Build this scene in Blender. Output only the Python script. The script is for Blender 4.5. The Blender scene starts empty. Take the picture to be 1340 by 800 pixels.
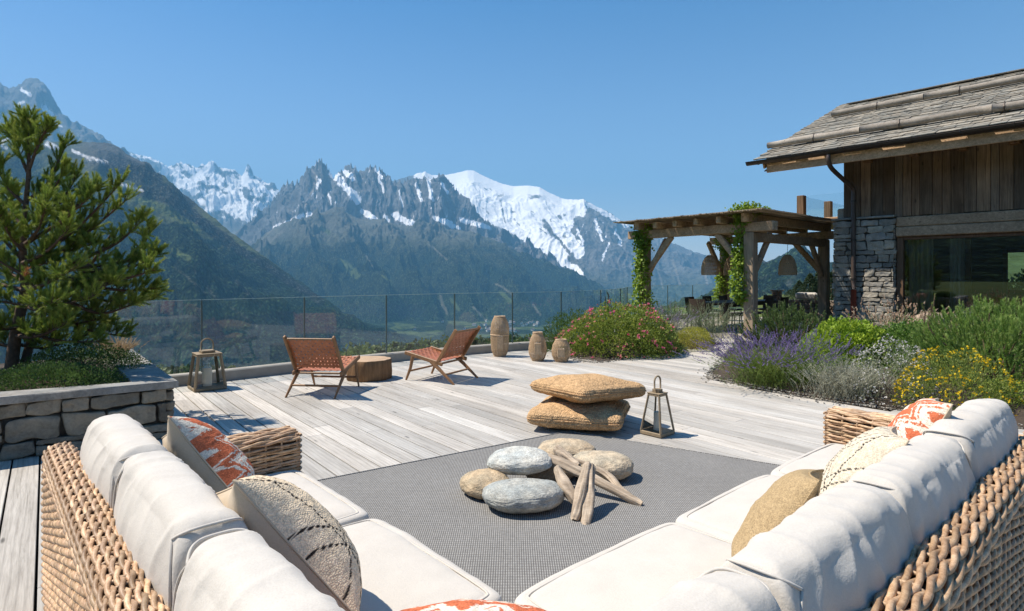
import bpy, math, random
import numpy as np
from math import sin, cos, pi, radians, sqrt, exp
rnd = random.Random(7)
rng = np.random.default_rng(11)
C = bpy.context.scene.collection

# ---------------------------------------------------------------- camera, sky, sun, exposure
F = 778.0; CX = 670.0; HY = 360.0; HC = 1.5        # focal length / horizon measured on the photograph
scene = bpy.context.scene
cam_d = bpy.data.cameras.new('camera'); cam = bpy.data.objects.new('camera', cam_d); C.objects.link(cam)
cam.location = (0, 0, HC); cam.rotation_euler = (radians(90), 0, 0)
cam_d.sensor_width = 36; cam_d.lens = 36 * F / 1340.0
cam_d.shift_y = -40.0 / 1340.0
cam_d.clip_start = 0.05; cam_d.clip_end = 80000
scene.camera = cam
SUN_EL = radians(57)
SUN_DIR = np.array([-1.0, 0.16, 0.0]); SUN_DIR /= np.linalg.norm(SUN_DIR)
SUN_DIR = np.array([SUN_DIR[0]*cos(SUN_EL), SUN_DIR[1]*cos(SUN_EL), sin(SUN_EL)])
world = bpy.data.worlds.new('World'); scene.world = world; world.use_nodes = True
wn = world.node_tree; bg = wn.nodes['Background']
sky = wn.nodes.new('ShaderNodeTexSky'); sky.sky_type = 'NISHITA'; sky.sun_disc = False
sky.sun_elevation = SUN_EL; sky.sun_rotation = math.atan2(SUN_DIR[0], SUN_DIR[1])
sky.altitude = 1800; sky.air_density = 1.15; sky.dust_density = 1.3; sky.ozone_density = 2.5
tint = wn.nodes.new('ShaderNodeMix'); tint.data_type = 'RGBA'; tint.blend_type = 'MULTIPLY'; tint.inputs[0].default_value = 1.0
gm = wn.nodes.new('ShaderNodeTexCoord'); sx = wn.nodes.new('ShaderNodeSeparateXYZ'); wn.links.new(gm.outputs['Generated'], sx.inputs[0])
cr = wn.nodes.new('ShaderNodeValToRGB'); wn.links.new(sx.outputs[2], cr.inputs[0])      # deep alpine blue overhead, paler towards the horizon
cr.color_ramp.elements[0].position = 0.06; cr.color_ramp.elements[0].color = (1.35, 1.12, 1.03, 1)
cr.color_ramp.elements[1].position = 0.46; cr.color_ramp.elements[1].color = (0.245, 0.58, 0.83, 1)
wn.links.new(cr.outputs[0], tint.inputs[7])
wn.links.new(sky.outputs[0], tint.inputs[6]); wn.links.new(tint.outputs[2], bg.inputs[0]); bg.inputs[1].default_value = 0.100
sl = bpy.data.lights.new('sun', 'SUN'); sl.energy = 5.0; sl.angle = radians(0.53); sl.color = (1.0, 0.905, 0.775)
so = bpy.data.objects.new('sun', sl); C.objects.link(so); so.location = (-20, 5, 30)
from mathutils import Vector
so.rotation_euler = Vector(tuple(-SUN_DIR)).to_track_quat('-Z', 'Y').to_euler()
scene.view_settings.view_transform = 'Standard'; scene.view_settings.look = 'None'
scene.view_settings.exposure = 0.85; scene.view_settings.gamma = 1.0; scene.view_settings.use_curve_mapping = False
scene.cycles.use_denoising = True
scene.cycles.max_bounces = 8; scene.cycles.diffuse_bounces = 3; scene.cycles.glossy_bounces = 3
scene.cycles.transparent_max_bounces = 24; scene.cycles.volume_bounces = 0
scene.cycles.caustics_reflective = False; scene.cycles.caustics_refractive = False

def W(px, py, z=0.0):
    "pixel of the photograph -> the point at height z"
    Y = (HC - z) * F / (py - HY)
    return np.array([(px - CX) / F * Y, Y, z])
def D(px, py, Y):
    return np.array([(px - CX) / F * Y, Y, HC + (HY - py) / F * Y])

# ---------------------------------------------------------------- mesh buffer
class MB:
    def __init__(s): s.V = []; s.C = []; s.f = []; s.m = []; s.n = 0
    def add(s, V, faces, col=(1, 1, 1), mi=0):
        V = np.asarray(V, float).reshape(-1, 3)
        c = np.asarray(col, float)
        if c.ndim == 1: c = np.tile(c[:3], (len(V), 1))
        s.V.append(V); s.C.append(c)
        if isinstance(faces, (list, tuple)) and len(faces) and isinstance(faces[0], (list, tuple)):
            by = {}
            for f in faces: by.setdefault(len(f), []).append(f)
            groups = [np.array(v, int) for v in by.values()]
        else: groups = [np.asarray(faces, int)]
        for g in groups: s.f.append(g + s.n); s.m.append(np.full(len(g), mi, int))
        s.n += len(V)
        return s
    def box(s, c, size, R=None, col=(1, 1, 1), mi=0, jit=0.0):
        h = np.array(size, float) / 2
        v = np.array([[x, y, z] for x in (-1, 1) for y in (-1, 1) for z in (-1, 1)], float) * h
        if jit: v += rng.uniform(-jit, jit, v.shape)
        if R is not None: v = v @ np.asarray(R).T
        return s.add(v + np.asarray(c, float), BOXF, col, mi)
    def bbox(s, c, size, R=None, col=(1, 1, 1), mi=0, bev=0.01):
        "bevelled box"
        h = np.array(size, float) / 2; b = min(bev, h.min() * 0.8)
        V = []; idx = {}
        for i, (x, y, z) in enumerate([(x, y, z) for x in (-1, 1) for y in (-1, 1) for z in (-1, 1)]):
            sg = np.array([x, y, z])
            for ax in range(3):
                p = sg * (h - b); p[ax] = sg[ax] * h[ax]
                idx[(x, y, z, ax)] = len(V); V.append(p)
        fs = []
        for ax in range(3):
            o = [a for a in range(3) if a != ax]
            for sg in (-1, 1):
                q = []
                for (a, bb) in ((-1, -1), (1, -1), (1, 1), (-1, 1)):
                    k = [0, 0, 0]; k[ax] = sg; k[o[0]] = a; k[o[1]] = bb; q.append(idx[(*k, ax)])
                flip = (sg > 0) == (ax == 1)
                fs.append(tuple(q[::-1]) if flip else tuple(q))
        for ax in range(3):   # edges along ax
            o = [a for a in range(3) if a != ax]
            for a in (-1, 1):
                for bb in (-1, 1):
                    k0 = [0, 0, 0]; k0[o[0]] = a; k0[o[1]] = bb; k1 = list(k0); k0[ax] = -1; k1[ax] = 1
                    q = [idx[(*k0, o[0])], idx[(*k1, o[0])], idx[(*k1, o[1])], idx[(*k0, o[1])]]
                    fs.append(tuple(q))
        for x in (-1, 1):
            for y in (-1, 1):
                for z in (-1, 1):
                    fs.append((idx[(x, y, z, 0)], idx[(x, y, z, 1)], idx[(x, y, z, 2)]))
        v = np.array(V)
        # orient outward
        out = []
        for f in fs:
            p = v[list(f)]; n = np.cross(p[1] - p[0], p[2] - p[0])
            out.append(tuple(f) if n @ p.mean(0) > 0 else tuple(f[::-1]))
        if R is not None: v = v @ np.asarray(R).T
        return s.add(v + np.asarray(c, float), out, col, mi)
    def tube(s, path, r, sides=8, col=(1, 1, 1), mi=0, cap=True, ref=None, closed=False, squash=1.0):
        P = np.asarray(path, float); n = len(P)
        r = np.broadcast_to(np.asarray(r, float), (n,))
        if closed: T = np.roll(P, -1, 0) - np.roll(P, 1, 0)
        else: T = np.gradient(P, axis=0)
        T /= np.linalg.norm(T, axis=1)[:, None] + 1e-12
        if ref is None:
            a = np.abs(T).mean(0); ref = np.eye(3)[np.argmin(a)]
        ref = np.asarray(ref, float)
        A = np.cross(T, ref); A /= np.linalg.norm(A, axis=1)[:, None] + 1e-12
        B = np.cross(A, T)
        th = np.arange(sides) * 2 * pi / sides
        V = P[:, None, :] + r[:, None, None] * (A[:, None, :] * np.cos(th)[None, :, None] + squash * B[:, None, :] * np.sin(th)[None, :, None])
        i = np.arange(n if closed else n - 1)[:, None]; j = np.arange(sides)[None, :]
        i2 = (i + 1) % n
        q = np.stack([i * sides + j, i * sides + (j + 1) % sides, i2 * sides + (j + 1) % sides, i2 * sides + j], -1).reshape(-1, 4)
        if np.asarray(col).ndim == 2: col = np.repeat(np.asarray(col), sides, 0)
        if cap and not closed:
            base = s.n
            s.add(V.reshape(-1, 3), q, col, mi)
            for k in (0, n - 1):
                f = np.arange(sides) + k * sides + base
                if k == n - 1: f = f[::-1]
                s.f.append(f[None, ::1]); s.m.append(np.array([mi]))
        else: s.add(V.reshape(-1, 3), q, col, mi)
        return s
    def lathe(s, prof, c=(0, 0, 0), sides=32, col=(1, 1, 1), mi=0, fn=None):
        pr = np.asarray(prof, float); th = np.arange(sides) * 2 * pi / sides
        R = np.broadcast_to(pr[:, 0:1], (len(pr), sides)).copy(); Z = np.broadcast_to(pr[:, 1:2], (len(pr), sides)).copy()
        if fn is not None: R = R * fn(th)[None, :]
        V = np.stack([R * np.cos(th), R * np.sin(th), Z], -1).reshape(-1, 3) + np.asarray(c, float)
        i = np.arange(len(pr) - 1)[:, None]; j = np.arange(sides)[None, :]
        q = np.stack([i * sides + j, i * sides + (j + 1) % sides, (i + 1) * sides + (j + 1) % sides, (i + 1) * sides + j], -1).reshape(-1, 4)
        return s.add(V, q, col, mi)
    def grid(s, V, col=(1, 1, 1), mi=0, flip=False):
        n, m = V.shape[:2]
        i = np.arange(n - 1)[:, None]; j = np.arange(m - 1)[None, :]
        q = np.stack([i * m + j, (i + 1) * m + j, (i + 1) * m + j + 1, i * m + j + 1], -1).reshape(-1, 4)
        if flip: q = q[:, ::-1]
        c = np.asarray(col)
        if c.ndim == 3: c = c.reshape(-1, 3)
        return s.add(V.reshape(-1, 3), q, c, mi)
    def build(s, name, mats, parent=None, smooth=False, world=True):
        me = bpy.data.meshes.new(name)
        V = np.concatenate(s.V); Cc = np.concatenate(s.C)
        if parent is not None and world:
            q = parent
            while q is not None: V = V - np.array(q.location); q = q.parent
        me.vertices.add(len(V)); me.vertices.foreach_set('co', V.ravel())
        tot = np.concatenate([np.full(len(g), g.shape[1], int) for g in s.f])
        loops = np.concatenate([g.ravel() for g in s.f]); mi = np.concatenate(s.m)
        me.loops.add(len(loops)); me.polygons.add(len(tot))
        me.polygons.foreach_set('loop_start', np.concatenate([[0], np.cumsum(tot)[:-1]]).astype(np.int32))
        me.polygons.foreach_set('loop_total', tot.astype(np.int32))
        me.loops.foreach_set('vertex_index', loops.astype(np.int32))
        if not isinstance(mats, (list, tuple)): mats = [mats]
        for m in mats: me.materials.append(m)
        me.polygons.foreach_set('material_index', mi.astype(np.int32))
        me.polygons.foreach_set('use_smooth', np.full(len(tot), bool(smooth)))
        a = me.color_attributes.new('Col', 'FLOAT_COLOR', 'POINT')
        a.data.foreach_set('color', np.concatenate([Cc, np.ones((len(Cc), 1))], 1).ravel().astype(np.float32))
        me.update(calc_edges=True); me.validate()
        o = bpy.data.objects.new(name, me); C.objects.link(o)
        if parent is not None: o.parent = parent
        return o
BOXF = [(0, 1, 3, 2), (4, 6, 7, 5), (0, 4, 5, 1), (2, 3, 7, 6), (0, 2, 6, 4), (1, 5, 7, 3)]

def tag(o, label=None, cat=None, group=None, kind=None):
    if label: o['label'] = label
    if cat: o['category'] = cat
    if group: o['group'] = group
    if kind: o['kind'] = kind
    return o
def thing(name, loc, label, cat, group=None, rz=0.0):
    o = bpy.data.objects.new(name, None); C.objects.link(o)
    o.location = tuple(loc); o.rotation_euler = (0, 0, rz); o.empty_display_size = 0.1
    return tag(o, label, cat, group)
def kids(o): return [c for c in bpy.data.objects if c.parent == o]
def copy_tree(o, parent=None, children=None):
    if children is None:
        children = {}
        for c in bpy.data.objects:
            if c.parent is not None: children.setdefault(c.parent.name, []).append(c)
    c = o.copy(); C.objects.link(c)
    if parent is not None: c.parent = parent
    for ch in children.get(o.name, []): copy_tree(ch, c, children)
    return c
def Rz(a): return np.array([[cos(a), -sin(a), 0], [sin(a), cos(a), 0], [0, 0, 1]])
def Rx(a): return np.array([[1, 0, 0], [0, cos(a), -sin(a)], [0, sin(a), cos(a)]])
def Ry(a): return np.array([[cos(a), 0, sin(a)], [0, 1, 0], [-sin(a), 0, cos(a)]])
def frame(x, z=(0, 0, 1)):
    "rotation whose columns are x, (z cross x), z'"
    x = np.asarray(x, float); x = x / np.linalg.norm(x); z = np.asarray(z, float)
    y = np.cross(z, x); y /= np.linalg.norm(y); z = np.cross(x, y)
    return np.stack([x, y, z], 1)
def beam(mb, p, q, w, h, col=(1, 1, 1), up=(0, 0, 1), bev=0.012, mi=0):
    p = np.asarray(p, float); q = np.asarray(q, float); d = q - p
    if abs(d[0]) + abs(d[1]) < 1e-6 and up == (0, 0, 1): up = (1, 0, 0)
    R = frame(d, up)
    mb.bbox((p + q) / 2, (np.linalg.norm(d), w, h), R, col, mi, bev)

# ---------------------------------------------------------------- noise (numpy)
_perm = np.random.default_rng(3).permutation(512)
_g3 = np.random.default_rng(4).normal(size=(512, 3)); _g3 /= np.linalg.norm(_g3, axis=1)[:, None]
def perlin(P):
    P = np.asarray(P, float); i = np.floor(P).astype(int); f = P - i
    u = f * f * f * (f * (f * 6 - 15) + 10)
    res = 0
    for dx in (0, 1):
        for dy in (0, 1):
            for dz in (0, 1):
                h = _perm[(_perm[(_perm[(i[..., 0] + dx) & 511] + i[..., 1] + dy) & 511] + i[..., 2] + dz) & 511]
                g = _g3[h]
                d = g[..., 0] * (f[..., 0] - dx) + g[..., 1] * (f[..., 1] - dy) + g[..., 2] * (f[..., 2] - dz)
                w = (u[..., 0] if dx else 1 - u[..., 0]) * (u[..., 1] if dy else 1 - u[..., 1]) * (u[..., 2] if dz else 1 - u[..., 2])
                res = res + d * w
    return res * 1.6
def fbm(P, o=4, gain=0.5):
    P = np.asarray(P, float); a = 1.0; s = 0; t = 0
    for k in range(o): s = s + a * perlin(P * 2 ** k + 17.3 * k); t += a; a *= gain
    return s / t
def ridged(P, o=5, gain=0.55):
    P = np.asarray(P, float); a = 1.0; s = 0; t = 0; w = 1.0
    for k in range(o):
        n = (1 - np.abs(perlin(P * 2.03 ** k + 9.1 * k))) ** 2
        s = s + a * n * w; w = np.clip(n * 1.6, 0, 1); t += a; a *= gain
    return s / t

# ---------------------------------------------------------------- materials
def nm(name):
    m = bpy.data.materials.new(name); m.use_nodes = True
    return m, m.node_tree, m.node_tree.nodes['Principled BSDF']
def N(nt, t, **k):
    n = nt.nodes.new(t)
    for a, b in k.items():
        if a.startswith('i_'): n.inputs[a[2:].replace('_', ' ')].default_value = b
        else: setattr(n, a, b)
    return n
def coords(nt, scale=(1, 1, 1), rot=(0, 0, 0)):
    tc = N(nt, 'ShaderNodeTexCoord'); mp = N(nt, 'ShaderNodeMapping')
    mp.inputs['Scale'].default_value = scale; mp.inputs['Rotation'].default_value = rot
    nt.links.new(tc.outputs['Object'], mp.inputs['Vector']); return mp.outputs[0]
def noise(nt, vec, scale, detail=4, rough=0.55, dist=0.0):
    n = N(nt, 'ShaderNodeTexNoise'); n.inputs['Scale'].default_value = scale; n.inputs['Detail'].default_value = detail
    n.inputs['Roughness'].default_value = rough; n.inputs['Distortion'].default_value = dist
    nt.links.new(vec, n.inputs['Vector']); return n.outputs['Fac']
def ramp(nt, fac, stops):
    r = N(nt, 'ShaderNodeValToRGB'); e = r.color_ramp.elements
    while len(e) < len(stops): e.new(0.5)
    for k, (p, c) in enumerate(stops):
        e[k].position = p; e[k].color = (c[0], c[1], c[2], 1) if hasattr(c, '__len__') else (c, c, c, 1)
    nt.links.new(fac, r.inputs[0]); return r.outputs[0]
def mul(nt, a, b, fac=1.0, mode='MULTIPLY'):
    m = N(nt, 'ShaderNodeMix'); m.data_type = 'RGBA'; m.blend_type = mode
    if hasattr(fac, 'links'): nt.links.new(fac, m.inputs[0])
    else: m.inputs[0].default_value = fac
    for s, x in ((6, a), (7, b)):
        if hasattr(x, 'links'): nt.links.new(x, m.inputs[s])
        else: m.inputs[s].default_value = (*x, 1)
    return m.outputs[2]
def mathn(nt, op, a, b=0.0, c=None):
    m = N(nt, 'ShaderNodeMath'); m.operation = op
    for s, x in ((0, a), (1, b)) + (((2, c),) if c is not None else ()):
        if hasattr(x, 'links'): nt.links.new(x, m.inputs[s])
        else: m.inputs[s].default_value = x
    return m.outputs[0]
def vcol(nt):
    a = N(nt, 'ShaderNodeVertexColor'); a.layer_name = 'Col'; return a.outputs[0]
def bump(nt, bsdf, h, strength, dist):
    b = N(nt, 'ShaderNodeBump'); b.inputs['Strength'].default_value = strength; b.inputs['Distance'].default_value = dist
    nt.links.new(h, b.inputs['Height']); nt.links.new(b.outputs[0], bsdf.inputs['Normal']); return b
def setc(nt, bsdf, x): nt.links.new(x, bsdf.inputs['Base Color'])

def m_simple(name, col, rough=0.6, metal=0.0, var=0.15, scale=8, bmp=0.0, bs=60, spec=0.5, stretch=(1, 1, 1), usecol=False):
    m, nt, b = nm(name); v = coords(nt, stretch)
    n = noise(nt, v, scale, 5)
    c = ramp(nt, n, [(0.25, [x * (1 - var) for x in col]), (0.75, [min(1, x * (1 + var)) for x in col])])
    if usecol: c = mul(nt, c, vcol(nt))
    setc(nt, b, c); b.inputs['Roughness'].default_value = rough; b.inputs['Metallic'].default_value = metal
    b.inputs['Specular IOR Level'].default_value = spec
    if bmp: bump(nt, b, noise(nt, v, bs, 5), 0.6, bmp)
    return m
def m_wood(name, dark, light, axis=0, scale=1.0, rough=0.75, usecol=True, bmp=0.002, knots=True):
    "weathered wood with the grain along the object's own axis"
    m, nt, b = nm(name)
    st = [14, 14, 14]; st[axis] = 0.55
    v = coords(nt, tuple(s * scale for s in st))
    n1 = noise(nt, v, 1.6, 7, 0.65, 0.6); n2 = noise(nt, v, 7, 4, 0.7)
    v2 = coords(nt, (1, 1, 1)); n3 = noise(nt, v2, 2.1 * scale, 3)
    h = mathn(nt, 'ADD', mathn(nt, 'MULTIPLY', n1, 0.6), mathn(nt, 'MULTIPLY', n2, 0.4))
    c = ramp(nt, h, [(0.3, dark), (0.5, [(a + b_) / 2 for a, b_ in zip(dark, light)]), (0.68, light)])
    c = mul(nt, c, ramp(nt, n3, [(0.3, 0.78), (0.7, 1.12)]), 1.0)
    if knots:
        vk = N(nt, 'ShaderNodeTexVoronoi'); vk.feature = 'F1'; vk.inputs['Scale'].default_value = 1.0
        s2 = [5.5, 5.5, 5.5]; s2[axis] = 2.0
        nt.links.new(coords(nt, tuple(s * scale for s in s2)), vk.inputs['Vector'])
        k = ramp(nt, vk.outputs['Distance'], [(0.05, 0.45), (0.11, 1.0)])
        c = mul(nt, c, k)
    if usecol: c = mul(nt, c, vcol(nt))
    setc(nt, b, c); b.inputs['Roughness'].default_value = rough; b.inputs['Specular IOR Level'].default_value = 0.3
    bump(nt, b, h, 0.7, bmp)
    return m
def m_leaf(name, rough=0.55, trans=0.38):
    m, nt, b = nm(name)
    v = coords(nt); n = noise(nt, v, 9, 3)
    c = mul(nt, vcol(nt), ramp(nt, n, [(0.3, 0.75), (0.7, 1.2)]))
    setc(nt, b, c); b.inputs['Roughness'].default_value = rough; b.inputs['Specular IOR Level'].default_value = 0.35
    t = N(nt, 'ShaderNodeBsdfTranslucent'); nt.links.new(c, t.inputs[0])
    mx = N(nt, 'ShaderNodeMixShader'); mx.inputs[0].default_value = trans
    nt.links.new(b.outputs[0], mx.inputs[1]); nt.links.new(t.outputs[0], mx.inputs[2])
    nt.links.new(mx.outputs[0], nt.nodes['Material Output'].inputs[0]); return m
def m_glass(name, tint=(0.93, 0.97, 0.96), refl=1.0, ior=1.5):
    m, nt, b = nm(name); nt.nodes.remove(b)
    tr = N(nt, 'ShaderNodeBsdfTransparent'); tr.inputs[0].default_value = (*tint, 1)
    gl = N(nt, 'ShaderNodeBsdfGlossy'); gl.inputs['Roughness'].default_value = 0.0; gl.inputs[0].default_value = (refl, refl, refl, 1)
    fr = N(nt, 'ShaderNodeFresnel'); fr.inputs[0].default_value = ior
    mx = N(nt, 'ShaderNodeMixShader'); nt.links.new(fr.outputs[0], mx.inputs[0])
    nt.links.new(tr.outputs[0], mx.inputs[1]); nt.links.new(gl.outputs[0], mx.inputs[2])
    nt.links.new(mx.outputs[0], nt.nodes['Material Output'].inputs[0]); return m

M = {}
# deck boards: silvery larch
def m_deck():
    m, nt, b = nm('deck_wood')
    v = coords(nt, (0.7, 16, 16))
    n1 = noise(nt, v, 1.5, 8, 0.66, 0.9); n2 = noise(nt, v, 8, 5, 0.7)
    h = mathn(nt, 'ADD', mathn(nt, 'MULTIPLY', n1, 0.55), mathn(nt, 'MULTIPLY', n2, 0.45))
    c = ramp(nt, h, [(0.30, (0.20, 0.183, 0.163)), (0.42, (0.40, 0.378, 0.348)), (0.55, (0.53, 0.505, 0.47)), (0.72, (0.62, 0.60, 0.565))])
    w = N(nt, 'ShaderNodeTexWave'); w.wave_type = 'BANDS'; w.bands_direction = 'Y'
    w.inputs['Scale'].default_value = 9; w.inputs['Distortion'].default_value = 9; w.inputs['Detail'].default_value = 3; w.inputs['Detail Scale'].default_value = 0.35
    nt.links.new(coords(nt, (0.22, 1, 1)), w.inputs['Vector'])
    c = mul(nt, c, ramp(nt, w.outputs['Fac'], [(0.0, 0.80), (0.35, 1.0)]), 0.75)
    n3 = noise(nt, coords(nt, (0.5, 2.0, 1)), 1.3, 5, 0.6)
    c = mul(nt, c, ramp(nt, n3, [(0.33, (0.80, 0.785, 0.765)), (0.62, (1.08, 1.075, 1.06))]))
    vk = N(nt, 'ShaderNodeTexVoronoi'); vk.inputs['Scale'].default_value = 1.0
    nt.links.new(coords(nt, (1.3, 5.5, 0.01)), vk.inputs['Vector'])
    c = mul(nt, c, ramp(nt, vk.outputs['Distance'], [(0.035, 0.30), (0.08, 1.0)]))
    c = mul(nt, c, vcol(nt))
    setc(nt, b, c); b.inputs['Roughness'].default_value = 0.72; b.inputs['Specular IOR Level'].default_value = 0.35
    bump(nt, b, h, 0.8, 0.004); return m
M['deck'] = m_deck()
M['dark'] = m_simple('dark_subfloor', (0.02, 0.018, 0.015), 0.95)
M['soil'] = m_simple('soil', (0.05, 0.035, 0.024), 0.95, var=0.5, scale=14, bmp=0.02, bs=40)
M['kerb'] = m_simple('kerb_stone', (0.33, 0.30, 0.26), 0.8, var=0.18, scale=5, bmp=0.003, bs=70)
M['glass'] = m_glass('fence_glass', (0.93, 0.97, 0.98), 1.0, 1.6)
M['clear'] = m_glass('clear_glass', (0.97, 0.98, 0.98), 1.0, 1.4)
M['window'] = m_glass('window_glass', (0.72, 0.78, 0.78), 1.0, 2.3)
M['glassrim'] = m_simple('glass_rim', (0.42, 0.55, 0.54), 0.2, var=0.05)
M['glassedge'] = m_simple('glass_edge', (0.07, 0.11, 0.115), 0.25, var=0.05)
def m_stone(name, scale=1.0, bmp=0.012, gain=1.0):
    m, nt, b = nm(name); v = coords(nt)
    n = noise(nt, v, 5 * scale, 8, 0.65); n2 = noise(nt, v, 42 * scale, 5, 0.7); n3 = noise(nt, v, 1.7 * scale, 4)
    h = mathn(nt, 'ADD', mathn(nt, 'MULTIPLY', n, 0.6), mathn(nt, 'MULTIPLY', n2, 0.4))
    c = ramp(nt, h, [(0.32, [x * gain for x in (0.42, 0.42, 0.42)]), (0.5, [x * gain for x in (0.85, 0.84, 0.82)]), (0.66, [x * gain for x in (1.2, 1.19, 1.15)])])
    c = mul(nt, c, ramp(nt, n3, [(0.35, (0.8, 0.85, 0.86)), (0.6, (1.1, 1.05, 0.96))]))
    c = mul(nt, c, vcol(nt))
    setc(nt, b, c); b.inputs['Roughness'].default_value = 0.85; b.inputs['Specular IOR Level'].default_value = 0.3
    bump(nt, b, h, 0.9, bmp); return m
M['stone'] = m_stone('rubble_stone')
M['pebble'] = m_stone('boulder_stone', 3.0, 0.006, 1.0)
M['mortar'] = m_simple('wall_mortar', (0.10, 0.095, 0.085), 0.95, var=0.3, scale=20, bmp=0.006)
M['wicker'] = None
def m_wicker():
    m, nt, b = nm('wicker'); v = coords(nt)
    n = noise(nt, v, 30, 4, 0.6); n2 = noise(nt, v, 240, 3, 0.6)
    c = ramp(nt, n, [(0.3, (0.33, 0.20, 0.11)), (0.5, (0.50, 0.335, 0.205)), (0.7, (0.64, 0.47, 0.31))])
    c = mul(nt, c, ramp(nt, n2, [(0.3, 0.82), (0.7, 1.1)])); c = mul(nt, c, vcol(nt))
    setc(nt, b, c); b.inputs['Roughness'].default_value = 0.5; b.inputs['Specular IOR Level'].default_value = 0.4
    bump(nt, b, n2, 0.3, 0.001); return m
M['wicker'] = m_wicker()
M['wickerdark'] = m_simple('wicker_core', (0.10, 0.055, 0.03), 0.9, var=0.2)
def m_fabric(name, col, fine=900, bmp=0.0008, usecol=False, rough=0.9, var=0.05, sheen=0.2):
    m, nt, b = nm(name); v = coords(nt)
    n = noise(nt, v, fine * 0.25, 2, 0.5); n2 = noise(nt, v, 7, 4)
    c = ramp(nt, n, [(0.3, [x * (1 - var) for x in col]), (0.7, [min(1, x * (1 + var)) for x in col])])
    c = mul(nt, c, ramp(nt, n2, [(0.3, 0.95), (0.7, 1.03)]))
    if usecol: c = mul(nt, c, vcol(nt))
    setc(nt, b, c); b.inputs['Roughness'].default_value = rough; b.inputs['Specular IOR Level'].default_value = 0.100
    b.inputs['Sheen Weight'].default_value = sheen; b.inputs['Sheen Roughness'].default_value = 0.5
    hh = mathn(nt, 'ADD', mathn(nt, 'MULTIPLY', n, 0.25), mathn(nt, 'MULTIPLY', noise(nt, v, 16, 4, 0.6, 0.5), 1.0))
    bump(nt, b, hh, 0.5, bmp * 6); return m
M['linen'] = m_fabric('cream_linen', (0.55, 0.515, 0.465))
M['beige'] = m_fabric('beige_backing', (0.52, 0.43, 0.32), sheen=0.1)
def m_knit(name, base, scale, bmp, usecol=True, stretch=(1, 1, 1)):
    m, nt, b = nm(name)
    vo = N(nt, 'ShaderNodeTexVoronoi'); vo.inputs['Scale'].default_value = scale
    nt.links.new(coords(nt, stretch), vo.inputs['Vector'])
    n = noise(nt, coords(nt), scale * 0.35, 4)
    c = ramp(nt, vo.outputs['Distance'], [(0.2, [min(1, x * 1.1) for x in base]), (0.8, [x * 0.72 for x in base])])
    c = mul(nt, c, ramp(nt, n, [(0.3, 0.8), (0.7, 1.2)]))
    if usecol: c = mul(nt, c, vcol(nt))
    setc(nt, b, c); b.inputs['Roughness'].default_value = 0.95; b.inputs['Specular IOR Level'].default_value = 0.100
    inv = mathn(nt, 'SUBTRACT', 1.0, vo.outputs['Distance'])
    bump(nt, b, inv, 1.0, bmp); return m
M['kilim'] = m_knit('kilim_weave', (1.0, 1.0, 1.0), 190, 0.0018)
M['burlap'] = m_knit('burlap', (0.44, 0.325, 0.185), 260, 0.002, False)
M['jute'] = m_knit('jute_braid', (0.56, 0.375, 0.215), 75, 0.006, True, (1, 1, 1))
def m_rug():
    m, nt, b = nm('rug_weave')
    v = coords(nt)
    wx = N(nt, 'ShaderNodeTexWave'); wx.wave_type = 'BANDS'; wx.bands_direction = 'X'; wx.inputs['Scale'].default_value = 26; wx.inputs['Distortion'].default_value = 0.4
    wy = N(nt, 'ShaderNodeTexWave'); wy.wave_type = 'BANDS'; wy.bands_direction = 'Y'; wy.inputs['Scale'].default_value = 12; wy.inputs['Distortion'].default_value = 0.4
    for w in (wx, wy): nt.links.new(v, w.inputs['Vector'])
    h = mathn(nt, 'MULTIPLY', wx.outputs['Fac'], mathn(nt, 'ADD', mathn(nt, 'MULTIPLY', wy.outputs['Fac'], 0.65), 0.35))
    n = noise(nt, v, 55, 3)
    c = ramp(nt, h, [(0.05, (0.13, 0.127, 0.122)), (0.4, (0.25, 0.245, 0.237)), (0.9, (0.34, 0.335, 0.325))])
    c = mul(nt, c, ramp(nt, n, [(0.3, 0.85), (0.7, 1.1)]))
    c = mul(nt, c, ramp(nt, noise(nt, v, 1.6, 3), [(0.3, 0.93), (0.7, 1.05)]))
    setc(nt, b, c); b.inputs['Roughness'].default_value = 0.95; b.inputs['Specular IOR Level'].default_value = 0.1
    bump(nt, b, h, 0.8, 0.0025); return m
M['rug'] = m_rug()
M['teak'] = m_wood('teak', (0.17, 0.085, 0.038), (0.36, 0.205, 0.105), 2, 2.5, 0.5, False, 0.0006, False)
M['teakgrey'] = m_wood('weathered_teak', (0.19, 0.14, 0.085), (0.38, 0.30, 0.20), 2, 3.0, 0.65, False, 0.0006, False)
M['leather'] = m_simple('tan_leather', (0.40, 0.145, 0.068), 0.45, var=0.25, scale=18, bmp=0.0015, bs=120)
M['metal'] = m_simple('bronze_metal', (0.10, 0.085, 0.07), 0.4, 0.8)
M['candle'] = m_simple('candle_wax', (0.78, 0.72, 0.58), 0.5, var=0.03)
M['rattan'] = m_simple('rattan', (0.50, 0.35, 0.21), 0.6, var=0.3, scale=40)
M['drift'] = m_wood('driftwood', (0.27, 0.21, 0.155), (0.54, 0.46, 0.37), 0, 1.0, 0.85, True, 0.004, False)
M['stump'] = m_wood('stump_bark', (0.10, 0.055, 0.025), (0.34, 0.20, 0.10), 2, 1.3, 0.8, False, 0.01, True)
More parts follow.
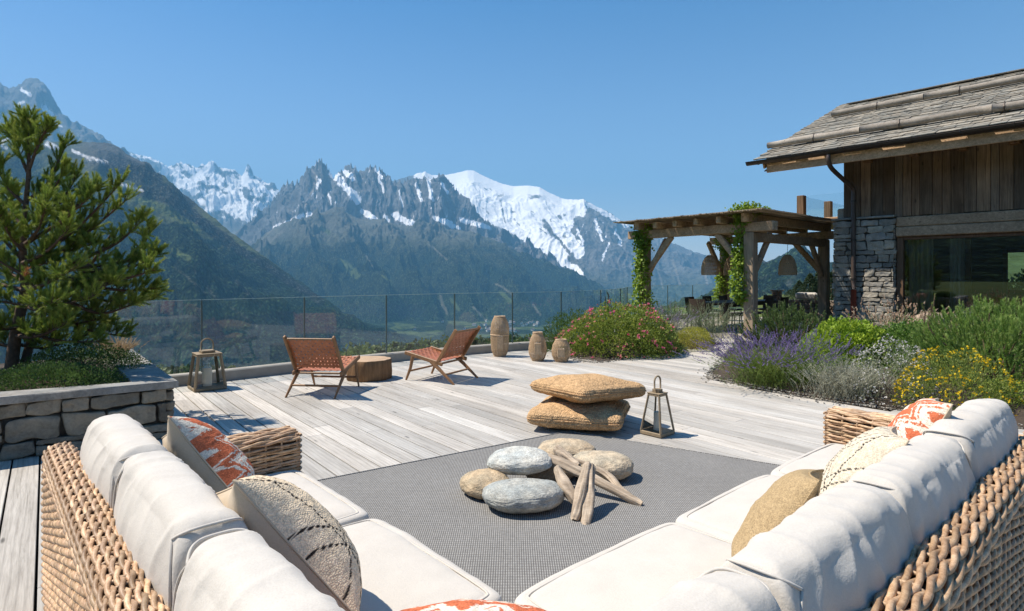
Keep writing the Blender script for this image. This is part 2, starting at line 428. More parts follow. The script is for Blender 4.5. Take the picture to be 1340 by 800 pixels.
def m_endgrain():
    m, nt, b = nm('end_grain'); v = coords(nt)
    w = N(nt, 'ShaderNodeTexWave'); w.wave_type = 'RINGS'; w.rings_direction = 'Z'; w.inputs['Scale'].default_value = 14; w.inputs['Distortion'].default_value = 3; w.inputs['Detail'].default_value = 3
    nt.links.new(v, w.inputs['Vector'])
    c = ramp(nt, w.outputs['Fac'], [(0.2, (0.40, 0.26, 0.15)), (0.8, (0.52, 0.37, 0.24))])
    c = mul(nt, c, ramp(nt, noise(nt, v, 6, 4), [(0.3, 0.75), (0.7, 1.1)]))
    setc(nt, b, c); b.inputs['Roughness'].default_value = 0.7; return m
M['endgrain'] = m_endgrain()
M['oldwood'] = m_wood('old_grey_timber', (0.21, 0.14, 0.088), (0.64, 0.48, 0.335), 0, 1.0, 0.85, True, 0.006, True)
M['oldwoodz'] = m_wood('old_timber_upright', (0.18, 0.125, 0.08), (0.58, 0.44, 0.31), 2, 1.0, 0.85, True, 0.006, True)
M['siding'] = m_wood('barn_board', (0.065, 0.042, 0.028), (0.34, 0.235, 0.155), 2, 0.9, 0.85, True, 0.006, True)
M['frame'] = m_wood('window_frame_wood', (0.09, 0.05, 0.028), (0.22, 0.13, 0.075), 2, 1.0, 0.6, True, 0.001, False)
M['slate'] = m_stone('slate_shingle', 2.0, 0.01, 1.0)
M['gutter'] = m_simple('gutter_metal', (0.055, 0.045, 0.04), 0.45, 0.6, var=0.2, scale=6)
M['pipe'] = m_simple('downpipe_metal', (0.09, 0.065, 0.055), 0.5, 0.3, var=0.25, scale=9)
M['rust'] = m_simple('rusty_pipe_foot', (0.25, 0.06, 0.035), 0.6, 0.1, var=0.3, scale=18)
M['log'] = m_wood('snow_guard_log', (0.20, 0.17, 0.14), (0.44, 0.40, 0.35), 0, 1.2, 0.85, True, 0.006, True)
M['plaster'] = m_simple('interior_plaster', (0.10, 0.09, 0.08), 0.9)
M['curtain'] = m_simple('curtain_cloth', (0.62, 0.66, 0.6), 0.9, var=0.1)
M['leaf'] = m_leaf('leaf'); M['needle'] = m_leaf('needle', 0.5, 0.25); M['petal'] = m_leaf('petal', 0.6, 0.35)
M['bark'] = m_simple('bark', (0.10, 0.062, 0.042), 0.95, var=0.45, scale=30, bmp=0.006, bs=90)
M['darkwood'] = m_wood('dark_dining_wood', (0.035, 0.024, 0.018), (0.10, 0.07, 0.05), 0, 1.5, 0.6, False, 0.001, False)
# ================================================================ TERRAIN
def m_terrain():
    m, nt, b = nm('mountain_ground'); v = coords(nt, (0.01, 0.01, 0.01))
    n = noise(nt, v, 1.6, 9, 0.68); n2 = noise(nt, v, 7.0, 5, 0.7)
    c = mul(nt, vcol(nt), ramp(nt, n, [(0.32, 0.62), (0.5, 1.0), (0.68, 1.3)]))
    c = mul(nt, c, ramp(nt, n2, [(0.3, 0.72), (0.7, 1.25)]))
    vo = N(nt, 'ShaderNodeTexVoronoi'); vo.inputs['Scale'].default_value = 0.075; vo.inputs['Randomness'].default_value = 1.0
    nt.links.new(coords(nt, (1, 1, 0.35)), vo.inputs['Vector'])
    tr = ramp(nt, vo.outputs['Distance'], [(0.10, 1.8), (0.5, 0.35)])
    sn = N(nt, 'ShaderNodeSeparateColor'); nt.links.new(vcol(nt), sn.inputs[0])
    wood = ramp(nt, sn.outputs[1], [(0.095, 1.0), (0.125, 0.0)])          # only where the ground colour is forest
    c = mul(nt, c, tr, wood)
    setc(nt, b, c); b.inputs['Roughness'].default_value = 0.95; b.inputs['Specular IOR Level'].default_value = 0.05
    h = mathn(nt, 'ADD', mathn(nt, 'MULTIPLY', n, 0.7), mathn(nt, 'MULTIPLY', n2, 0.3))
    bb = bump(nt, b, h, 1.0, 85.0)
    b2 = N(nt, 'ShaderNodeBump'); b2.inputs['Distance'].default_value = 14.0; b2.invert = True
    nt.links.new(wood, b2.inputs['Strength']); nt.links.new(vo.outputs['Distance'], b2.inputs['Height']); nt.links.new(bb.outputs[0], b2.inputs['Normal']); nt.links.new(b2.outputs[0], b.inputs['Normal']); return m
def m_snowrock():
    m, nt, b = nm('alpine_rock_and_snow'); v = coords(nt, (0.01, 0.01, 0.01))
    n = noise(nt, v, 1.4, 8, 0.65)
    sn = N(nt, 'ShaderNodeSeparateColor'); nt.links.new(vcol(nt), sn.inputs[0])
    # the vertex colour is the ground's own colour: bright where snow lies
    k = ramp(nt, sn.outputs[0], [(0.35, 0.0), (0.6, 1.0)])
    mod = ramp(nt, n, [(0.32, 0.6), (0.5, 1.0), (0.68, 1.3)])
    c = mul(nt, vcol(nt), mod); c = mul(nt, c, (0.84, 0.85, 0.87), k, 'MIX')
    setc(nt, b, c); b.inputs['Roughness'].default_value = 0.85; b.inputs['Specular IOR Level'].default_value = 0.1
    bb = bump(nt, b, n, 1.0, 60.0)
    st = mathn(nt, 'SUBTRACT', 1.0, mathn(nt, 'MULTIPLY', k, 0.75)); nt.links.new(st, bb.inputs['Strength']); return m
M['terrain'] = m_terrain(); M['snowrock'] = m_snowrock()
ROCK = np.array([0.145, 0.145, 0.148]); SCREE = np.array([0.20, 0.185, 0.155]); SNOW = np.array([0.85, 0.86, 0.88])
FOR = np.array([0.027, 0.052, 0.026]); FOR2 = np.array([0.048, 0.080, 0.034]); GRASS = np.array([0.125, 0.160, 0.055]); DRYG = np.array([0.13, 0.125, 0.07])
def sm(x, a, b):
    t = np.clip((x - a) / (b - a), 0, 1); return t * t * (3 - 2 * t)
def brk(PX, PY, seed=0.0, sx=9.0, sy=7.0):
    "fine break-up of snow edges and rock outcrops"
    return fbm(np.stack([PX / sx + PY / (sx * 3), PY / sy - PX / (sy * 4), 0 * PX + seed], -1), 5, 0.65)
def segd(px, py, segs):
    "signed band: >0 inside any of the thick segments (x0,y0,x1,y1,w)"
    best = np.full(px.shape, -99.0)
    for (x0, y0, x1, y1, w) in segs:
        dx, dy = x1 - x0, y1 - y0; L = dx * dx + dy * dy + 1e-9
        t = np.clip(((px - x0) * dx + (py - y0) * dy) / L, 0, 1)
        d = np.hypot(px - x0 - t * dx, py - y0 - t * dy)
        best = np.maximum(best, 1 - d / w)
    return best
def ridge(name, crest, Yc, Yf, pyf, nc, nr, amp, jag, lam, colfn, mat, power=0.8, ribs=0.5, back=0.5, smooth=True, seed=0.0, slant=0.0, warp=0.35, rows=None):
    xs = np.array([c[0] for c in crest], float); ys = np.array([c[1] for c in crest], float)
    px = np.linspace(xs[0], xs[-1], nc); yc = np.interp(px, xs, ys)
    fx = lambda f: np.interp(px, [a for a, _ in f], [b for _, b in f]) if isinstance(f, (list, tuple)) else np.full(nc, float(f))
    YC, YF, PF = fx(Yc), fx(Yf), fx(pyf)
    s = (px - CX) / F
    zc = HC + (HY - yc) / F * YC; zf = HC + (HY - PF) / F * YF
    t = np.concatenate([np.linspace(0, 1, nr), 1 + np.linspace(0, 1, 14)[1:] * back])[:, None]
    tt = np.clip(t, 0, 1)
    Yd = YF + (YC - YF) * tt + (t > 1) * (t - 1) * (YC - YF)
    X = s * Yd; Z = zf + (zc - zf) * tt ** power - (t > 1) * (t - 1) * np.abs(zc - zf) * 1.2
    P = np.stack([X, Yd, np.full_like(X, seed)], -1)
    wp = P / lam
    wrp = np.stack([fbm(wp * 0.7 + 3.1, 3), fbm(wp * 0.7 + 8.7, 3), np.zeros_like(X)], -1)
    r1 = ridged(wp + wrp * warp, 7, 0.6)
    a = (s * YC)[None, :] / lam * 1.6 + slant * t
    r2 = ridged(np.stack([a + wrp[..., 0] * 0.8, t * 1.1 + 0 * a, np.full_like(X, seed + 4)], -1), 6, 0.58)
    n = (1 - ribs) * r1 + ribs * r2 - 0.45
    A = np.interp(px, xs, [c[2] if len(c) > 2 else 1.0 for c in crest])[None, :]
    env = np.where(t <= 1, np.minimum(1, (1 - tt) * 5.5 + 0.03) * np.minimum(1, tt * 6 + 0.15), 0.35)
    A2 = A + (1 - A) * sm(1 - tt, 0.05, 0.40)
    Z = Z + amp * A2 * n * env * (YC - YF)[None, :]
    j = ridged(np.stack([s * YC / (lam * 0.12), 0 * s, 0 * s + seed], -1), 5, 0.62) - 0.5
    Z = Z + (jag * A * j * (YC / F)[None, :]) * np.exp(-((1 - t) / 0.06) ** 2)
    V = np.stack([X, Yd, Z], -1)
    gy, gx = np.gradient(V, axis=0), np.gradient(V, axis=1)
    Nn = np.cross(gx, gy); Nn /= np.linalg.norm(Nn, axis=-1)[..., None] + 1e-9
    PX = CX + F * X / Yd; PY = HY - F * (Z - HC) / Yd
    Cc = colfn(PX, PY, V, t + 0 * X, np.abs(Nn[..., 2]), r1, r2)
    mb = MB(); mb.grid(V, Cc, flip=True)
    o = mb.build(name, mat, smooth=smooth); return tag(o, kind='structure')
def mixc(a, b, k): return a + (b - a) * k[..., None]
def nz(V, s, o=4, off=0.0): return fbm(V / s + off, o)

# A : tall blue rock wall, upper left
def cA(PX, PY, V, t, nzv, r1, r2):
    c = mixc(ROCK * 0.8 + 0 * V, ROCK * 1.15 + 0 * V, sm(nz(V, 300), -.2, .3))
    s = segd(PX, PY + 3 * nz(V, 120, 3), [(28, 118, 40, 124, 3), (20, 140, 30, 133, 2), (58, 142, 68, 152, 4), (62, 160, 80, 165, 2)])
    return mixc(c, SNOW, sm(s + .8 * brk(PX, PY, 3.0), 0.1, 0.5))
ridge('rock_peak', [(-420, 200, .6), (-250, 150), (-120, 130), (-60, 122), (-20, 105), (0, 109), (12, 117), (22, 113), (36, 103), (50, 104), (60, 112), (70, 128), (80, 148), (92, 160), (105, 165), (118, 170), (132, 180), (146, 187), (158, 197), (175, 210), (200, 225, .5), (240, 256, .4), (300, 320, .3), (340, 350, .2)],
      8200, 6800, [(-420, 232), (160, 236), (240, 290), (340, 370)], 420, 150, 0.30, 6, 700, cA, M['snowrock'], ribs=0.75, seed=1)
# C : far snowy cirque
def cC(PX, PY, V, t, nzv, r1, r2):
    c = mixc(ROCK * 0.95 + 0 * V, SCREE + 0 * V, sm(PY, 285, 310))
    s = segd(PX + 2 * nz(V, 150, 3), PY + 3 * nz(V, 120, 3), [(216, 220, 232, 228, 6), (238, 213, 248, 222, 3), (252, 235, 275, 222, 7), (277, 257, 325, 282, 11), (262, 262, 300, 276, 4), (302, 250, 325, 275, 9), (285, 230, 290, 238, 4), (318, 232, 342, 246, 7), (300, 238, 322, 240, 5), (232, 236, 254, 250, 6), (276, 228, 290, 245, 3), (350, 262, 368, 250, 4), (190, 205, 214, 212, 3), (340, 268, 350, 280, 3)])
    k = sm(s + 0.9 * brk(PX, PY, 4.0), 0.0, 0.25)
    k = np.maximum(k, sm(brk(PX, PY, 9.0, 16, 10), -0.02, 0.12) * sm(295 - PY, 0, 20) * 0.9)
    return mixc(c, SNOW, k)
ridge('snowy_cirque', [(120, 180, .4), (160, 196, .5), (180, 203, .6), (195, 206), (208, 212), (218, 219), (228, 217), (236, 213), (247, 216), (256, 220), (264, 219), (272, 218), (280, 213, 1.3), (288, 220), (300, 222), (308, 224), (316, 232), (321, 224, 1.2), (325, 220, 1.2), (330, 230), (340, 238), (352, 243), (362, 248), (372, 256), (392, 270), (430, 300, .5)],
      13000, 9500, 330, 430, 170, 0.20, 4, 900, cC, M['snowrock'], ribs=0.5, seed=2)
# Mont Blanc : the great snow dome
def cM(PX, PY, V, t, nzv, r1, r2):
    c = mixc(ROCK * 0.9 + 0 * V, ROCK * 1.2 + 0 * V, sm(nz(V, 400), -.2, .3))
    c = mixc(c, np.array([0.075, 0.085, 0.062]), sm(PY, 340, 378))
    c = mixc(c, SCREE * 1.1, (segd(PX, PY + 2 * nz(V, 100), [(757, 362, 800, 385, 3), (835, 330, 838, 372, 1.2), (880, 340, 890, 372, 1.5), (920, 350, 926, 372, 1.6), (860, 350, 868, 378, 1.2)]) > 0).astype(float) * 0.8)
    wb = brk(PX, PY, 8.0, 14, 12); d = segd(PX + 7 * wb, PY + 7 * brk(PX, PY, 12.0, 12, 12), [(560, 236, 640, 240, 26), (640, 245, 720, 262, 28), (700, 262, 755, 268, 16), (640, 268, 690, 290, 24), (660, 285, 757, 362, 9), (690, 290, 735, 335, 11), (722, 285, 757, 330, 9), (750, 270, 738, 300, 9), (772, 268, 818, 293, 4), (780, 290, 788, 316, 2.2), (806, 300, 812, 320, 1.6), (796, 318, 790, 340, 1.2), (556, 250, 600, 262, 14), (690, 330, 757, 360, 4), (757, 300, 765, 330, 2.0)])
    nn = fbm(np.stack([PX / 26 + PY / 60, PY / 16 - PX / 60, 0 * PX], -1), 5, 0.6)
    b_ = brk(PX, PY, 6.0); rk = segd(PX + 5 * b_, PY + 5 * b_ + 3 * nn, [(655, 262, 662, 292, 2.0), (672, 285, 682, 300, 2.5), (632, 272, 645, 286, 3), (640, 245, 646, 252, 2), (668, 274, 672, 280, 2), (700, 258, 712, 263, 2.0), (618, 240, 640, 250, 1.5), (708, 300, 722, 312, 2), (740, 282, 722, 286, 2.5), (695, 275, 700, 280, 2)])
    k = sm(d + 0.35 * nn + 0.35 * b_, 0.0, 0.25) * (1 - 0.75 * sm(0.6 * rk + 1.3 * b_, 0.30, 0.55) * sm(rk, -1.5, 0)) * (1 - 0.8 * sm(nn + .5 * b_, 0.24, 0.42) * sm(PY, 236, 262) * (1 - 0.7 * (segd(PX, PY, [(640, 285, 757, 362, 12)]) > 0)))
    g_ = brk(PX + PY * .3, PY * .35, 7.0, 4.0, 6.0); k = np.maximum(k, sm(g_, 0.28, 0.42) * sm(335 - PY, 0, 30) * 0.7)
    c = mixc(c, SNOW, k)
    return c
ridge('snow_dome', [(470, 250), (500, 240), (520, 236), (535, 231, .7), (547, 227, .6), (556, 225, .5), (566, 230, .4), (585, 229, .2), (600, 226, .15), (612, 223, .1), (620, 223.5, .1), (632, 230, .1), (645, 236, .12), (658, 241, .15), (672, 244, .15), (690, 243, .12), (706, 245, .12), (716, 251, .2), (735, 260, .3), (752, 262, .5), (764, 261, .8), (776, 268, .5), (790, 275, .7), (805, 283), (815, 292), (830, 299), (850, 306), (875, 316), (900, 327), (925, 336), (945, 352), (975, 372), (1010, 395), (1060, 420, .5)],
      [(470, 11500), (620, 12000), (760, 10500), (900, 10000), (1060, 9000)], [(470, 8200), (760, 6200), (1060, 6200)], 425, 760, 330, 0.115, 3.5, 1300, cM, M['snowrock'], power=0.85, ribs=0.45, seed=3)
# D : the needles
def cD(PX, PY, V, t, nzv, r1, r2):
    c = mixc(ROCK * 0.78 + 0 * V, ROCK * 1.3 + 0 * V, sm(nz(V, 260, 5), -.2, .3))
    c = mixc(c, np.array([0.33, 0.29, 0.25]), (segd(PX + 2 * nz(V, 90), PY, [(414, 235, 396, 280, 1.6), (408, 222, 420, 240, 1.2), (372, 290, 360, 315, 2)]) > 0).astype(float) * 0.8)
    s = segd(PX + 2.5 * nz(V, 120, 3), PY + 3.5 * nz(V, 110, 4), [(436, 228, 448, 238, 6), (444, 236, 468, 262, 6), (452, 226, 462, 234, 4), (491, 222, 500, 232, 2.5), (496, 232, 502, 252, 1.8), (358, 299, 395, 283, 3.2), (404, 281, 426, 291, 5), (475, 278, 490, 287, 4.5), (502, 283, 508, 288, 3), (515, 281, 540, 293, 5), (540, 291, 556, 297, 2.5), (568, 285, 600, 298, 3.5), (604, 288, 640, 298, 3.5), (522, 250, 528, 270, 1.3), (560, 236, 566, 262, 3), (545, 243, 552, 262, 2.5), (578, 240, 586, 252, 2), (418, 236, 414, 246, 2.5), (430, 255, 434, 266, 1.5)])
    b_ = brk(PX, PY, 2.0); g_ = brk(PX + PY * .3, PY * .35, 7.0, 4.0, 6.0)
    k = sm(s + 0.9 * b_, 0.05, 0.35); k = np.maximum(k, sm(g_ + 0.3 * b_, 0.30, 0.42) * sm(300 - PY, 0, 25) * 0.85)
    return mixc(c, SNOW, k)
ridge('needle_peaks', [(290, 330, .4), (312, 305, .6), (325, 293), (340, 282), (352, 270), (362, 258), (372, 243), (380, 238), (388, 238), (396, 234), (402, 219, .8), (408, 222), (414, 214), (421, 209, .7), (427, 219), (434, 233), (440, 229), (446, 226), (452, 220), (459, 215, .8), (465, 220), (472, 228), (480, 224), (488, 217, .8), (496, 222), (504, 229), (512, 237), (522, 240), (532, 238), (545, 236), (556, 234), (566, 236), (577, 228, .7), (588, 240), (602, 256), (620, 276), (640, 295), (664, 312), (690, 328), (740, 356, .6), (800, 392, .5)],
      7600, 6200, [(290, 345), (690, 345), (800, 405)], 760, 230, 0.36, 14, 520, cD, M['snowrock'], power=0.95, ribs=0.72, seed=5)
# E : green and scree flank under the needles
def cE(PX, PY, V, t, nzv, r1, r2):
    n = nz(V, 420, 5); n2 = nz(V, 130, 4)
    up = sm(-PY + 12 * n2, -330, -298)
    c = mixc(FOR * 1.0 + 0 * V, FOR2 + 0 * V, sm(n, -.25, .25))
    c = mixc(c, np.array([0.085, 0.10, 0.045]), sm(r1 - 0.35 * t, 0.30, 0.5) * 0.5)
    c = mixc(c, np.array([0.098, 0.105, 0.062]), sm(-PY + 26 * n, -352, -318) * 0.85)
    c = mixc(c, np.array([0.165, 0.165, 0.14]), up)
    c = mixc(c, GRASS, sm(segd(PX, PY + 4 * n2, [(448, 345, 466, 360, 9), (655, 382, 668, 395, 4), (500, 362, 512, 368, 2), (420, 300, 430, 305, 4), (590, 392, 600, 405, 3)]), 0.1, 0.6) * 0.8)
    c = mixc(c, SCREE * 1.1, sm(segd(PX + 3 * n2, PY, [(330, 335, 352, 312, 4), (352, 318, 372, 300, 3), (340, 320, 356, 300, 3), (562, 320, 585, 340, 1.5), (577, 388, 584, 410, 3), (620, 402, 635, 420, 2.5), (695, 395, 707, 412, 2.5), (480, 335, 487, 350, 1.3), (650, 372, 672, 386, 1.8)]), 0.1, 0.7) * 0.8)
    return c
ridge('green_flank', [(270, 352), (300, 336), (330, 322), (345, 308), (360, 298), (380, 290), (400, 286), (425, 278), (440, 270, .7), (452, 278), (470, 287), (500, 291), (540, 297), (580, 300), (610, 303), (640, 312), (670, 326), (700, 340), (740, 362), (780, 384), (820, 402), (870, 420)],
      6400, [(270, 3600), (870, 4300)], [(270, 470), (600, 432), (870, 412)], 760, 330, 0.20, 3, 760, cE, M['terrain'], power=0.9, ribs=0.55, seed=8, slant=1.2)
# B : big left mountainside, pasture and forest
def cB(PX, PY, V, t, nzv, r1, r2):
    n = nz(V, 300, 5); n2 = nz(V, 70, 4)
    # height of the local crest, measured downward in the slope's own height
    c = mixc(FOR + 0 * V, FOR2 * 1.05 + 0 * V, sm(n2, -.2, .3))
    line = 262 + (PX - 130) * 0.42 + 26 * n
    past = sm(line - PY, -6, 30)
    c = mixc(c, np.array([0.125, 0.135, 0.080]), past)
    c = mixc(c, GRASS * 0.95, sm(n + 0.2, 0.05, 0.3) * past * 0.6)
    c = mixc(c, ROCK * 0.9, sm(PY * 0 + (228 - PY), -10, 18) * sm(PX, 60, 140) * 0.9)
    c = mixc(c, ROCK * 0.55, sm(segd(PX, PY + 3 * n2, [(150, 215, 200, 235, 16), (185, 245, 245, 262, 16), (225, 262, 300, 318, 9), (300, 318, 420, 395, 6)]), 0.0, 0.35) * 0.75)
    c = mixc(c, GRASS, sm(segd(PX, PY + 4 * n2, [(185, 262, 230, 282, 9), (215, 276, 258, 300, 7), (228, 328, 246, 338, 6), (120, 235, 160, 245, 8)]), 0.1, 0.6) * 0.9)
    c = mixc(c, SCREE * 0.8, sm(segd(PX + 3 * n2, PY, [(255, 355, 290, 400, 3), (300, 360, 340, 400, 4), (230, 350, 270, 385, 2.5), (300, 400, 340, 430, 3)]), 0.1, 0.7) * 0.45)
    s = segd(PX + 2 * n2, PY + 3 * n2, [(0, 190, 14, 178, 3), (60, 190, 72, 194, 3), (62, 186, 80, 196, 3), (95, 197, 118, 208, 2.6), (118, 206, 140, 213, 2.4), (138, 234, 152, 240, 1.8), (150, 238, 186, 250, 2.4), (0, 193, 8, 193, 2)])
    return mixc(c, SNOW, sm(s + 0.9 * brk(PX, PY, 5.0), 0.1, 0.45))
ridge('forested_mountainside', [(-520, 120), (-300, 140), (-100, 165), (0, 180), (30, 184), (60, 186), (85, 187), (100, 187), (120, 187), (140, 188), (155, 192), (165, 202), (180, 209), (195, 216), (205, 228), (215, 236), (235, 250), (255, 266), (275, 283), (300, 303), (330, 325), (360, 346), (390, 368), (420, 390), (450, 410), (480, 425), (520, 443), (560, 462), (600, 480)],
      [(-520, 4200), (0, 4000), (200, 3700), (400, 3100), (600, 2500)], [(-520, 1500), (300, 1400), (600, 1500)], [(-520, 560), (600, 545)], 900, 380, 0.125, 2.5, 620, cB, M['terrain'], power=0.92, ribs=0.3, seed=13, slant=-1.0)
# R : wooded hill on the right, with more hills carrying on round the back
def cR(PX, PY, V, t, nzv, r1, r2):
    n2 = nz(V, 45, 4); c = mixc(FOR * 1.05 + 0 * V, FOR2 * 1.2 + 0 * V, sm(n2, -.2, .3))
    c = mixc(c, ROCK * 1.1, sm(nz(V, 120, 5, 2.2), 0.22, 0.34) * 0.6)
    return mixc(c, GRASS * 0.9, sm(PY, 378, 392) * 0.6)
ridge('wooded_hill', [(800, 432), (860, 415), (900, 400), (930, 390), (955, 374), (975, 360), (995, 350), (1010, 343), (1025, 334), (1040, 326), (1052, 328), (1064, 338), (1080, 346), (1110, 338), (1160, 318), (1230, 300), (1340, 270), (1500, 240), (1900, 200), (2600, 160)],
      2300, 1100, [(800, 440), (1340, 405), (2600, 420)], 600, 200, 0.10, 3, 260, cR, M['terrain'], power=0.9, ribs=0.4, seed=17)
# valley floor with fields, woods and a scatter of houses
xs = np.linspace(-2600, 3400, 260); ys = np.geomspace(700, 7500, 150)
X, Y = np.meshgrid(xs, ys); Zv = -318 + 14 * fbm(np.stack([X / 500, Y / 500, 0 * X], -1), 4) - 60 * sm(-Y, -2200, -900)
Vv = np.stack([X, Y, Zv], -1); n = nz(Vv, 260, 5); n2 = nz(Vv, 60, 4, 3.0)
cv = mixc(FOR2 * 1.0 + 0 * Vv, GRASS * 1.0 + 0 * Vv, sm(n, 0.0, 0.15)); cv = mixc(cv, FOR2, sm(n2, 0.05, 0.2) * 0.8)
mb = MB(); mb.grid(Vv, cv, flip=True); tag(mb.build('valley_floor', M['terrain'], smooth=True), kind='structure')
# ring of hills round behind the house and the terrace (seen only in reflections and from beside)
az = np.linspace(radians(62), radians(298), 200); rr = np.linspace(0, 1, 60)[:, None]
R_ = 250 + 2400 * rr + 0 * az
Xb = R_ * np.sin(az); Yb = R_ * np.cos(az)
Hc = 560 + 260 * fbm(np.stack([az * 2.2, 0 * az, 0 * az + 2], -1), 5)
Zb = -12 + (Hc) * rr ** 1.5 + 90 * rr * (ridged(np.stack([Xb / 500, Yb / 500, 0 * Xb], -1), 6) - 0.4)
Vb = np.stack([Xb, Yb, Zb], -1)
cb = mixc(FOR + 0 * Vb, FOR2 * 1.3 + 0 * Vb, sm(nz(Vb, 90, 4), -.2, .3)); cb = mixc(cb, GRASS, sm(nz(Vb, 300, 4), .1, .2))
mb = MB(); mb.grid(Vb, cb); tag(mb.build('back_hills', M['terrain'], smooth=True), kind='structure')
# ground the house stands on, falling away from the terrace edge
xs = np.linspace(-160, 260, 170); ys = np.linspace(-160, 330, 190)
X, Y = np.meshgrid(xs, ys)
edge = np.maximum(Y - np.interp(X, [-7.6, -4.27, -1.03, 1.07, 2.1, 3.4, 4.1, 5.3, 7.7, 14], [5.6, 8.4, 11.2, 12.5, 13.9, 17.4, 19.0, 20.3, 22, 24]), 0)          # distance beyond the fence line
right = sm(X / np.maximum(Y, 1), 0.34, 0.42) * (Y > 0); mid = sm(X / np.maximum(Y, 1), -0.30, -0.14)
drop = (1 - right) * (np.minimum(edge, 14) * 0.85 + np.maximum(edge - 14, 0) * (0.30 - 0.19 * mid) + sm(edge, 150, 320) * 60) + right * np.maximum(Y - 62, 0) * 0.34
Zg = -0.45 - drop + 0.25 * fbm(np.stack([X / 9, Y / 9, 0 * X], -1), 4) * sm(np.hypot(X, Y - 6), 10, 30)
Zg = np.where(np.hypot(X, Y - 6) < 13, np.minimum(Zg, -0.35), Zg)
Vg = np.stack([X, Y, Zg], -1)
def m_meadow():
    m, nt, b = nm('meadow'); v = coords(nt)
    c = mul(nt, vcol(nt), ramp(nt, noise(nt, v, 0.8, 8, 0.7), [(0.3, 0.55), (0.7, 1.4)]))
    setc(nt, b, c); b.inputs['Roughness'].default_value = 0.95; b.inputs['Specular IOR Level'].default_value = 0.1
    bump(nt, b, noise(nt, v, 6, 6, 0.7), 1.0, 0.15); return m
M['meadow'] = m_meadow()
cg = mixc(GRASS * 0.8 + 0 * Vg, FOR2 * 1.3 + 0 * Vg, sm(nz(Vg, 9, 4), -.1, .2))
mb = MB(); mb.grid(Vg, cg, flip=True); tag(mb.build('hillside_ground', M['meadow'], smooth=True), kind='structure')
# green bank rising behind the house (seen through its rooms)
xs = np.linspace(24, 120, 60); ys = np.linspace(22, 100, 60); X, Y = np.meshgrid(xs, ys)
dd = (X * 0.744 + Y * 0.668)
Zk = -0.6 + np.maximum(dd - 36, 0) * 0.2 + 0.8 * fbm(np.stack([X / 6, Y / 6, 0 * X], -1), 4)
Zk = np.where(X / Y < 0.80, -4.0, Zk)
Vk = np.stack([X, Y, Zk], -1); ck = mixc(GRASS * 1.1 + 0 * Vk, FOR2 * 1.5 + 0 * Vk, sm(nz(Vk, 5, 4), 0, .15))
mb = MB(); mb.grid(Vk, ck, flip=True); tag(mb.build('grass_bank', M['meadow'], smooth=True), kind='structure')
# haze
mb = MB(); mb.box((1500, 6500, 950), (34000, 24000, 4100))
m = bpy.data.materials.new('haze_air'); m.use_nodes = True; nt = m.node_tree
nt.nodes.remove(nt.nodes['Principled BSDF']); pv = N(nt, 'ShaderNodeVolumePrincipled')
pv.inputs['Density'].default_value = 8.6e-5; pv.inputs['Color'].default_value = (0.22, 0.60, 1.0, 1)
nt.links.new(pv.outputs[0], nt.nodes['Material Output'].inputs['Volume'])
hz = mb.build('haze', m); tag(hz, kind='stuff')
# ================================================================ DECK
AB = radians(90 + 38.1)                        # direction the boards run
bd = np.array([cos(AB), sin(AB)]); bn = np.array([sin(AB), -cos(AB)])       # along, across (to the right)
fence_pts = np.array([(-7.6, 5.4), (-6.3, 6.55), (-5.3, 7.35), (-4.27, 8.22), (-3.2, 9.25), (-2.12, 10.2), (-1.03, 11.05), (0.045, 11.75), (1.07, 12.3), (2.1, 13.6), (2.85, 15.2), (3.35, 16.9), (4.05, 18.5), (5.25, 19.8), (6.35, 20.7), (7.7, 21.5), (9.2, 22.2)])
bed_pts = [(5.3, 12.6), (4.35, 11.9), (3.75, 10.5), (3.0, 9.1), (2.94, 8.46), (3.33, 7.58), (3.84, 6.95), (4.75, 6.1), (5.5, 4.6), (6.0, 2.0)]
deck_poly = [(-9, -3)] + [tuple(p) for p in fence_pts[:10]] + [(3.6, 14.4), (5.2, 14.0), (4.9, 12.9)] + bed_pts[1:] + [(6.2, -3)]
def clip_line(poly, p0, d):
    "parameter interval(s) of the line p0 + t d inside the polygon"
    ts = []
    n = len(poly)
    for i in range(n):
        a = np.array(poly[i]); b = np.array(poly[(i + 1) % n]); e = b - a
        den = d[0] * e[1] - d[1] * e[0]
        if abs(den) < 1e-9: continue
        w = a - p0; t = (w[0] * e[1] - w[1] * e[0]) / den; s = (w[0] * d[1] - w[1] * d[0]) / den
        if 0 <= s < 1: ts.append(t)
    ts.sort(); return list(zip(ts[::2], ts[1::2]))
mb = MB(); BW = 0.1748; GAP = 0.012
Rloc = np.array([[bd[0], bd[1]], [-bd[1], bd[0]]])         # world -> local (x along board)
for k in range(-70, 75):
    off = k * BW + 0.05
    p0 = bn * off
    for (t0, t1) in clip_line(deck_poly, p0, bd):
        t = t0 - rnd.uniform(0, 3.5)
        while t < t1:
            L = rnd.choice([3.6, 4.2, 5.0, 5.6]); a, b = max(t, t0), min(t + L - 0.003, t1); t += L
            if b - a < 0.02: continue
            v = rnd.uniform(0.80, 1.10); w = rnd.uniform(-0.02, 0.02)
            mb.bbox(((a + b) / 2, -off, -0.0135 + rnd.uniform(-.0008, .0008)), (b - a, BW - GAP, 0.027), None, (v + w, v, v - w), 0, 0.0025)
deck = mb.build('timber_deck', M['deck'], world=False); deck.rotation_euler = (0, 0, AB); tag(deck, kind='structure')
mb = MB(); dp = [(-9.3, -3.2)] + [(p[0], p[1]) for p in fence_pts[:10]] + [(6.5, 14), (7.6, 12), (7.6, -3.2)]
mb.add([(x, y, -0.06) for x, y in dp] + [(x, y, -0.5) for x, y in dp], [tuple(range(len(dp)))[::-1]] + [(i, (i + 1) % len(dp), len(dp) + (i + 1) % len(dp), len(dp) + i) for i in range(len(dp))])
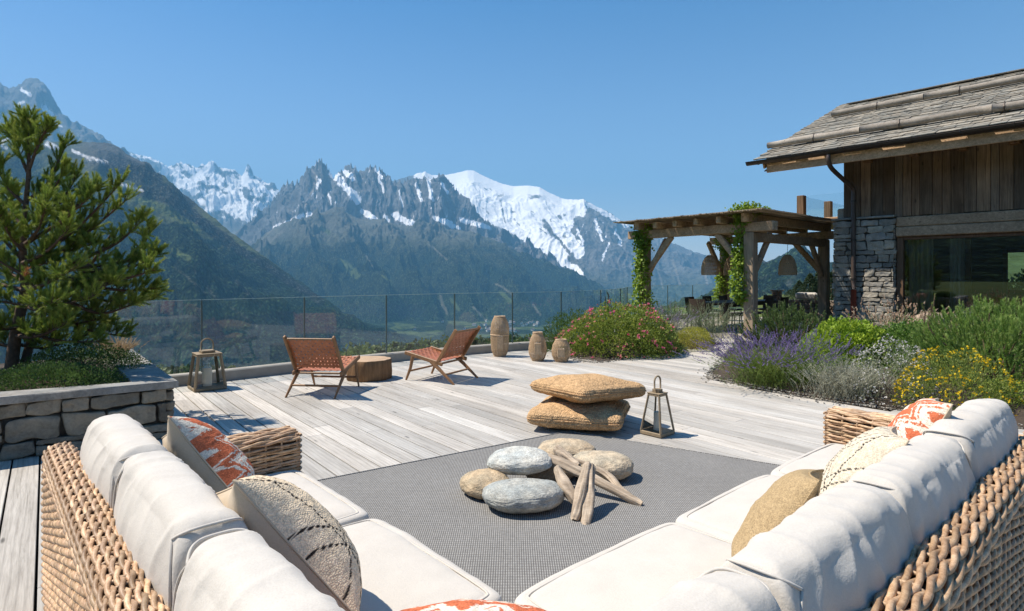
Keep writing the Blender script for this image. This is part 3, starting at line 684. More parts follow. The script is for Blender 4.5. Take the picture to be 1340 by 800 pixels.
tag(mb.build('deck_underside', M['dark']), kind='structure')

# ---------------------------------------------------------------- glass balustrade
def smooth_path(P, n=8):
    P = np.asarray(P, float); out = []
    for i in range(len(P) - 1):
        p0 = P[max(i - 1, 0)]; p1 = P[i]; p2 = P[i + 1]; p3 = P[min(i + 2, len(P) - 1)]
        for t in np.linspace(0, 1, n, endpoint=False):
            out.append(0.5 * (2 * p1 + (p2 - p0) * t + (2 * p0 - 5 * p1 + 4 * p2 - p3) * t * t + (3 * p1 - p0 - 3 * p2 + p3) * t ** 3))
    out.append(P[-1]); return np.array(out)
fp = smooth_path(fence_pts, 6)
tn = np.gradient(fp, axis=0); tn /= np.linalg.norm(tn, axis=1)[:, None]; nn_ = np.stack([tn[:, 1], -tn[:, 0]], 1)  # towards the terrace
bal = thing('glass_balustrade', (fence_pts[6][0], fence_pts[6][1], 0), 'frameless curved glass balustrade on a low stone kerb along the terrace edge', 'balustrade')
def ribbon(mb, pts2, nrm, prof, col=(1, 1, 1)):
    "extrude a cross section (offset towards terrace, z) along the path"
    pr = np.array(prof + prof[:1])
    V = np.zeros((len(pts2), len(pr), 3))
    V[..., :2] = pts2[:, None, :] + nrm[:, None, :] * pr[None, :, 0:1]; V[..., 2] = pr[None, :, 1]
    mb.grid(V, col)
    for k in (0, -1):
        mb.add(V[k][:-1], [tuple(range(len(prof)))[::(1 if k else -1)]], col)
mb = MB(); ribbon(mb, fp, nn_, [(-0.16, -0.6), (0.02, -0.6), (0.02, 0.135), (0.005, 0.15), (-0.145, 0.15), (-0.16, 0.135)])
mb.build('kerb', M['kerb'], bal)
for i in range(len(fence_pts) - 1):
    a, b = i * 6, i * 6 + 6
    seg = fp[a:b + 1].copy(); ns = nn_[a:b + 1]
    seg[0] += tn[a] * 0.006; seg[-1] -= tn[b] * 0.006
    mb = MB(); c = -0.075
    V = np.zeros((len(seg), 2, 3)); V[..., :2] = (seg + ns * c)[:, None, :]; V[:, 0, 2] = 0.152; V[:, 1, 2] = 1.15
    mb.grid(V)
    g = mb.build('glass_panel', M['glass'], bal, smooth=True)
    mb = MB(); ribbon(mb, seg, ns, [(c - 0.005, 1.151), (c + 0.005, 1.151), (c + 0.005, 1.157), (c - 0.005, 1.157)]); mb.build('edge', M['glassrim'], g, world=True)
for i in range(1, len(fence_pts) - 1):
    p = fp[i * 6] + nn_[i * 6] * -0.075
    mb = MB(); mb.box((p[0], p[1], 0.65), (0.020, 0.020, 0.995), Rz(math.atan2(tn[i * 6][1], tn[i * 6][0]))); mb.build('joint_post', M['glassedge'], bal)

# ---------------------------------------------------------------- rug
rg = thing('outdoor_rug', (0.1, 3.9, 0), 'flat woven grey outdoor rug in front of the sofa', 'rug')
ca, cb_, cc_ = np.array([0.54, 5.66]), np.array([-2.75, 3.36]), np.array([3.0, 4.05])
cb_ = ca + 0.92 * (cb_ - ca); cd_ = cb_ + (cc_ - ca)
n = 40; V = np.zeros((n, n, 3))
for i in range(n):
    for j in range(n):
        p = ca + (cb_ - ca) * i / (n - 1) + (cc_ - ca) * j / (n - 1)
        V[i, j] = (p[0], p[1], 0.011 + 0.0012 * sin(i * 1.1) * sin(j * 0.7))
mb = MB(); mb.grid(V, flip=False); 
rim = [V[0, 0], V[-1, 0], V[-1, -1], V[0, -1]]
mb.add([(*p[:2], z) for z in (0.0045, 0.0095) for p in rim], [(0, 1, 5, 4), (1, 2, 6, 5), (2, 3, 7, 6), (3, 0, 4, 7), (0, 3, 2, 1)])
ro = mb.build('weave', M['rug'], rg)
mb = MB(); P = np.concatenate([np.linspace(rim[k], rim[(k + 1) % 4], 30, endpoint=False) for k in range(4)]); P[:, 2] = 0.011
mb.tube(P, 0.007, 6, (0.85, 0.85, 0.85), closed=True); mb.build('binding', M['rug'], rg)

# ---------------------------------------------------------------- rounded solids
_cs = {}
def cube_sphere(n):
    "unit cube surface: unique vertices and quads"
    if n in _cs: return _cs[n]
    V = []; Q = []
    g = np.linspace(-1, 1, n + 1)
    for ax in range(3):
        for sg in (-1, 1):
            a, b = np.meshgrid(g, g, indexing='ij'); P = np.zeros((n + 1, n + 1, 3))
            P[..., ax] = sg; o = [k for k in range(3) if k != ax]; P[..., o[0]] = a; P[..., o[1]] = b
            i = np.arange(n)[:, None]; j = np.arange(n)[None, :]; base = len(V) * (n + 1) ** 2
            q = np.stack([i * (n + 1) + j, (i + 1) * (n + 1) + j, (i + 1) * (n + 1) + j + 1, i * (n + 1) + j + 1], -1).reshape(-1, 4) + base
            if (sg > 0) == (ax == 1): q = q[:, ::-1]
            V.append(P.reshape(-1, 3)); Q.append(q)
    V = np.concatenate(V); Q = np.concatenate(Q)
    key = np.round(V * 1e5).astype(int); _, first, inv = np.unique(key, axis=0, return_index=True, return_inverse=True)
    _cs[n] = (V[first], inv.reshape(-1)[Q]); return _cs[n]
def soft(P, k=6.0):
    return P / (np.sum(np.abs(P) ** k, 1) ** (1 / k))[:, None]
def normals(V, Q):
    n = np.cross(V[Q[:, 2]] - V[Q[:, 0]], V[Q[:, 3]] - V[Q[:, 1]]); N_ = np.zeros_like(V)
    for k in range(Q.shape[1]): np.add.at(N_, Q[:, k], n)
    return N_ / (np.linalg.norm(N_, axis=1)[:, None] + 1e-12)
def cushion(mb, size, n=44, k=7.0, puff=0.12, wr=0.006, seed=0.0, axis=2, col=(1, 1, 1), fold=0.0, crush=0.0):
    "box cushion centred on the origin, long side x; puffed, wrinkled"
    P, Q = cube_sphere(n); S = np.array(size) / 2
    kk = np.array([k, k, k])
    if axis == 1:      # bolster: rounded cross section, flat ends
        rho = (np.abs(P[:, 1]) ** k + np.abs(P[:, 2]) ** (k * 0.8)) ** (1 / k); U = P / ((rho ** 14 + np.abs(P[:, 0]) ** 14) ** (1 / 14.0))[:, None]
    else:              # seat: crisp plan, soft edges
        rho = (np.abs(P[:, 0]) ** 22 + np.abs(P[:, 1]) ** 22) ** (1 / 22.0); U = P / ((rho ** k + np.abs(P[:, 2]) ** k) ** (1 / k))[:, None]; U[:, 2] = np.sign(P[:, 2]) * np.minimum(np.abs(U[:, 2]), 1)
        q = np.clip((np.maximum(np.abs(P[:, 0]), np.abs(P[:, 1])) - 0.90) / 0.10, 0, 1); U[:, 2] *= 1 - 0.07 * q ** 2 * (np.abs(P[:, 2]) > .99)
    V = U * S
    ax = axis; o = [a for a in range(3) if a != ax]
    bul = (1 - np.clip(np.abs(P[:, o[0]]), 0, 1) ** 2.2) * (1 - np.clip(np.abs(P[:, o[1]]), 0, 1) ** 2.2)
    V[:, ax] += np.sign(U[:, ax]) * np.abs(U[:, ax]) ** 2 * bul * puff * S[ax] * 2
    # long sides belly outwards a little, ends pull in at the corners
    V[:, o[0]] *= 1 - 0.03 * np.abs(P[:, o[1]]) ** 3; V[:, o[1]] *= 1 - 0.02 * np.abs(P[:, o[0]]) ** 3 + 0.04 * (1 - P[:, ax] ** 2)
    Nn = normals(V, Q)
    if crush: V += crush * fbm(V * 2.3 + seed, 3)[:, None] * Nn
    a = V.copy(); a[:, 0] *= 3.2; a[:, 1] *= 1.0; a[:, 2] *= 1.0
    w1 = ridged(a * 2.0 + seed * 3.7 + 0.5 * fbm(V * 3 + seed, 2)[:, None], 2, 0.35) ** 2.2 - 0.4
    b = V.copy(); b[:, 0] *= 1.0; b[:, 1] *= 2.5
    w2 = ridged(b * 4.5 + seed + 1.2 * fbm(V * 3 + 5 + seed, 2)[:, None], 3) - 0.5
    near = 0.35 + 0.65 * np.clip(np.max(np.abs(P), 1) * 0 + np.sqrt((P ** 2).sum(1)) - 0.9, 0, 0.6) / 0.6
    V += Nn * ((w1 * wr + w2 * wr * 0.22) * near)[:, None]
    mb.add(V, Q, col)
    def edge_loop(sgn, m=60, ax=ax):
        o = [a_ for a_ in range(3) if a_ != ax]
        t = np.linspace(-1, 1, m); L = []
        for (A, B_) in ((t, t * 0 - 1), (t * 0 + 1, t), (-t, t * 0 + 1), (t * 0 - 1, -t)):
            q = np.zeros((m, 3)); q[:, o[0]] = A; q[:, o[1]] = B_; q[:, ax] = sgn; L.append(q[:-1])
        q = np.concatenate(L)
        if axis == 1: rho = (np.abs(q[:, 1]) ** k + np.abs(q[:, 2]) ** (k * 0.8)) ** (1 / k); U2 = q / ((rho ** 14 + np.abs(q[:, 0]) ** 14) ** (1 / 14.0))[:, None]
        else: rho = (np.abs(q[:, 0]) ** 22 + np.abs(q[:, 1]) ** 22) ** (1 / 22.0); U2 = q / ((rho ** k + np.abs(q[:, 2]) ** k) ** (1 / k))[:, None]; U2[:, 2] *= .93
        V2 = U2 * S
        V2[:, o[0]] *= 1 - 0.03 * np.abs(q[:, o[1]]) ** 3; V2[:, o[1]] *= 1 - 0.02 * np.abs(q[:, o[0]]) ** 3
        return V2 * 1.004
    return edge_loop
def xf(mb, R, t, start=0):
    "transform everything in the buffer"
    mb.V = [v @ np.asarray(R).T + np.asarray(t, float) for v in mb.V]; return mb

# ================================================================ SOFA
P0 = np.array([-0.015, 1.97, 0.0])
u_ = np.array([-698.0, 778.0]) / sqrt(698 ** 2 + 778 ** 2); v_ = np.array([867.0, 778.0]) / sqrt(867 ** 2 + 778 ** 2)
v_ = np.array([-u_[1] * -1, -u_[0]]) if False else np.array([u_[1], -u_[0]])
def UV(u, v, z=0.0): return np.array([P0[0] + u * u_[0] + v * v_[0], P0[1] + u * u_[1] + v * v_[1], z])
RUV = np.stack([np.array([*u_, 0]), np.array([*v_, 0]) * -1, np.array([0, 0, 1])], 1)   # x->u, y->-v
def uvmap(P):
    "local (u, v, z) -> world"
    P = np.asarray(P, float); out = np.empty_like(P)
    out[..., 0] = P0[0] + P[..., 0] * u_[0] + P[..., 1] * v_[0]; out[..., 1] = P0[1] + P[..., 0] * u_[1] + P[..., 1] * v_[1]; out[..., 2] = P[..., 2]
    return out
def weave(mb, place, prof, L, stake=0.055, sp=0.0145, rad=0.0072, l0=0.0, twill=None, sides=6, top=None, seed=0):
    """strands running along the length, weaving over stakes that follow the cross section.
    place(l, a, b) -> (u, v, z) ; prof = list of (a, b) cross-section points; top = (s0, s1, spacing, radius) for the thick braid"""
    pr = np.array(prof, float); d = np.linalg.norm(np.diff(pr, axis=0), axis=1); S = np.concatenate([[0], np.cumsum(d)])
    def at(s):
        a = np.interp(s, S, pr[:, 0]); b = np.interp(s, S, pr[:, 1])
        e = 0.004; a2 = np.interp(s + e, S, pr[:, 0]) - np.interp(s - e, S, pr[:, 0]); b2 = np.interp(s + e, S, pr[:, 1]) - np.interp(s - e, S, pr[:, 1])
        h = np.hypot(a2, b2) + 1e-9; return a, b, b2 / h, -a2 / h
    r_ = np.random.default_rng(seed)
    s = sp / 2; row = 0
    while s < S[-1]:
        thick = top is not None and top[0] < s < top[1]
        if thick:      # two-ply twisted rope
            R_, step, st = top[3], top[2], stake * 1.7; hr = R_ * 0.95; nseg = int(L / st * 9) + 1; l = np.linspace(0, L, nseg); ph0 = row * 2.1 + r_.uniform(-.3, .3)
            for ply in (0, pi):
                f = pi * l / st + ph0 + ply + 0.25 * np.sin(l * 3 + row)
                a, b, na, nb = at(np.clip(s + step * 0.5 + hr * np.cos(f), 0, S[-1]))
                off = hr * 0.9 * np.sin(f); pts = np.stack(place(l, a + na * off, b + nb * off), -1); k = r_.uniform(0.62, 1.25); kk = k * (1 + 0.12 * np.sin(l * 5 + r_.uniform(0, 6)))
                mb.tube(uvmap(pts), R_ * r_.uniform(.95, 1.05) * (1 + .05 * np.sin(l * 31)), sides + 1, np.stack([kk, kk * r_.uniform(.96, 1.0), kk * r_.uniform(.92, 1.0)], 1), ref=(0.13, 0.21, 0.97))
            s += step; row += 1; continue
        R_ = top[3] if thick else rad; step = top[2] if thick else sp; st = stake * (1.7 if thick else 1.15)
        nseg = int(L / st * 6) + 1
        l = np.linspace(0, L, nseg)
        ph = row * (pi if not thick else 2 * pi / 3) + r_.uniform(-.2, .2)
        a, b, na, nb = at(s + step * (0.16 if thick else 0.10) * np.cos(pi * l / st + ph))
        off = R_ * 0.9 * (np.tanh(1.8 * np.sin(pi * l / st + ph)) if thick else np.sin(pi * l / st + ph)) * (1 + 0.15 * np.sin(l * 23 + row * 2.1))
        rs = R_ * (1 + 0.05 * np.cos(2 * (pi * l / st + ph))) * r_.uniform(0.92, 1.08)
        pts = np.stack(place(l, a + na * off, b + nb * off), -1)
        k = r_.uniform(0.60, 1.25); kk = k * (1 + 0.12 * np.sin(l * 5 + r_.uniform(0, 6)))
        mb.tube(uvmap(pts), rs, sides, np.stack([kk, kk * r_.uniform(.96, 1.0), kk * r_.uniform(.92, 1.0)], 1), ref=(0.13, 0.21, 0.97) if abs(uvmap(pts)[-1, 2] - uvmap(pts)[0, 2]) < 0.2 else None)
        s += step; row += 1
    # stakes
    ss = np.linspace(0, S[-1], max(8, int(S[-1] / 0.03)))
    a, b, na, nb = at(ss)
    for l in np.arange(stake / 2, L, stake):
        pts = np.stack(place(np.full(len(ss), l), a, b), -1)
        mb.tube(uvmap(pts), rad * 0.75, 5, (0.8, 0.78, 0.75))
def arc(c, r, a0, a1, n=7):
    return [(c[0] + r * cos(radians(t)), c[1] + r * sin(radians(t))) for t in np.linspace(a0, a1, n)]
sofa = thing('corner_sofa', UV(-0.5, -0.5), 'large L-shaped woven wicker corner sofa with cream cushions', 'sofa')
BT, BH = 0.115, 0.715           # back thickness, height
AT, AH = 0.20, 0.62
def core(name_mb, a0, a1, b0, b1, z0, z1):
    P = uvmap(np.array([(a, b, z) for a in (a0, a1) for b in (b0, b1) for z in (z0, z1)], float))
    f = [tuple(x) for x in BOXF]
    name_mb.add(P, [t[::-1] for t in f], (1, 1, 1), 1)
r = 0.05
prof_back = [(0, 0.03), (0, BH - r)] + arc((r, BH - r), r, 180, 90)[1:] + [(BT - r, BH)] + arc((BT - r, BH - r), r, 90, 0)[1:] + [(BT, 0.42)]
so_ = BH - r - 0.03
# left wing back : outer face at v = -1.08, runs along u
mb = MB(); core(mb, -1.06, 1.96, -1.065, -1.08 + BT - 0.015, 0.03, BH - 0.02)
weave(mb, lambda l, a, b: (-1.08 + l, -1.08 + a, b), prof_back, 3.06, stake=0.044, sp=0.0155, rad=0.0077, top=(so_ - 0.05, so_ + 0.155, 0.025, 0.0070), seed=1)
mb.build('backrest', [M['wicker'], M['wickerdark']], sofa, smooth=True)
# right wing back : outer face at u = -1.08, runs along v
mb = MB(); core(mb, -1.065, -1.08 + BT - 0.015, -1.06, 2.96, 0.03, BH - 0.02)
weave(mb, lambda l, a, b: (-1.08 + a, -1.08 + l, b), prof_back, 4.04, stake=0.075, sp=0.0165, rad=0.0083, top=(so_ - 0.04, so_ + 0.155, 0.0305, 0.0090), seed=2)
mb.build('backrest', [M['wicker'], M['wickerdark']], sofa, smooth=True)
r = 0.045
def arm(axis, a0, a1, b0, b1, seed):
    "arm box between a0..a1 (thickness) and b0..b1 (length); axis 'u' : thickness along u, length along v"
    mb = MB(); T = a1 - a0
    if axis == 'u': core(mb, a0 + .015, a1 - .015, b0 + .02, b1 - .02, 0.03, AH - 0.02)
    else: core(mb, b0 + .02, b1 - .02, a0 + .015, a1 - .015, 0.03, AH - 0.02)
    pl = (lambda l, a, b: (a0 + a, b0 + l, b)) if axis == 'u' else (lambda l, a, b: (b0 + l, a0 + a, b))
    prof = [(0, 0.03), (0, AH - r)] + arc((r, AH - r), r, 180, 90)[1:] + [(T - r, AH)] + arc((T - r, AH - r), r, 90, 0)[1:] + [(T, 0.03)]
    sd = AH - r - 0.03
    weave(mb, pl, prof, b1 - b0 - 0.012, stake=0.085, sp=0.0155, rad=0.0078, top=(sd - 0.01, sd + T - 2 * r + 0.12, 0.030, 0.0080), seed=seed)
    # end face: rows across, wrapping the corner
    rr_ = np.random.default_rng(seed + 50)
    z = 0.045; row = 0
    while z < AH - 0.012:
        inset = r - sqrt(max(r * r - max(0, z - (AH - r)) ** 2, 0)) if z > AH - r else 0
        t = np.linspace(inset, T - inset, 15); off = 0.0075 * np.sin(pi * t / 0.055 + row * pi) - 0.014 * (2 * np.abs((t - T / 2) / T)) ** 6
        P = (np.stack([a0 + t, b1 + off, 0 * t + z], -1) if axis == 'u' else np.stack([b1 + off, a0 + t, 0 * t + z], -1))
        k = rr_.uniform(0.75, 1.2); mb.tube(uvmap(P), 0.0078, 6, (k, k * .98, k * .95), ref=(0, 0, 1)); z += 0.0155; row += 1
    mb.build('armrest', [M['wicker'], M['wickerdark']], sofa, smooth=True)
arm('u', 1.78, 1.98, -1.08 + BT, 0.04, 5)
arm('v', 2.76, 2.96, -1.08 + BT, 0.04, 6)
# seat base, with woven front
mb = MB(); core(mb, -1.0, 1.78, -1.0, -0.02, 0.05, 0.29); core(mb, -1.0, -0.02, 0, 2.76, 0.05, 0.287)
weave(mb, lambda l, a, b: (0.0 + l, -0.01 - a, b), [(0, 0.04), (0, 0.30)], 1.78, seed=8)
weave(mb, lambda l, a, b: (-0.01 - a, 0.0 + l, b), [(0, 0.04), (0, 0.30)], 2.76, seed=9)
mb.build('seat_base', [M['wicker'], M['wickerdark']], sofa, smooth=True)
def put_cushion(name, u0, u1, v0, v1, z0, z1, axis, seed, wr, puff, lean=0.0, k=7.0, n=44, rot=0.0, crush=0.012):
    "axis: 'z' seat cushion; 'u'/'v' back cushion whose big faces look along that axis"
    mb = MB(); su, sv, sz = u1 - u0, v1 - v0, z1 - z0
    if axis == 'z':
        lp = cushion(mb, (su, sv, sz), n, k, puff, wr, seed, 2, crush=crush); Rl = np.eye(3)
    elif axis == 'v':
        lp = cushion(mb, (su, sv, sz), n, k, puff, wr, seed, 1, crush=crush); Rl = Rx(lean)
    else:
        lp = cushion(mb, (sv, su, sz), n, k, puff, wr, seed, 1, crush=crush); Rl = Rz(pi / 2) @ Rx(lean)
    loops = [lp(1), lp(-1)] if axis == 'z' else [lp(1, ax=0), lp(-1, ax=0)]
    c = np.array([(u0 + u1) / 2, (v0 + v1) / 2, (z0 + z1) / 2]); Rl = Rl @ Rz(0) 
    mb.V = [uvmap((v @ Rl.T) @ Rz(rot).T + c) for v in mb.V]
    o = mb.build(name, M['linen'], sofa, smooth=True)
    m2 = MB()
    for q in loops:
        m2 = MB(); m2.tube(uvmap((q @ Rl.T) @ Rz(rot).T + c), 0.0042, 5, (0.93, 0.92, 0.9), closed=True); m2.build('piping', M['linen'], o, smooth=True)
    return o
ZS0, ZS1 = 0.285, 0.445
for i, (a, b) in enumerate([(0.0, 0.915), (0.92, 1.775)]):
    put_cushion('seat_cushion', a, b, -0.98, 0.012, ZS0, ZS1, 'z', 1 + i, 0.0035, 0.12, k=9)
for i, (a, b) in enumerate([(0.0, 0.955), (0.96, 1.87), (1.875, 2.755)]):
    put_cushion('seat_cushion', -0.98, 0.012, a, b, ZS0, ZS1, 'z', 5 + i, 0.0035, 0.12, k=9)
put_cushion('seat_cushion', -0.98, -0.004, -0.98, -0.004, ZS0, ZS1 - 0.004, 'z', 9, 0.0035, 0.12, k=9)
vb0, vb1 = -0.965, -0.755
for i, (a, b) in enumerate([(0.97, 1.76), (0.13, 0.965), (-0.70, 0.125)]):
    put_cushion('back_cushion', a, b, vb0, vb1, 0.43, 0.868 + 0.012 * (i == 1), 'v', 21 + i * 1.7, 0.014, 0.14, k=3.6, n=84, crush=0.016)
for i, (a, b) in enumerate([(1.55, 2.50), (0.72, 1.545), (-0.06, 0.715), (-0.98, -0.065)]):
    put_cushion('back_cushion', vb0, vb1, a, b, 0.43, 0.868 + 0.012 * (i == 0), 'u', 31 + i * 2.3, 0.014, 0.14, k=3.6, n=84, crush=0.016)

# ---------------------------------------------------------------- throw pillows
def pillow(name, center, face, up, size, thick, fn, label, back='beige', seed=0, mat='kilim', n=151, group=None, twist=0.0):
    """face: direction the patterned side looks (u,v,z local); up: direction of the pillow's top edge"""
    f = np.array(face, float); f /= np.linalg.norm(f); up = np.array(up, float); up = up - f * (up @ f); up /= np.linalg.norm(up)
    x = np.cross(up, f)
    s = np.linspace(-1, 1, n); S_, T_ = np.meshgrid(s, s, indexing='ij')
    w, h = size[0] / 2, size[1] / 2
    prof = ((1 - np.abs(S_) ** 2.6) * (1 - np.abs(T_) ** 2.6)) ** 0.5
    th = thick / 2 * prof * (1 - 0.16 * T_)
    pinch = 0.075
    X = S_ * w * (1 - pinch * (1 - T_ ** 2)); Y = T_ * h * (1 - pinch * (1 - S_ ** 2))
    wr = 0.010 * (ridged(np.stack([S_ * 1.6 + seed, T_ * 1.6, 0 * S_ + seed], -1), 4) - 0.5) * np.minimum(1, prof * 2) + 0.006 * fbm(np.stack([S_ * 3, T_ * 3, 0 * S_ + seed + 9], -1), 3) * prof
    c = np.array(center, float)
    bend = 0.03 * (S_ ** 2)
    def place(Z): return uvmap(c + X[..., None] * x + Y[..., None] * up + (Z - bend)[..., None] * f)
    root = thing(name, uvmap(c) - np.array([0, 0, h * 0.9]), label, 'pillow', group)
    mb = MB(); col = fn(S_, T_)
    mb.grid(place(th + wr), col)
    o = mb.build('cover_front', M[mat], root, smooth=True)
    mb = MB(); mb.grid(place(-th * 0.95 + wr * 0.6)[::2, ::2], (1, 1, 1), flip=True); mb.build('cover_back', M[back], root, smooth=True)
    edge = np.concatenate([place(0 * th)[0, :-1], place(0 * th)[:-1, -1], place(0 * th)[-1, :0:-1], place(0 * th)[:0:-1, 0]])
    mb = MB(); mb.tube(edge[::3], 0.004, 5, (0.8, 0.75, 0.7), closed=True); mb.build('seam', M[back], root, smooth=True)
    return root
RUST = np.array([0.60, 0.165, 0.08]); CRM = np.array([0.80, 0.73, 0.62]); BLK = np.array([0.035, 0.03, 0.028]); SAND = np.array([0.92, 0.74, 0.52])
def tri(x): return 2 * np.abs(x - np.floor(x + 0.5))
def f_kilim(seed=0, ang=0.0, fr=1.3):
    def f(S_, T_):
        a = S_ * cos(ang) + T_ * sin(ang); b = -S_ * sin(ang) + T_ * cos(ang)
        w = 0.10 * fbm(np.stack([S_ * 9, T_ * 9, 0 * S_ + seed], -1), 3)
        z = a * fr + 0.42 * tri(b * 2.2 + seed) + w
        k = np.mod(z, 1.0)
        band = ((k > 0.36) & (k < 0.56)) | ((k > 0.64) & (k < 0.74)) | ((k > 0.90) & (k < 0.95))
        fl = (fbm(np.stack([S_ * 22, T_ * 22, 0 * S_ + seed], -1), 2) > 0.12) & (k > 0.30) & (k < 0.80)
        m = (band | fl).astype(float)[..., None]
        base = RUST * (1 + 0.25 * fbm(np.stack([S_ * 5, T_ * 5, 0 * S_ + seed + 3], -1), 3))[..., None]
        return base * (1 - m) + CRM * m
    return f
def f_dash(seed=0, base=SAND):
    def f(S_, T_):
        c = base * (1 + 0.18 * fbm(np.stack([S_ * 6, T_ * 6, 0 * S_ + seed], -1), 3))[..., None] + 0 * S_[..., None]
        k = np.zeros_like(S_, bool)
        for (sx, off) in ((1, 0.0), (1, 0.28), (1, -0.9), (1, -1.18), (-1, 0.0), (-1, 0.28), (-1, -0.9), (-1, -1.18)):
            z = T_ - sx * 1.15 * (S_ - 0.1) - off
            k |= (np.abs(z) < 0.022)
        for x0 in (-0.62, 0.72): k |= np.abs(S_ - x0 - 0.02 * tri(T_ * 6)) < 0.016
        d = (np.mod(T_ * 16 + S_ * 3, 1) < 0.68)
        for yy in np.arange(-0.9, 0.9, 0.105):
            k |= (np.abs(T_ - yy - 0.10 * tri(S_ * 2)) < 0.012) & (np.abs(S_ - 0.1) < 0.30) & (np.mod(S_ * 20, 1) < .7)
        k &= d
        return np.where(k[..., None], BLK, c)
    return f
def f_plain(S_, T_): return np.ones(S_.shape + (3,))

pillow('throw_pillow', (1.22, -0.59, 0.70), (0.08, 0.86, 0.50), (0.42, -0.5, 0.8), (0.47, 0.47), 0.24, f_kilim(0.3, 0.5, 1.1), 'rust and cream kilim pillow leaning on the left sofa wing beside the armrest', seed=1)
pillow('throw_pillow', (0.35, -0.60, 0.675), (0.08, 0.84, 0.53), (0.40, -0.5, 0.8), (0.51, 0.51), 0.27, f_dash(1.0), 'sand pillow with dashed black lozenges leaning on the left sofa wing', seed=2)
pillow('throw_pillow', (-0.42, -0.45, 0.642), (1.0, 1.0, 1.8), (-0.6, -0.6, 1), (0.56, 0.46), 0.20, f_kilim(0.8, 1.57, 1.6), 'rust and cream kilim pillow in the sofa corner nearest the camera', seed=3)
pillow('throw_pillow', (-0.58, 0.70, 0.662), (1.0, -0.22, 0.55), (-0.42, 0.38, 1), (0.50, 0.44), 0.17, f_plain, 'plain golden burlap pillow leaning on the right sofa wing', back='burlap', mat='burlap', seed=4, n=91)
pillow('throw_pillow', (-0.61, 1.40, 0.67), (1.0, -0.28, 0.60), (-0.35, 0.25, 1), (0.50, 0.48), 0.22, f_dash(5.0, np.array([0.70, 0.62, 0.49])), 'cream pillow with black dashed lines between the golden and the rust pillows', seed=5)
pillow('throw_pillow', (-0.65, 1.93, 0.71), (1.0, -0.26, 0.50), (-0.35, 0.25, 1), (0.50, 0.50), 0.22, f_kilim(0.1, 0.2, 1.0), 'rust and cream kilim pillow near the armrest of the right sofa wing', seed=6)
# ================================================================ STONE WALLS (real stones)
def rubble(mb, O, ux, uz, nrm, Wd, H, rows, wr_, seed, colA, colB, gap=0.012, depth=0.05, mi=0):
    "random rubble: rounded stones on the rectangle O + ux*[0,W] + uz*[0,H], bulging along nrm"
    r = random.Random(seed); O = np.array(O, float); ux = np.array(ux, float); uz = np.array(uz, float); nrm = np.array(nrm, float)
    y = 0
    P, Q = cube_sphere(11)
    P2 = soft(P, 8.0)
    while y < H - 0.01:
        h = r.uniform(*rows); h = H - y if H - y < rows[0] * 1.5 else h
        x = 0
        while x < Wd - 0.005:
            w = r.uniform(*wr_); w = Wd - x if Wd - x < wr_[0] * 1.4 else w
            parts = [(x, y, w, h)]
            if h > rows[0] * 1.5 and r.random() < 0.38:
                f = r.uniform(0.35, 0.65); parts = [(x, y, w, h * f), (x, y + h * f, w, h * (1 - f))]
            for (a, b, c, d) in parts:
                k = r.random(); col = np.array(colA) * (1 - k) + np.array(colB) * k; col = col * r.uniform(0.72, 1.2)
                V = P2 * np.array([max((c - gap) / 2, .004), max((d - gap) / 2, .004), depth * r.uniform(0.6, 1.1)])
                sk = r.uniform(-.12, .12); V[:, 1] += V[:, 0] * sk * min(1, d / c); V[:, 0] += V[:, 1] * r.uniform(-.15, .15)
                V += 0.16 * min(c, d) * np.stack([perlin(V / (min(c, d) * 0.9) + 7.7 * k * 30), perlin(V / (min(c, d) * 0.9) + 3.3 + k * 30), 0.8 * perlin(V / (min(c, d) * .6) + 11 + k * 30)], 1)
                V[:, 2] = np.minimum(V[:, 2], depth * 0.9 + 0.015 * perlin(V / 0.07 + k * 9) + V[:, 0] * r.uniform(-.06, .06) + V[:, 1] * r.uniform(-.1, .1)); V += 0.006 * ridged(V / 0.045 + k * 5, 3)[:, None] * np.array([0, 0, 1.0])
                cc = O + ux * (a + c / 2) + uz * (b + d / 2)
                Wv = cc + V[:, 0:1] * ux + V[:, 1:2] * uz + V[:, 2:3] * nrm
                mb.add(Wv, Q, col, mi)
            x += w
        y += h
# planter
pA = np.array([-6.35, 3.15]); pB = np.array([-3.17, 5.50]); pC = np.array([-5.15, 7.92]); pD = np.array([-8.0, 5.4])
PH = 0.46
pl = thing('stone_planter', (pB[0], pB[1], 0), 'raised rubble stone planter with slate coping holding a mountain pine', 'planter')
mb = MB()
fd = (pB - pA) / np.linalg.norm(pB - pA); fn_ = np.array([fd[1], -fd[0]])
sd = (pC - pB) / np.linalg.norm(pC - pB); sn = np.array([sd[1], -sd[0]])
def quadprism(mb, pts, z0, z1, col=(1, 1, 1), mi=0):
    n = len(pts); V = [(p[0], p[1], z) for z in (z0, z1) for p in pts]
    a = sum(pts[i][0] * pts[(i + 1) % n][1] - pts[(i + 1) % n][0] * pts[i][1] for i in range(n))
    f = [(i, (i + 1) % n, n + (i + 1) % n, n + i) for i in range(n)] + [tuple(range(n))[::-1], tuple(range(n, 2 * n))]
    if a < 0: f = [t[::-1] for t in f]
    mb.add(V, f, col, mi)
ins = lambda p, d: p + d
quadprism(mb, [pA - fn_ * .03, pB - fn_ * .03 - sn * .03, pC - sn * .03, pC - sn * .3 - sd * .2, pB - sn * .33 + sd * .1 - fn_ * .3, pA - fn_ * .3], 0.0, PH, (1, 1, 1), 1)
rubble(mb, (*pA, 0.0), (*fd, 0), (0, 0, 1), (*fn_, 0), np.linalg.norm(pB - pA) - 0.02, PH, (0.09, 0.20), (0.16, 0.42), 12, (0.235, 0.215, 0.185), (0.33, 0.295, 0.245), depth=0.055)
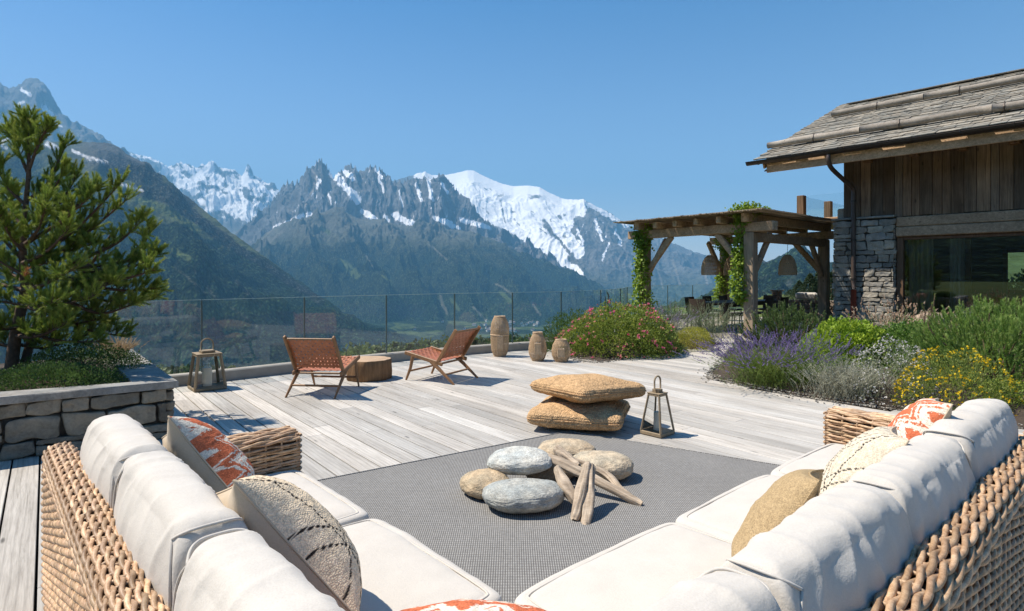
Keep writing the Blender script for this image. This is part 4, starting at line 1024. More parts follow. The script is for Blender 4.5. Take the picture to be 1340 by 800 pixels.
rubble(mb, (*pB, 0.0), (*sd, 0), (0, 0, 1), (*sn, 0), np.linalg.norm(pC - pB), PH, (0.09, 0.20), (0.16, 0.42), 13, (0.235, 0.215, 0.185), (0.33, 0.295, 0.245), depth=0.055)
mb.build('wall', [M['stone'], M['mortar']], pl, smooth=True)
def slab(mb, pts, z0, z1, col, seed, sub=24):
    "slab with a slightly broken edge"
    pts = [np.array(p, float) for p in pts]; ring = []
    for i in range(len(pts)):
        a, b = pts[i], pts[(i + 1) % len(pts)]
        for t in np.linspace(0, 1, sub, endpoint=False): ring.append(a + (b - a) * t)
    ring = np.array(ring); c = ring.mean(0)
    j = 0.012 * fbm(np.stack([ring[:, 0] * 7, ring[:, 1] * 7, 0 * ring[:, 0] + seed], -1), 4)
    d = ring - c; d /= np.linalg.norm(d, axis=1)[:, None]
    n = len(ring); layers = [(z0, -0.004), (z0 + 0.006, 0), (z1 - 0.008, 0.002), (z1, -0.008)]
    V = []
    for k, (z, e) in enumerate(layers):
        jj = j * (1 + 0.5 * np.sin(k * 2.0)); V += [(*(p + dd * (e + q)), z) for p, dd, q in zip(ring, d, jj)]
    f = []
    for k in range(3): f += [(k * n + i, k * n + (i + 1) % n, (k + 1) * n + (i + 1) % n, (k + 1) * n + i) for i in range(n)]
    a = sum(pts[i][0] * pts[(i + 1) % len(pts)][1] - pts[(i + 1) % len(pts)][0] * pts[i][1] for i in range(len(pts)))
    f += [tuple(range(3 * n, 4 * n)), tuple(range(n))[::-1]]
    if a < 0: f = [t[::-1] for t in f]
    mb.add(V, f, col)
CW = 0.34
mb = MB()
o1 = fn_ * 0.065; o2 = sn * 0.065
cor = pB + o1 + o2 * 1.0
L1 = np.linalg.norm(pB - pA); cut = [0, 1.25, 2.45]
for i in range(len(cut)):
    a = pA + fd * cut[i]; b = pA + fd * (cut[i + 1] - 0.008) if i < 2 else None
    if b is not None: slab(mb, [a + o1, b + o1, b + o1 - fn_ * CW, a + o1 - fn_ * CW], PH, PH + 0.062, (0.27, 0.275, 0.28), i + 1)
a = pA + fd * cut[2]
slab(mb, [a + o1, cor, cor - sn * CW + sd * 0.20 , a + o1 - fn_ * CW], PH, PH + 0.064, (0.30, 0.30, 0.305), 5)
a = cor + sd * 0.01
prev = 0.0
for i, (t0, t1) in enumerate([(0.215, 1.1), (1.11, 2.1), (2.11, 3.1)]):
    slab(mb, [cor + sd * (t0 if i else 0.006), cor + sd * t1, cor + sd * t1 - sn * CW, cor + sd * (t0 if i else 0.21) - sn * CW], PH, PH + 0.060, (0.29, 0.29, 0.29), 9 + i)
mb.build('coping', M['stone'], pl, smooth=False)
mb = MB(); n = 40
s_, t_ = np.meshgrid(np.linspace(0, 1, n), np.linspace(0, 1, n), indexing='ij')
q0, q1, q2, q3 = pA - fn_ * .25, pB - fn_ * .22 - sn * .26, pC - sn * .24, pD
X = (1 - s_) * (1 - t_) * q0[0] + s_ * (1 - t_) * q1[0] + s_ * t_ * q2[0] + (1 - s_) * t_ * q3[0]
Y = (1 - s_) * (1 - t_) * q0[1] + s_ * (1 - t_) * q1[1] + s_ * t_ * q2[1] + (1 - s_) * t_ * q3[1]
V = np.stack([X, Y, 0.44 + 0.10 * np.sin(pi * s_) * np.sin(pi * t_) + 0.03 * fbm(np.stack([X * 4, Y * 4, 0 * X], -1), 4)], -1)
mb.grid(V); mb.build('soil', M['soil'], pl, smooth=True)

# ================================================================ FURNITURE AND SMALL THINGS
# ---- woven strap lounge chair. local: x = width, +y = the way it faces
def lounge_chair(loc, rz, label):
    t = thing('lounge_chair', loc, label, 'chair', 'low woven leather lounge chairs', rz)
    w = 0.31
    for s in (-1, 1):
        x = s * w
        mb = MB(); beam(mb, (x, 0.47, 0.395), (x, -0.18, 0.265), 0.030, 0.055, up=(0, 0, 1), bev=0.008); mb.build('seat_rail', M['teak'], t, world=False)
        mb = MB(); beam(mb, (x + s * 0.0, -0.06, 0.235), (x, -0.405, 0.755), 0.030, 0.052, up=(0, 1, 0), bev=0.008); mb.build('back_post', M['teak'], t, world=False)
        mb = MB(); mb.tube([(x, 0.33, 0.35), (x, 0.37, 0.18), (x, 0.45, 0.0)], [0.030, 0.026, 0.017], 8, squash=0.6, ref=(1, 0, 0)); mb.build('leg', M['teak'], t, world=False)
        mb = MB(); mb.tube([(x, 0.02, 0.295), (x, -0.12, 0.20), (x, -0.37, 0.0)], [0.030, 0.029, 0.017], 8, squash=0.6, ref=(1, 0, 0)); mb.build('leg', M['teak'], t, world=False)
    for (y, z) in ((0.385, 0.135), (-0.215, 0.125), (0.455, 0.375), (-0.385, 0.72), (-0.10, 0.262)):
        mb = MB(); beam(mb, (-w + .012, y, z), (w - .012, y, z), 0.026, 0.026, bev=0.008); mb.build('crossbar', M['teak'], t, world=False)
    def panel(name, A, B, nlong, nwide, sag):
        "woven straps between the rails: A,B (y,z) ends"
        mb = MB(); A = np.array(A); B = np.array(B); d = B - A; L = np.linalg.norm(d); d /= L; nr = np.array([-d[1], d[0]])
        sw = 2 * w / nwide
        for i in range(nwide):       # straps running along
            x0 = -w + (i + 0.5) * sw; m = nlong * 4 + 1; tt = np.linspace(0, 1, m)
            for sgn in (1,):
                off = 0.0028 * np.cos(pi * tt * nlong + i * pi)
                sg = -sag * np.sin(pi * tt) - 0.004
                y = A[0] + d[0] * L * tt + nr[0] * (off + sg); z = A[1] + d[1] * L * tt + nr[1] * (off + sg)
                hw = sw * 0.36
                V = np.stack([np.stack([0 * y + x0 - hw, y, z], -1), np.stack([0 * y + x0, y + nr[0] * .0012, z + nr[1] * .0012], -1), np.stack([0 * y + x0 + hw, y, z], -1)], 1)
                mb.grid(V); mb.grid(V - np.array([0, nr[0], nr[1]]) * .0024, flip=True)
        sl_ = L / nlong
        for j in range(nlong):
            m = nwide * 4 + 1; tt = np.linspace(0, 1, m); q = (j + 0.5) / nlong
            off = -0.0028 * np.cos(pi * (tt * nwide - 0.5) + j * pi + pi / 2 * 0) * 1.0
            off = -0.0028 * np.sin(pi * tt * nwide + (j + 0.5) * pi)
            sg = -sag * sin(pi * q) - 0.004; hw = sl_ * 0.36
            def row(h):
                yy = A[0] + d[0] * (L * q + h) + nr[0] * (off + sg); zz = A[1] + d[1] * (L * q + h) + nr[1] * (off + sg)
                return np.stack([-w + 2 * w * tt, yy, zz], -1)
            V = np.stack([row(-hw), row(hw)], 1)
            mb.grid(V, flip=True); mb.grid(V - np.array([0, nr[0], nr[1]]) * .0024)
        mb.build(name, M['leather'], t, world=False)
    panel('seat', (-0.10, 0.300), (0.455, 0.408), 13, 14, 0.03)
    panel('backrest', (-0.378, 0.735), (-0.112, 0.335), 10, 14, -0.025)
    return t
lounge_chair((-2.42, 7.60, 0), radians(-6), 'woven tan leather lounge chair with its back to the camera, beside the tree stump table')
lounge_chair((-0.97, 8.55, 0), radians(62), 'woven tan leather lounge chair seen side on, to the right of the stump table')
# ---- stump table
st = thing('stump_table', (-2.08, 8.62, 0), 'low round tree stump side table behind the left lounge chair', 'table')
fn = lambda th: 1 + 0.03 * np.sin(3 * th + 1) + 0.02 * np.sin(7 * th) + 0.015 * np.sin(13 * th + 2)
mb = MB(); mb.lathe([(0.0, 0.002), (0.31, 0.002), (0.322, 0.02), (0.325, 0.10), (0.318, 0.2), (0.315, 0.275), (0.305, 0.285)], st.location, 72, fn=fn); mb.build('trunk_section', M['stump'], st, smooth=True)
mb = MB(); mb.lathe([(0.306, 0.2855), (0.2, 0.288), (0.0, 0.288)], st.location, 72, fn=fn); mb.build('table_top', M['endgrain'], st)
# ---- lanterns of wood and glass
def wood_lantern(name, loc, rz, base, top, h, label, handle_r, candle_h, mat, flare):
    t = thing(name, loc, label, 'lantern', None, rz)
    b, tp = base / 2, top / 2; th = 0.022 * base / 0.26
    mb = MB(); mb.bbox((0, 0, 0.022), (base + th, base + th, 0.036), None, bev=0.006); mb.build('base', mat, t, world=False)
    zc = h * flare
    for sx in (-1, 1):
        for sy in (-1, 1):
            mb = MB(); beam(mb, (sx * b, sy * b, 0.038), (sx * tp, sy * tp, zc), th, th, up=(1, 1, 0), bev=0.003); mb.build('corner_post', mat, t, world=False)
    mb = MB()
    for a, b2 in (((-tp, -tp), (tp, -tp)), ((tp, -tp), (tp, tp)), ((tp, tp), (-tp, tp)), ((-tp, tp), (-tp, -tp))):
        beam(mb, (*a, zc - th * .4), (*b2, zc - th * .4), th * 1.02, th, bev=0.003)
    mb.bbox((0, 0, zc + 0.008), (top + th * 1.4, top + th * 1.4, 0.012), None, bev=0.003)
    mb.bbox((0, 0, zc + 0.03), (top * 0.62, top * 0.62, 0.034), None, bev=0.004); mb.build('roof', mat, t, world=False)
    for (sx, sy) in ((1, 0), (-1, 0), (0, 1), (0, -1)):
        mb = MB(); q = 0.92
        def c(s, hh):
            hb = (b if hh == 0 else tp) * 1.0; e = hb * q
            return (sx * hb + (-sy) * e * s * 1.0 + 0, sy * hb + sx * e * s, 0.042 if hh == 0 else zc - th)
        mb.add([c(-1, 0), c(1, 0), c(1, 1), c(-1, 1)], [(0, 1, 2, 3)]); mb.build('glass_pane', M['clear'], t, world=False)
    zt = zc + 0.045; a = np.linspace(0, pi, 22)
    P = [(handle_r, 0, zt)] + [(handle_r * cos(x), 0, zt + (h - zt - handle_r) + handle_r * sin(x)) for x in a] + [(-handle_r, 0, zt)]
    mb = MB(); mb.tube(P, 0.0085, 8, ref=(0, 1, 0)); mb.build('handle', mat, t, smooth=True, world=False)
    cr = 0.042 * base / 0.26
    mb = MB(); mb.lathe([(0, 0.042), (cr, 0.042), (cr, 0.04 + candle_h), (cr * .8, 0.042 + candle_h), (0, 0.036 + candle_h)], (0, 0, 0), 28); mb.tube([(0, 0, .036 + candle_h), (0.002, 0, .055 + candle_h)], .0016, 5, (.05, .05, .05)); mb.build('candle', M['candle'], t, smooth=False, world=False)
    return t
wood_lantern('candle_lantern', (-4.02, 7.72 + .12, 0.001), radians(40), 0.36, 0.26, 0.66, 'wide glass and wood candle lantern by the kerb beside the stone planter', 0.075, 0.24, M['teakgrey'], 0.70)
wood_lantern('candle_lantern', (1.37, 5.60, 0.001), radians(42), 0.215, 0.115, 0.545, 'slender weathered wood candle lantern beside the stacked floor cushions', 0.048, 0.17, M['teakgrey'], 0.70)
# ---- rattan lanterns
def rattan_lantern(loc, prof, label, cap=False, cz=0.1, cw=0.06, ch=0.14, rings=None):
    t = thing('rattan_lantern', loc, label, 'lantern', 'rattan lanterns beside the flower bed')
    pr = np.array(prof, float); mb = MB(); n = 34
    zz = np.linspace(pr[0, 1], pr[-1, 1], 34); rr = np.interp(zz, pr[:, 1], pr[:, 0])
    from_ = np.array(loc)
    for i in range(n):
        a = 2 * pi * i / n
        P = np.stack([rr * cos(a), rr * sin(a), zz], -1) + from_; k = rnd.uniform(.7, 1.25)
        mb.tube(P, 0.0062, 5, (k, k, k), ref=(-sin(a), cos(a), 0))
    mb.build('ribs', M['rattan'], t, smooth=True)
    mb = MB()
    H = pr[-1, 1]; z = 0.02
    while z < H:
        r0 = np.interp(z, pr[:, 1], pr[:, 0]); a = np.linspace(0, 2 * pi, 80, endpoint=False)
        P = np.stack([(r0 + 0.004 * np.sin(a * n / 2 + z * 90)) * np.cos(a), (r0 + 0.004 * np.sin(a * n / 2 + z * 90)) * np.sin(a), 0 * a + z], -1) + from_
        k = rnd.uniform(.7, 1.25); mb.tube(P, 0.0042, 5, (k, k * .97, k * .93), closed=True, ref=(0, 0, 1)); z += 0.021
    mb.build('weave', M['rattan'], t, smooth=True)
    for z in [0.012, H - 0.006] + (rings or []):
        mb = MB(); r0 = np.interp(z, pr[:, 1], pr[:, 0]) + 0.004; a = np.linspace(0, 2 * pi, 60, endpoint=False)
        mb.tube(np.stack([r0 * np.cos(a), r0 * np.sin(a), 0 * a + z], -1) + from_, 0.011, 6, (.85, .8, .75), closed=True, ref=(0, 0, 1)); mb.build('hoop', M['rattan'], t, smooth=True)
    mb = MB(); mb.lathe([(0, .012), (cw, .012), (cw, cz + ch), (0, cz + ch)], loc, 20); mb.build('candle', M['candle'], t)
    # small square opening frame facing the terrace
    d = -np.array(loc[:2]); d /= np.linalg.norm(d); s = np.array([-d[1], d[0]]); r0 = np.interp(cz + ch / 2, pr[:, 1], pr[:, 0]) + 0.008
    mb = MB(); c = np.array([loc[0] + d[0] * r0, loc[1] + d[1] * r0]); hw = 0.055
    pts = [np.array([*(c + s * a), b]) for a, b in ((-hw, cz), (hw, cz), (hw, cz + ch), (-hw, cz + ch))]
    for i in range(4): mb.tube([pts[i], pts[(i + 1) % 4]], 0.007, 5, (1.2, 1.15, 1.05))
    mb.build('opening_frame', M['rattan'], t)
    mb = MB(); mb.add([pts[0], pts[1], pts[2], pts[3]], [(0, 1, 2, 3)], (0.9, 0.85, 0.8)); mb.build('opening_panel', M['rattan'], t)
    return t
rattan_lantern((-0.225, 10.98, 0), [(0.10, 0), (0.135, 0.06), (0.155, 0.14), (0.165, 0.3), (0.167, 0.5), (0.155, 0.6), (0.12, 0.69), (0.09, 0.74)], 'tallest rattan lantern, slim bullet shape with a small square opening', cz=0.15, ch=0.22, rings=[0.40])
rattan_lantern((0.45, 10.42, 0), [(0.08, 0), (0.12, 0.04), (0.155, 0.14), (0.155, 0.22), (0.13, 0.36), (0.085, 0.46), (0.075, 0.50)], 'middle sized rattan lantern with an open neck, left of the smallest one', cz=0.13, ch=0.18)
rattan_lantern((0.85, 10.30, 0), [(0.08, 0), (0.12, 0.03), (0.155, 0.11), (0.16, 0.19), (0.14, 0.29), (0.10, 0.36), (0.082, 0.385)], 'smallest rattan lantern, squat and round, right at the flower bed', cz=0.10, ch=0.13)
# ---- braided jute floor cushions
def floor_cushion(c, rz, size, h, label, seed, tilt=(0, 0)):
    t = thing('floor_cushion', (c[0], c[1], c[2] - h / 2), label, 'floor cushion', 'stacked jute floor cushions')
    n = 110; P, Q = cube_sphere(n); rho = (np.abs(P[:, 0]) ** 9 + np.abs(P[:, 1]) ** 9) ** (1 / 9); U = P / ((rho ** 3.4 + np.abs(P[:, 2]) ** 3.4) ** (1 / 3.4))[:, None]; V = U * np.array([size / 2, size / 2, h / 2])
    bul = (1 - P[:, 0] ** 2 * .9) * (1 - P[:, 1] ** 2 * .9); V[:, 2] *= 0.74 + 0.40 * np.clip(bul, 0, 1)
    V[:, 0] *= 1 - 0.045 * (1 - P[:, 1] ** 2) ; V[:, 1] *= 1 - 0.045 * (1 - P[:, 0] ** 2)
    V *= 1 + 0.0
    Nn = normals(V, Q)
    V += Nn * (0.022 * fbm(V * 4 + seed, 3))[:, None]
    # braids: concentric square rows on the faces, straight rows on the edge band
    rr_ = np.where(np.abs(U[:, 2]) > 0.55, np.maximum(np.abs(V[:, 0]), np.abs(V[:, 1])), 0.2 + V[:, 2])
    al = np.where(np.abs(V[:, 0]) > np.abs(V[:, 1]), V[:, 1], V[:, 0]) + rr_ * 0.3
    ph = rr_ / 0.023; row = np.floor(ph)
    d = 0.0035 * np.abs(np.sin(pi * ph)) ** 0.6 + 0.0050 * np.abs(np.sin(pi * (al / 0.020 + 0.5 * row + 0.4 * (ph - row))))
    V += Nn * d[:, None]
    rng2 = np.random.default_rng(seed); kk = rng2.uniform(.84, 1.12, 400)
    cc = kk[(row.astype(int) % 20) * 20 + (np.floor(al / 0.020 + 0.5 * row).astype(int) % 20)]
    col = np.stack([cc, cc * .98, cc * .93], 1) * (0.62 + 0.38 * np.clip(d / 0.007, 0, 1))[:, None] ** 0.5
    R = Rz(rz) @ Ry(tilt[0]) @ Rx(tilt[1]); V = V @ R.T + np.array(c)
    V[:, 2] = np.maximum(V[:, 2], 0.004 + 0.004 * (V[:, 2] < 0))
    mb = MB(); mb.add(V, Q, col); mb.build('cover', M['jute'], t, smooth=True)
    # seam braid round the middle
    a = np.linspace(0, 1, 90, endpoint=False); L = []
    for k in range(4):
        q = np.linspace(-1, 1, 40, endpoint=False); z0 = np.zeros_like(q)
        L.append([np.stack([q, z0 - 1, z0], 1), np.stack([z0 + 1, q, z0], 1), np.stack([-q, z0 + 1, z0], 1), np.stack([z0 - 1, -q, z0], 1)][k])
    q = np.concatenate(L); q2 = q / ((np.abs(q[:, 0]) ** 9 + np.abs(q[:, 1]) ** 9) ** (1 / 9))[:, None] * np.array([size / 2, size / 2, h / 2]); q2[:, 0] *= 1 - 0.045 * (1 - q[:, 1] ** 2); q2[:, 1] *= 1 - 0.045 * (1 - q[:, 0] ** 2)
    q2 *= 1.012; mb = MB(); mb.tube(q2 @ R.T + np.array(c), 0.008, 6, (.9, .85, .8), closed=True, ref=(0, 0, 1)); mb.build('seam', M['jute'], t, smooth=True)
    return t
floor_cushion((0.69, 5.98, 0.125), radians(-17), 0.92, 0.235, 'lower braided jute floor cushion, lying flat on the deck under another', 4)
floor_cushion((0.76, 6.03, 0.355), radians(34), 0.88, 0.215, 'upper braided jute floor cushion, turned askew on top of the stack', 8, (radians(3), radians(-2)))
# ---- boulders on the rug
def boulder(c, size, rz, base, label, seed, tilt=(0, 0), k=2.4):
    t = thing('smooth_boulder', (c[0], c[1], c[2] - size[2] / 2), label, 'boulder', 'smooth boulders heaped on the rug')
    P, Q = cube_sphere(64); U = soft(P, k) ; V = U * np.array(size) / 2
    V *= (1 + 0.09 * fbm(U * 0.9 + seed, 3))[:, None]; V += 0.007 * fbm(U * 3 + seed, 4)[:, None] * U + 0.0022 * fbm(U * 14 + seed, 3)[:, None] * U
    V[:, 0] *= 1 + 0.12 * U[:, 1] * (1 if seed % 2 else -1)
    R = Rz(rz) @ Ry(tilt[0]) @ Rx(tilt[1]); V = V @ R.T
    sp_ = fbm(U * 26 + seed, 3); sp2 = fbm(U * 60 + seed, 2); col = np.array(base)[None, :] * (1 + 0.5 * sp_ + 0.6 * sp2 + 0.18 * fbm(U * 2 + seed, 3))[:, None]
    mb = MB(); mb.add(V + np.array(c), Q, np.clip(col, 0.02, 1)); 
    o = mb.build('smooth_boulder', M['pebble'], None, smooth=True)
    # a boulder is one piece: drop the empty, keep the mesh as the thing
    lab, cat, g = t['label'], t['category'], t['group']; loc = np.array(t.location); bpy.data.objects.remove(t)
    n = len(o.data.vertices); co = np.empty(n * 3); o.data.vertices.foreach_get('co', co); co = co.reshape(-1, 3) - loc; o.data.vertices.foreach_set('co', co.ravel()); o.location = tuple(loc)
    return tag(o, lab, cat, g)
GB = (0.5, 0.5, 0.5); TN = (0.52, 0.41, 0.29)
boulder((0.075, 3.80, 0.090), (0.52, 0.36, 0.165), radians(6), (0.42, 0.435, 0.435), 'darker blue grey speckled boulder nearest the sofa', 3, (0, 0))
boulder((0.055, 4.22, 0.185), (0.45, 0.34, 0.15), radians(-3), (0.56, 0.575, 0.575), 'pale blue grey boulder perched on the two beside it', 2, (radians(-2), radians(4)))
boulder((-0.175, 4.04, 0.082), (0.33, 0.33, 0.155), radians(20), TN, 'tan boulder leftmost in the heap', 5)
boulder((0.66, 4.38, 0.095), (0.46, 0.36, 0.175), radians(-14), (0.56, 0.48, 0.38), 'buff boulder rightmost in the heap, behind the driftwood', 7)
boulder((0.43, 4.80, 0.085), (0.46, 0.34, 0.155), radians(4), (0.54, 0.44, 0.33), 'sandy boulder at the back of the heap', 4)
boulder((0.27, 4.34, 0.075), (0.36, 0.30, 0.14), 0.3, (0.34, 0.27, 0.20), 'brown boulder hidden under the middle of the driftwood', 6)
# ---- driftwood
def driftwood(pts, rad, label, seed, branch=None):
    P = smooth_path3(pts, 9); n = len(P); r0 = np.interp(np.linspace(0, 1, n), np.linspace(0, 1, len(rad)), rad)
    P = P + 0.004 * np.stack([fbm(np.stack([np.linspace(0, 5, n) + seed, 0 * r0, 0 * r0 + k], -1), 3) for k in range(3)], -1)
    sides = 30; c = np.array(pts[0]); root = c.copy(); root[2] = min(p[2] for p in pts) - 0.02
    mb = MB()
    def limb(P, r0, sd):
        T = np.gradient(P, axis=0); T /= np.linalg.norm(T, axis=1)[:, None]; ref = np.array([0.1, 0.2, 1.0]); A = np.cross(T, ref); A /= np.linalg.norm(A, axis=1)[:, None]; B = np.cross(A, T)
        th = np.arange(sides) * 2 * pi / sides; s_ = np.linspace(0, 1, len(P))
        cth, sth, S0 = np.cos(th)[None] + 0 * s_[:, None], np.sin(th)[None] + 0 * s_[:, None], s_[:, None] + 0 * th[None]
        gr = ridged(np.stack([cth * 2.6 + sd, sth * 2.6, S0 * 1.5], -1), 3)
        g = 1 + 0.36 * perlin(np.stack([cth * 1.1 + sd, sth * 1.1, S0 * 2.2], -1)) - 0.30 * (gr - 0.5)
        g = g * (0.62 + 0.38 * np.minimum(1, np.minimum(S0, 1 - S0) * 40 + .3 * (perlin(np.stack([cth * 3 + sd, sth * 3, S0 * 3], -1)) + .8)))
        R_ = r0[:, None] * g
        V = P[:, None] + R_[..., None] * (A[:, None] * np.cos(th)[None, :, None] + B[:, None] * np.sin(th)[None, :, None])
        base = mb.n; q = [(i * sides + j, i * sides + (j + 1) % sides, (i + 1) * sides + (j + 1) % sides, (i + 1) * sides + j) for i in range(len(P) - 1) for j in range(sides)]
        cc = 1.15 - 0.75 * np.clip(gr.reshape(-1) - 0.35, 0, 1) + 0.25 * fbm(V.reshape(-1, 3) * 12 + sd, 3)
        mb.add(V.reshape(-1, 3), q, np.stack([cc, cc * .98, cc * .95], 1))
        mb.f.append(np.array([range(sides)]) + base); mb.m.append(np.array([0])); mb.f.append(np.array([list(range(sides))[::-1]]) + base + (len(P) - 1) * sides); mb.m.append(np.array([0]))
    limb(P, r0, seed)
    if branch:
        B_ = smooth_path3(branch[0], 9); limb(B_, np.interp(np.linspace(0, 1, len(B_)), np.linspace(0, 1, len(branch[1])), branch[1]), seed + 3)
    mb.V = [v - root for v in mb.V]; o = mb.build('driftwood_branch', M['drift'], None, smooth=True); o.location = tuple(root)
    return tag(o, label, 'driftwood', 'driftwood pieces laid over the boulders')
def smooth_path3(P, n=8):
    P = np.asarray(P, float); out = []
    for i in range(len(P) - 1):
        p0 = P[max(i - 1, 0)]; p1 = P[i]; p2 = P[i + 1]; p3 = P[min(i + 2, len(P) - 1)]
        for t in np.linspace(0, 1, n, endpoint=False): out.append(0.5 * (2 * p1 + (p2 - p0) * t + (2 * p0 - 5 * p1 + 4 * p2 - p3) * t * t + (3 * p1 - p0 - 3 * p2 + p3) * t ** 3))
    out.append(P[-1]); return np.array(out)
driftwood([D(693, 590, 4.30), D(745, 611, 4.12), D(840, 660, 3.84)], [0.020, 0.036, 0.022], 'longest driftwood pole, slanting from upper left to the rug at lower right', 1)
driftwood([D(727, 586, 4.30), D(742, 599, 4.22), D(757, 611, 4.12)], [0.030, 0.036, 0.028], 'short brown driftwood piece poking up behind the long pole', 2)
driftwood([D(769, 606, 3.90), D(762, 642, 3.75), D(752, 682, 3.60)], [0.026, 0.044, 0.026], 'forked pale driftwood piece leaning down towards the sofa', 3, ([D(774, 608, 3.90), D(771, 650, 3.72), D(766, 690, 3.55)], [0.022, 0.036, 0.026]))
driftwood([D(729, 612, 4.02), D(738, 632, 3.88), D(754, 658, 3.76)], [0.024, 0.042, 0.026], 'stubby brown driftwood piece between the grey boulders and the forked piece', 4)
driftwood([D(740, 598, 4.35), D(790, 618, 4.2), D(812, 640, 4.02), D(826, 650, 3.95)], [0.016, 0.024, 0.02, 0.014], 'thin driftwood stick lying behind the long pole', 5)
# ================================================================ CHALET
cu = np.array([0.668, -0.744]); cv_ = np.array([0.744, 0.668]); CO = np.array([8.13, 14.97])
def CH(a, b, z=0.0): return np.array([CO[0] + cu[0] * a + cv_[0] * b, CO[1] + cu[1] * a + cv_[1] * b, z])
RC = np.stack([np.array([*cu, 0]), np.array([*cv_, 0]), np.array([0, 0, 1.0])], 1)
cu3 = np.array([*cu, 0]); cv3 = np.array([*cv_, 0]); ez = np.array([0, 0, 1.0])
ch = thing('chalet', CH(1.3, 0), 'alpine chalet with stone pier, barn board upper wall and slate roof', 'house')
def cbox(mb, a0, a1, b0, b1, z0, z1, col=(1, 1, 1), mi=0, bev=0.006, jit=0):
    mb.bbox(CH((a0 + a1) / 2, (b0 + b1) / 2, (z0 + z1) / 2), (a1 - a0, b1 - b0, z1 - z0), RC, col, mi, bev)
PT = 2.86
# stone pier and stone gable wall
mb = MB(); cbox(mb, 0.03, 1.29, 0.03, 0.62, -0.5, PT - 0.02, mi=1); cbox(mb, 0.03, 0.45, 0.6, 7.0, -0.5, PT - 0.02, mi=1)
rubble(mb, CH(0.0, 0, -0.3), cu3, ez, -cv3, 1.30, PT + 0.27, (0.11, 0.23), (0.16, 0.48), 31, (0.32, 0.31, 0.30), (0.47, 0.43, 0.37), depth=0.05, gap=0.016)
rubble(mb, CH(0.0, 7.0, -0.3), -cv3, ez, -cu3, 7.0, PT + 0.27, (0.11, 0.23), (0.16, 0.48), 32, (0.32, 0.31, 0.30), (0.47, 0.43, 0.37), depth=0.05, gap=0.016)
rubble(mb, CH(1.29, 0.0, -0.3), cv3, ez, cu3, 0.30, PT + 0.27, (0.11, 0.23), (0.14, 0.2), 33, (0.32, 0.31, 0.30), (0.47, 0.43, 0.37), depth=0.03, gap=0.016)
mb.build('stone_wall', [M['stone'], M['mortar']], ch, smooth=True)
mb = MB(); cbox(mb, -0.06, 1.33, -0.07, 0.6, PT, PT + 0.05, (0.33, 0.33, 0.32), bev=.01); cbox(mb, -0.06, 0.5, 0.61, 7.0, PT, PT + 0.05, (0.33, 0.33, 0.32), bev=.01); mb.build('capping', M['stone'], ch)
# upper walls of old boards
mb = MB(); cbox(mb, 0.2, 8.4, 0.14, 0.3, PT - 0.002, 4.75, (.3, .3, .3), bev=.001)
def boards(a0, a1, place_, z0, z1f):
    a = a0
    while a < a1:
        w = rnd.uniform(0.12, 0.27); w = min(w, a1 - a); k = rnd.choice([rnd.uniform(.55, 1.0), rnd.uniform(0.8, 1.45)]); pr = rnd.uniform(0.0, 0.03)
        tnt = rnd.uniform(-.06, .08)
        place_(a + 0.004, a + w - 0.004, pr, z0 - rnd.uniform(0, .03), z1f(a + w / 2), (k * (1 + tnt), k, k * (1 - tnt)))
        a += w
boards(0.18, 8.4, lambda a, b, p, z0, z1, c: cbox(mb, a, b, 0.085 - p, 0.138, z0, z1, c, bev=.004), PT + 0.03, lambda a: 4.80)
mb.build('wood_wall', M['siding'], ch)
EZ, RB = 4.45, 4.97; RZ = 7.0; SL = (RZ - EZ) / 5.97
gz = lambda b: EZ + (min(b, 2 * RB - b) + 1.0) * SL - 0.12
mb = MB(); boards(0.14, 6.9, lambda a, b, p, z0, z1, c: cbox(mb, 0.16 - p, 0.24, a, b, z0, z1, c, bev=.004), PT + 0.06, lambda a: gz(a) - 0.1)
mb.build('gable_wall', M['siding'], ch)
mb = MB()
for (q0, q1, q2, q3) in ((0.5, 2.2, -.5, 4.4), (5.6, 8.5, -.5, 4.4), (2.2, 5.6, -.5, 0.7), (2.2, 5.6, 2.5, 4.4)): cbox(mb, q0, q1, 6.85, 7.1, q2, q3, (.6, .6, .6))
cbox(mb, 8.3, 8.5, 0.3, 6.84, -0.5, 4.4, (.6, .6, .6)); mb.build('rear_wall', M['siding'], ch)
# lintel beams over the glazing
for z0, z1, p in ((2.395, 2.62, 0.02), (2.628, 2.855, 0.0)):
    mb = MB(); cbox(mb, 1.335, 8.4, 0.0 - p, 0.22, z0, z1, (0.95, 0.93, 0.9), bev=.02); mb.build('lintel_beam', M['oldwood_c'] if 'oldwood_c' in M else M['oldwood'], ch)
for k, a in enumerate((0.75, 1.72, 2.62, 3.5, 4.4, 5.3, 6.2)):
    mb = MB(); cbox(mb, a - 0.09, a + 0.09, -0.12, 0.1, 4.22, 4.38, (1.3, 1.1, .9), bev=.01); mb.build('beam_end', M['siding'], ch)
mb = MB()
for (q0, q1, q2, q3) in ((2.56, 2.66, 1.02, 2.19), (4.46, 4.56, 1.02, 2.19), (2.665, 4.455, 1.02, 1.10), (2.665, 4.455, 2.11, 2.19), (3.28, 3.33, 1.105, 2.105)): cbox(mb, q0, q1, 4.93, 4.995, q2, q3)
mb.build('rear_window_frame', M['frame'], ch)
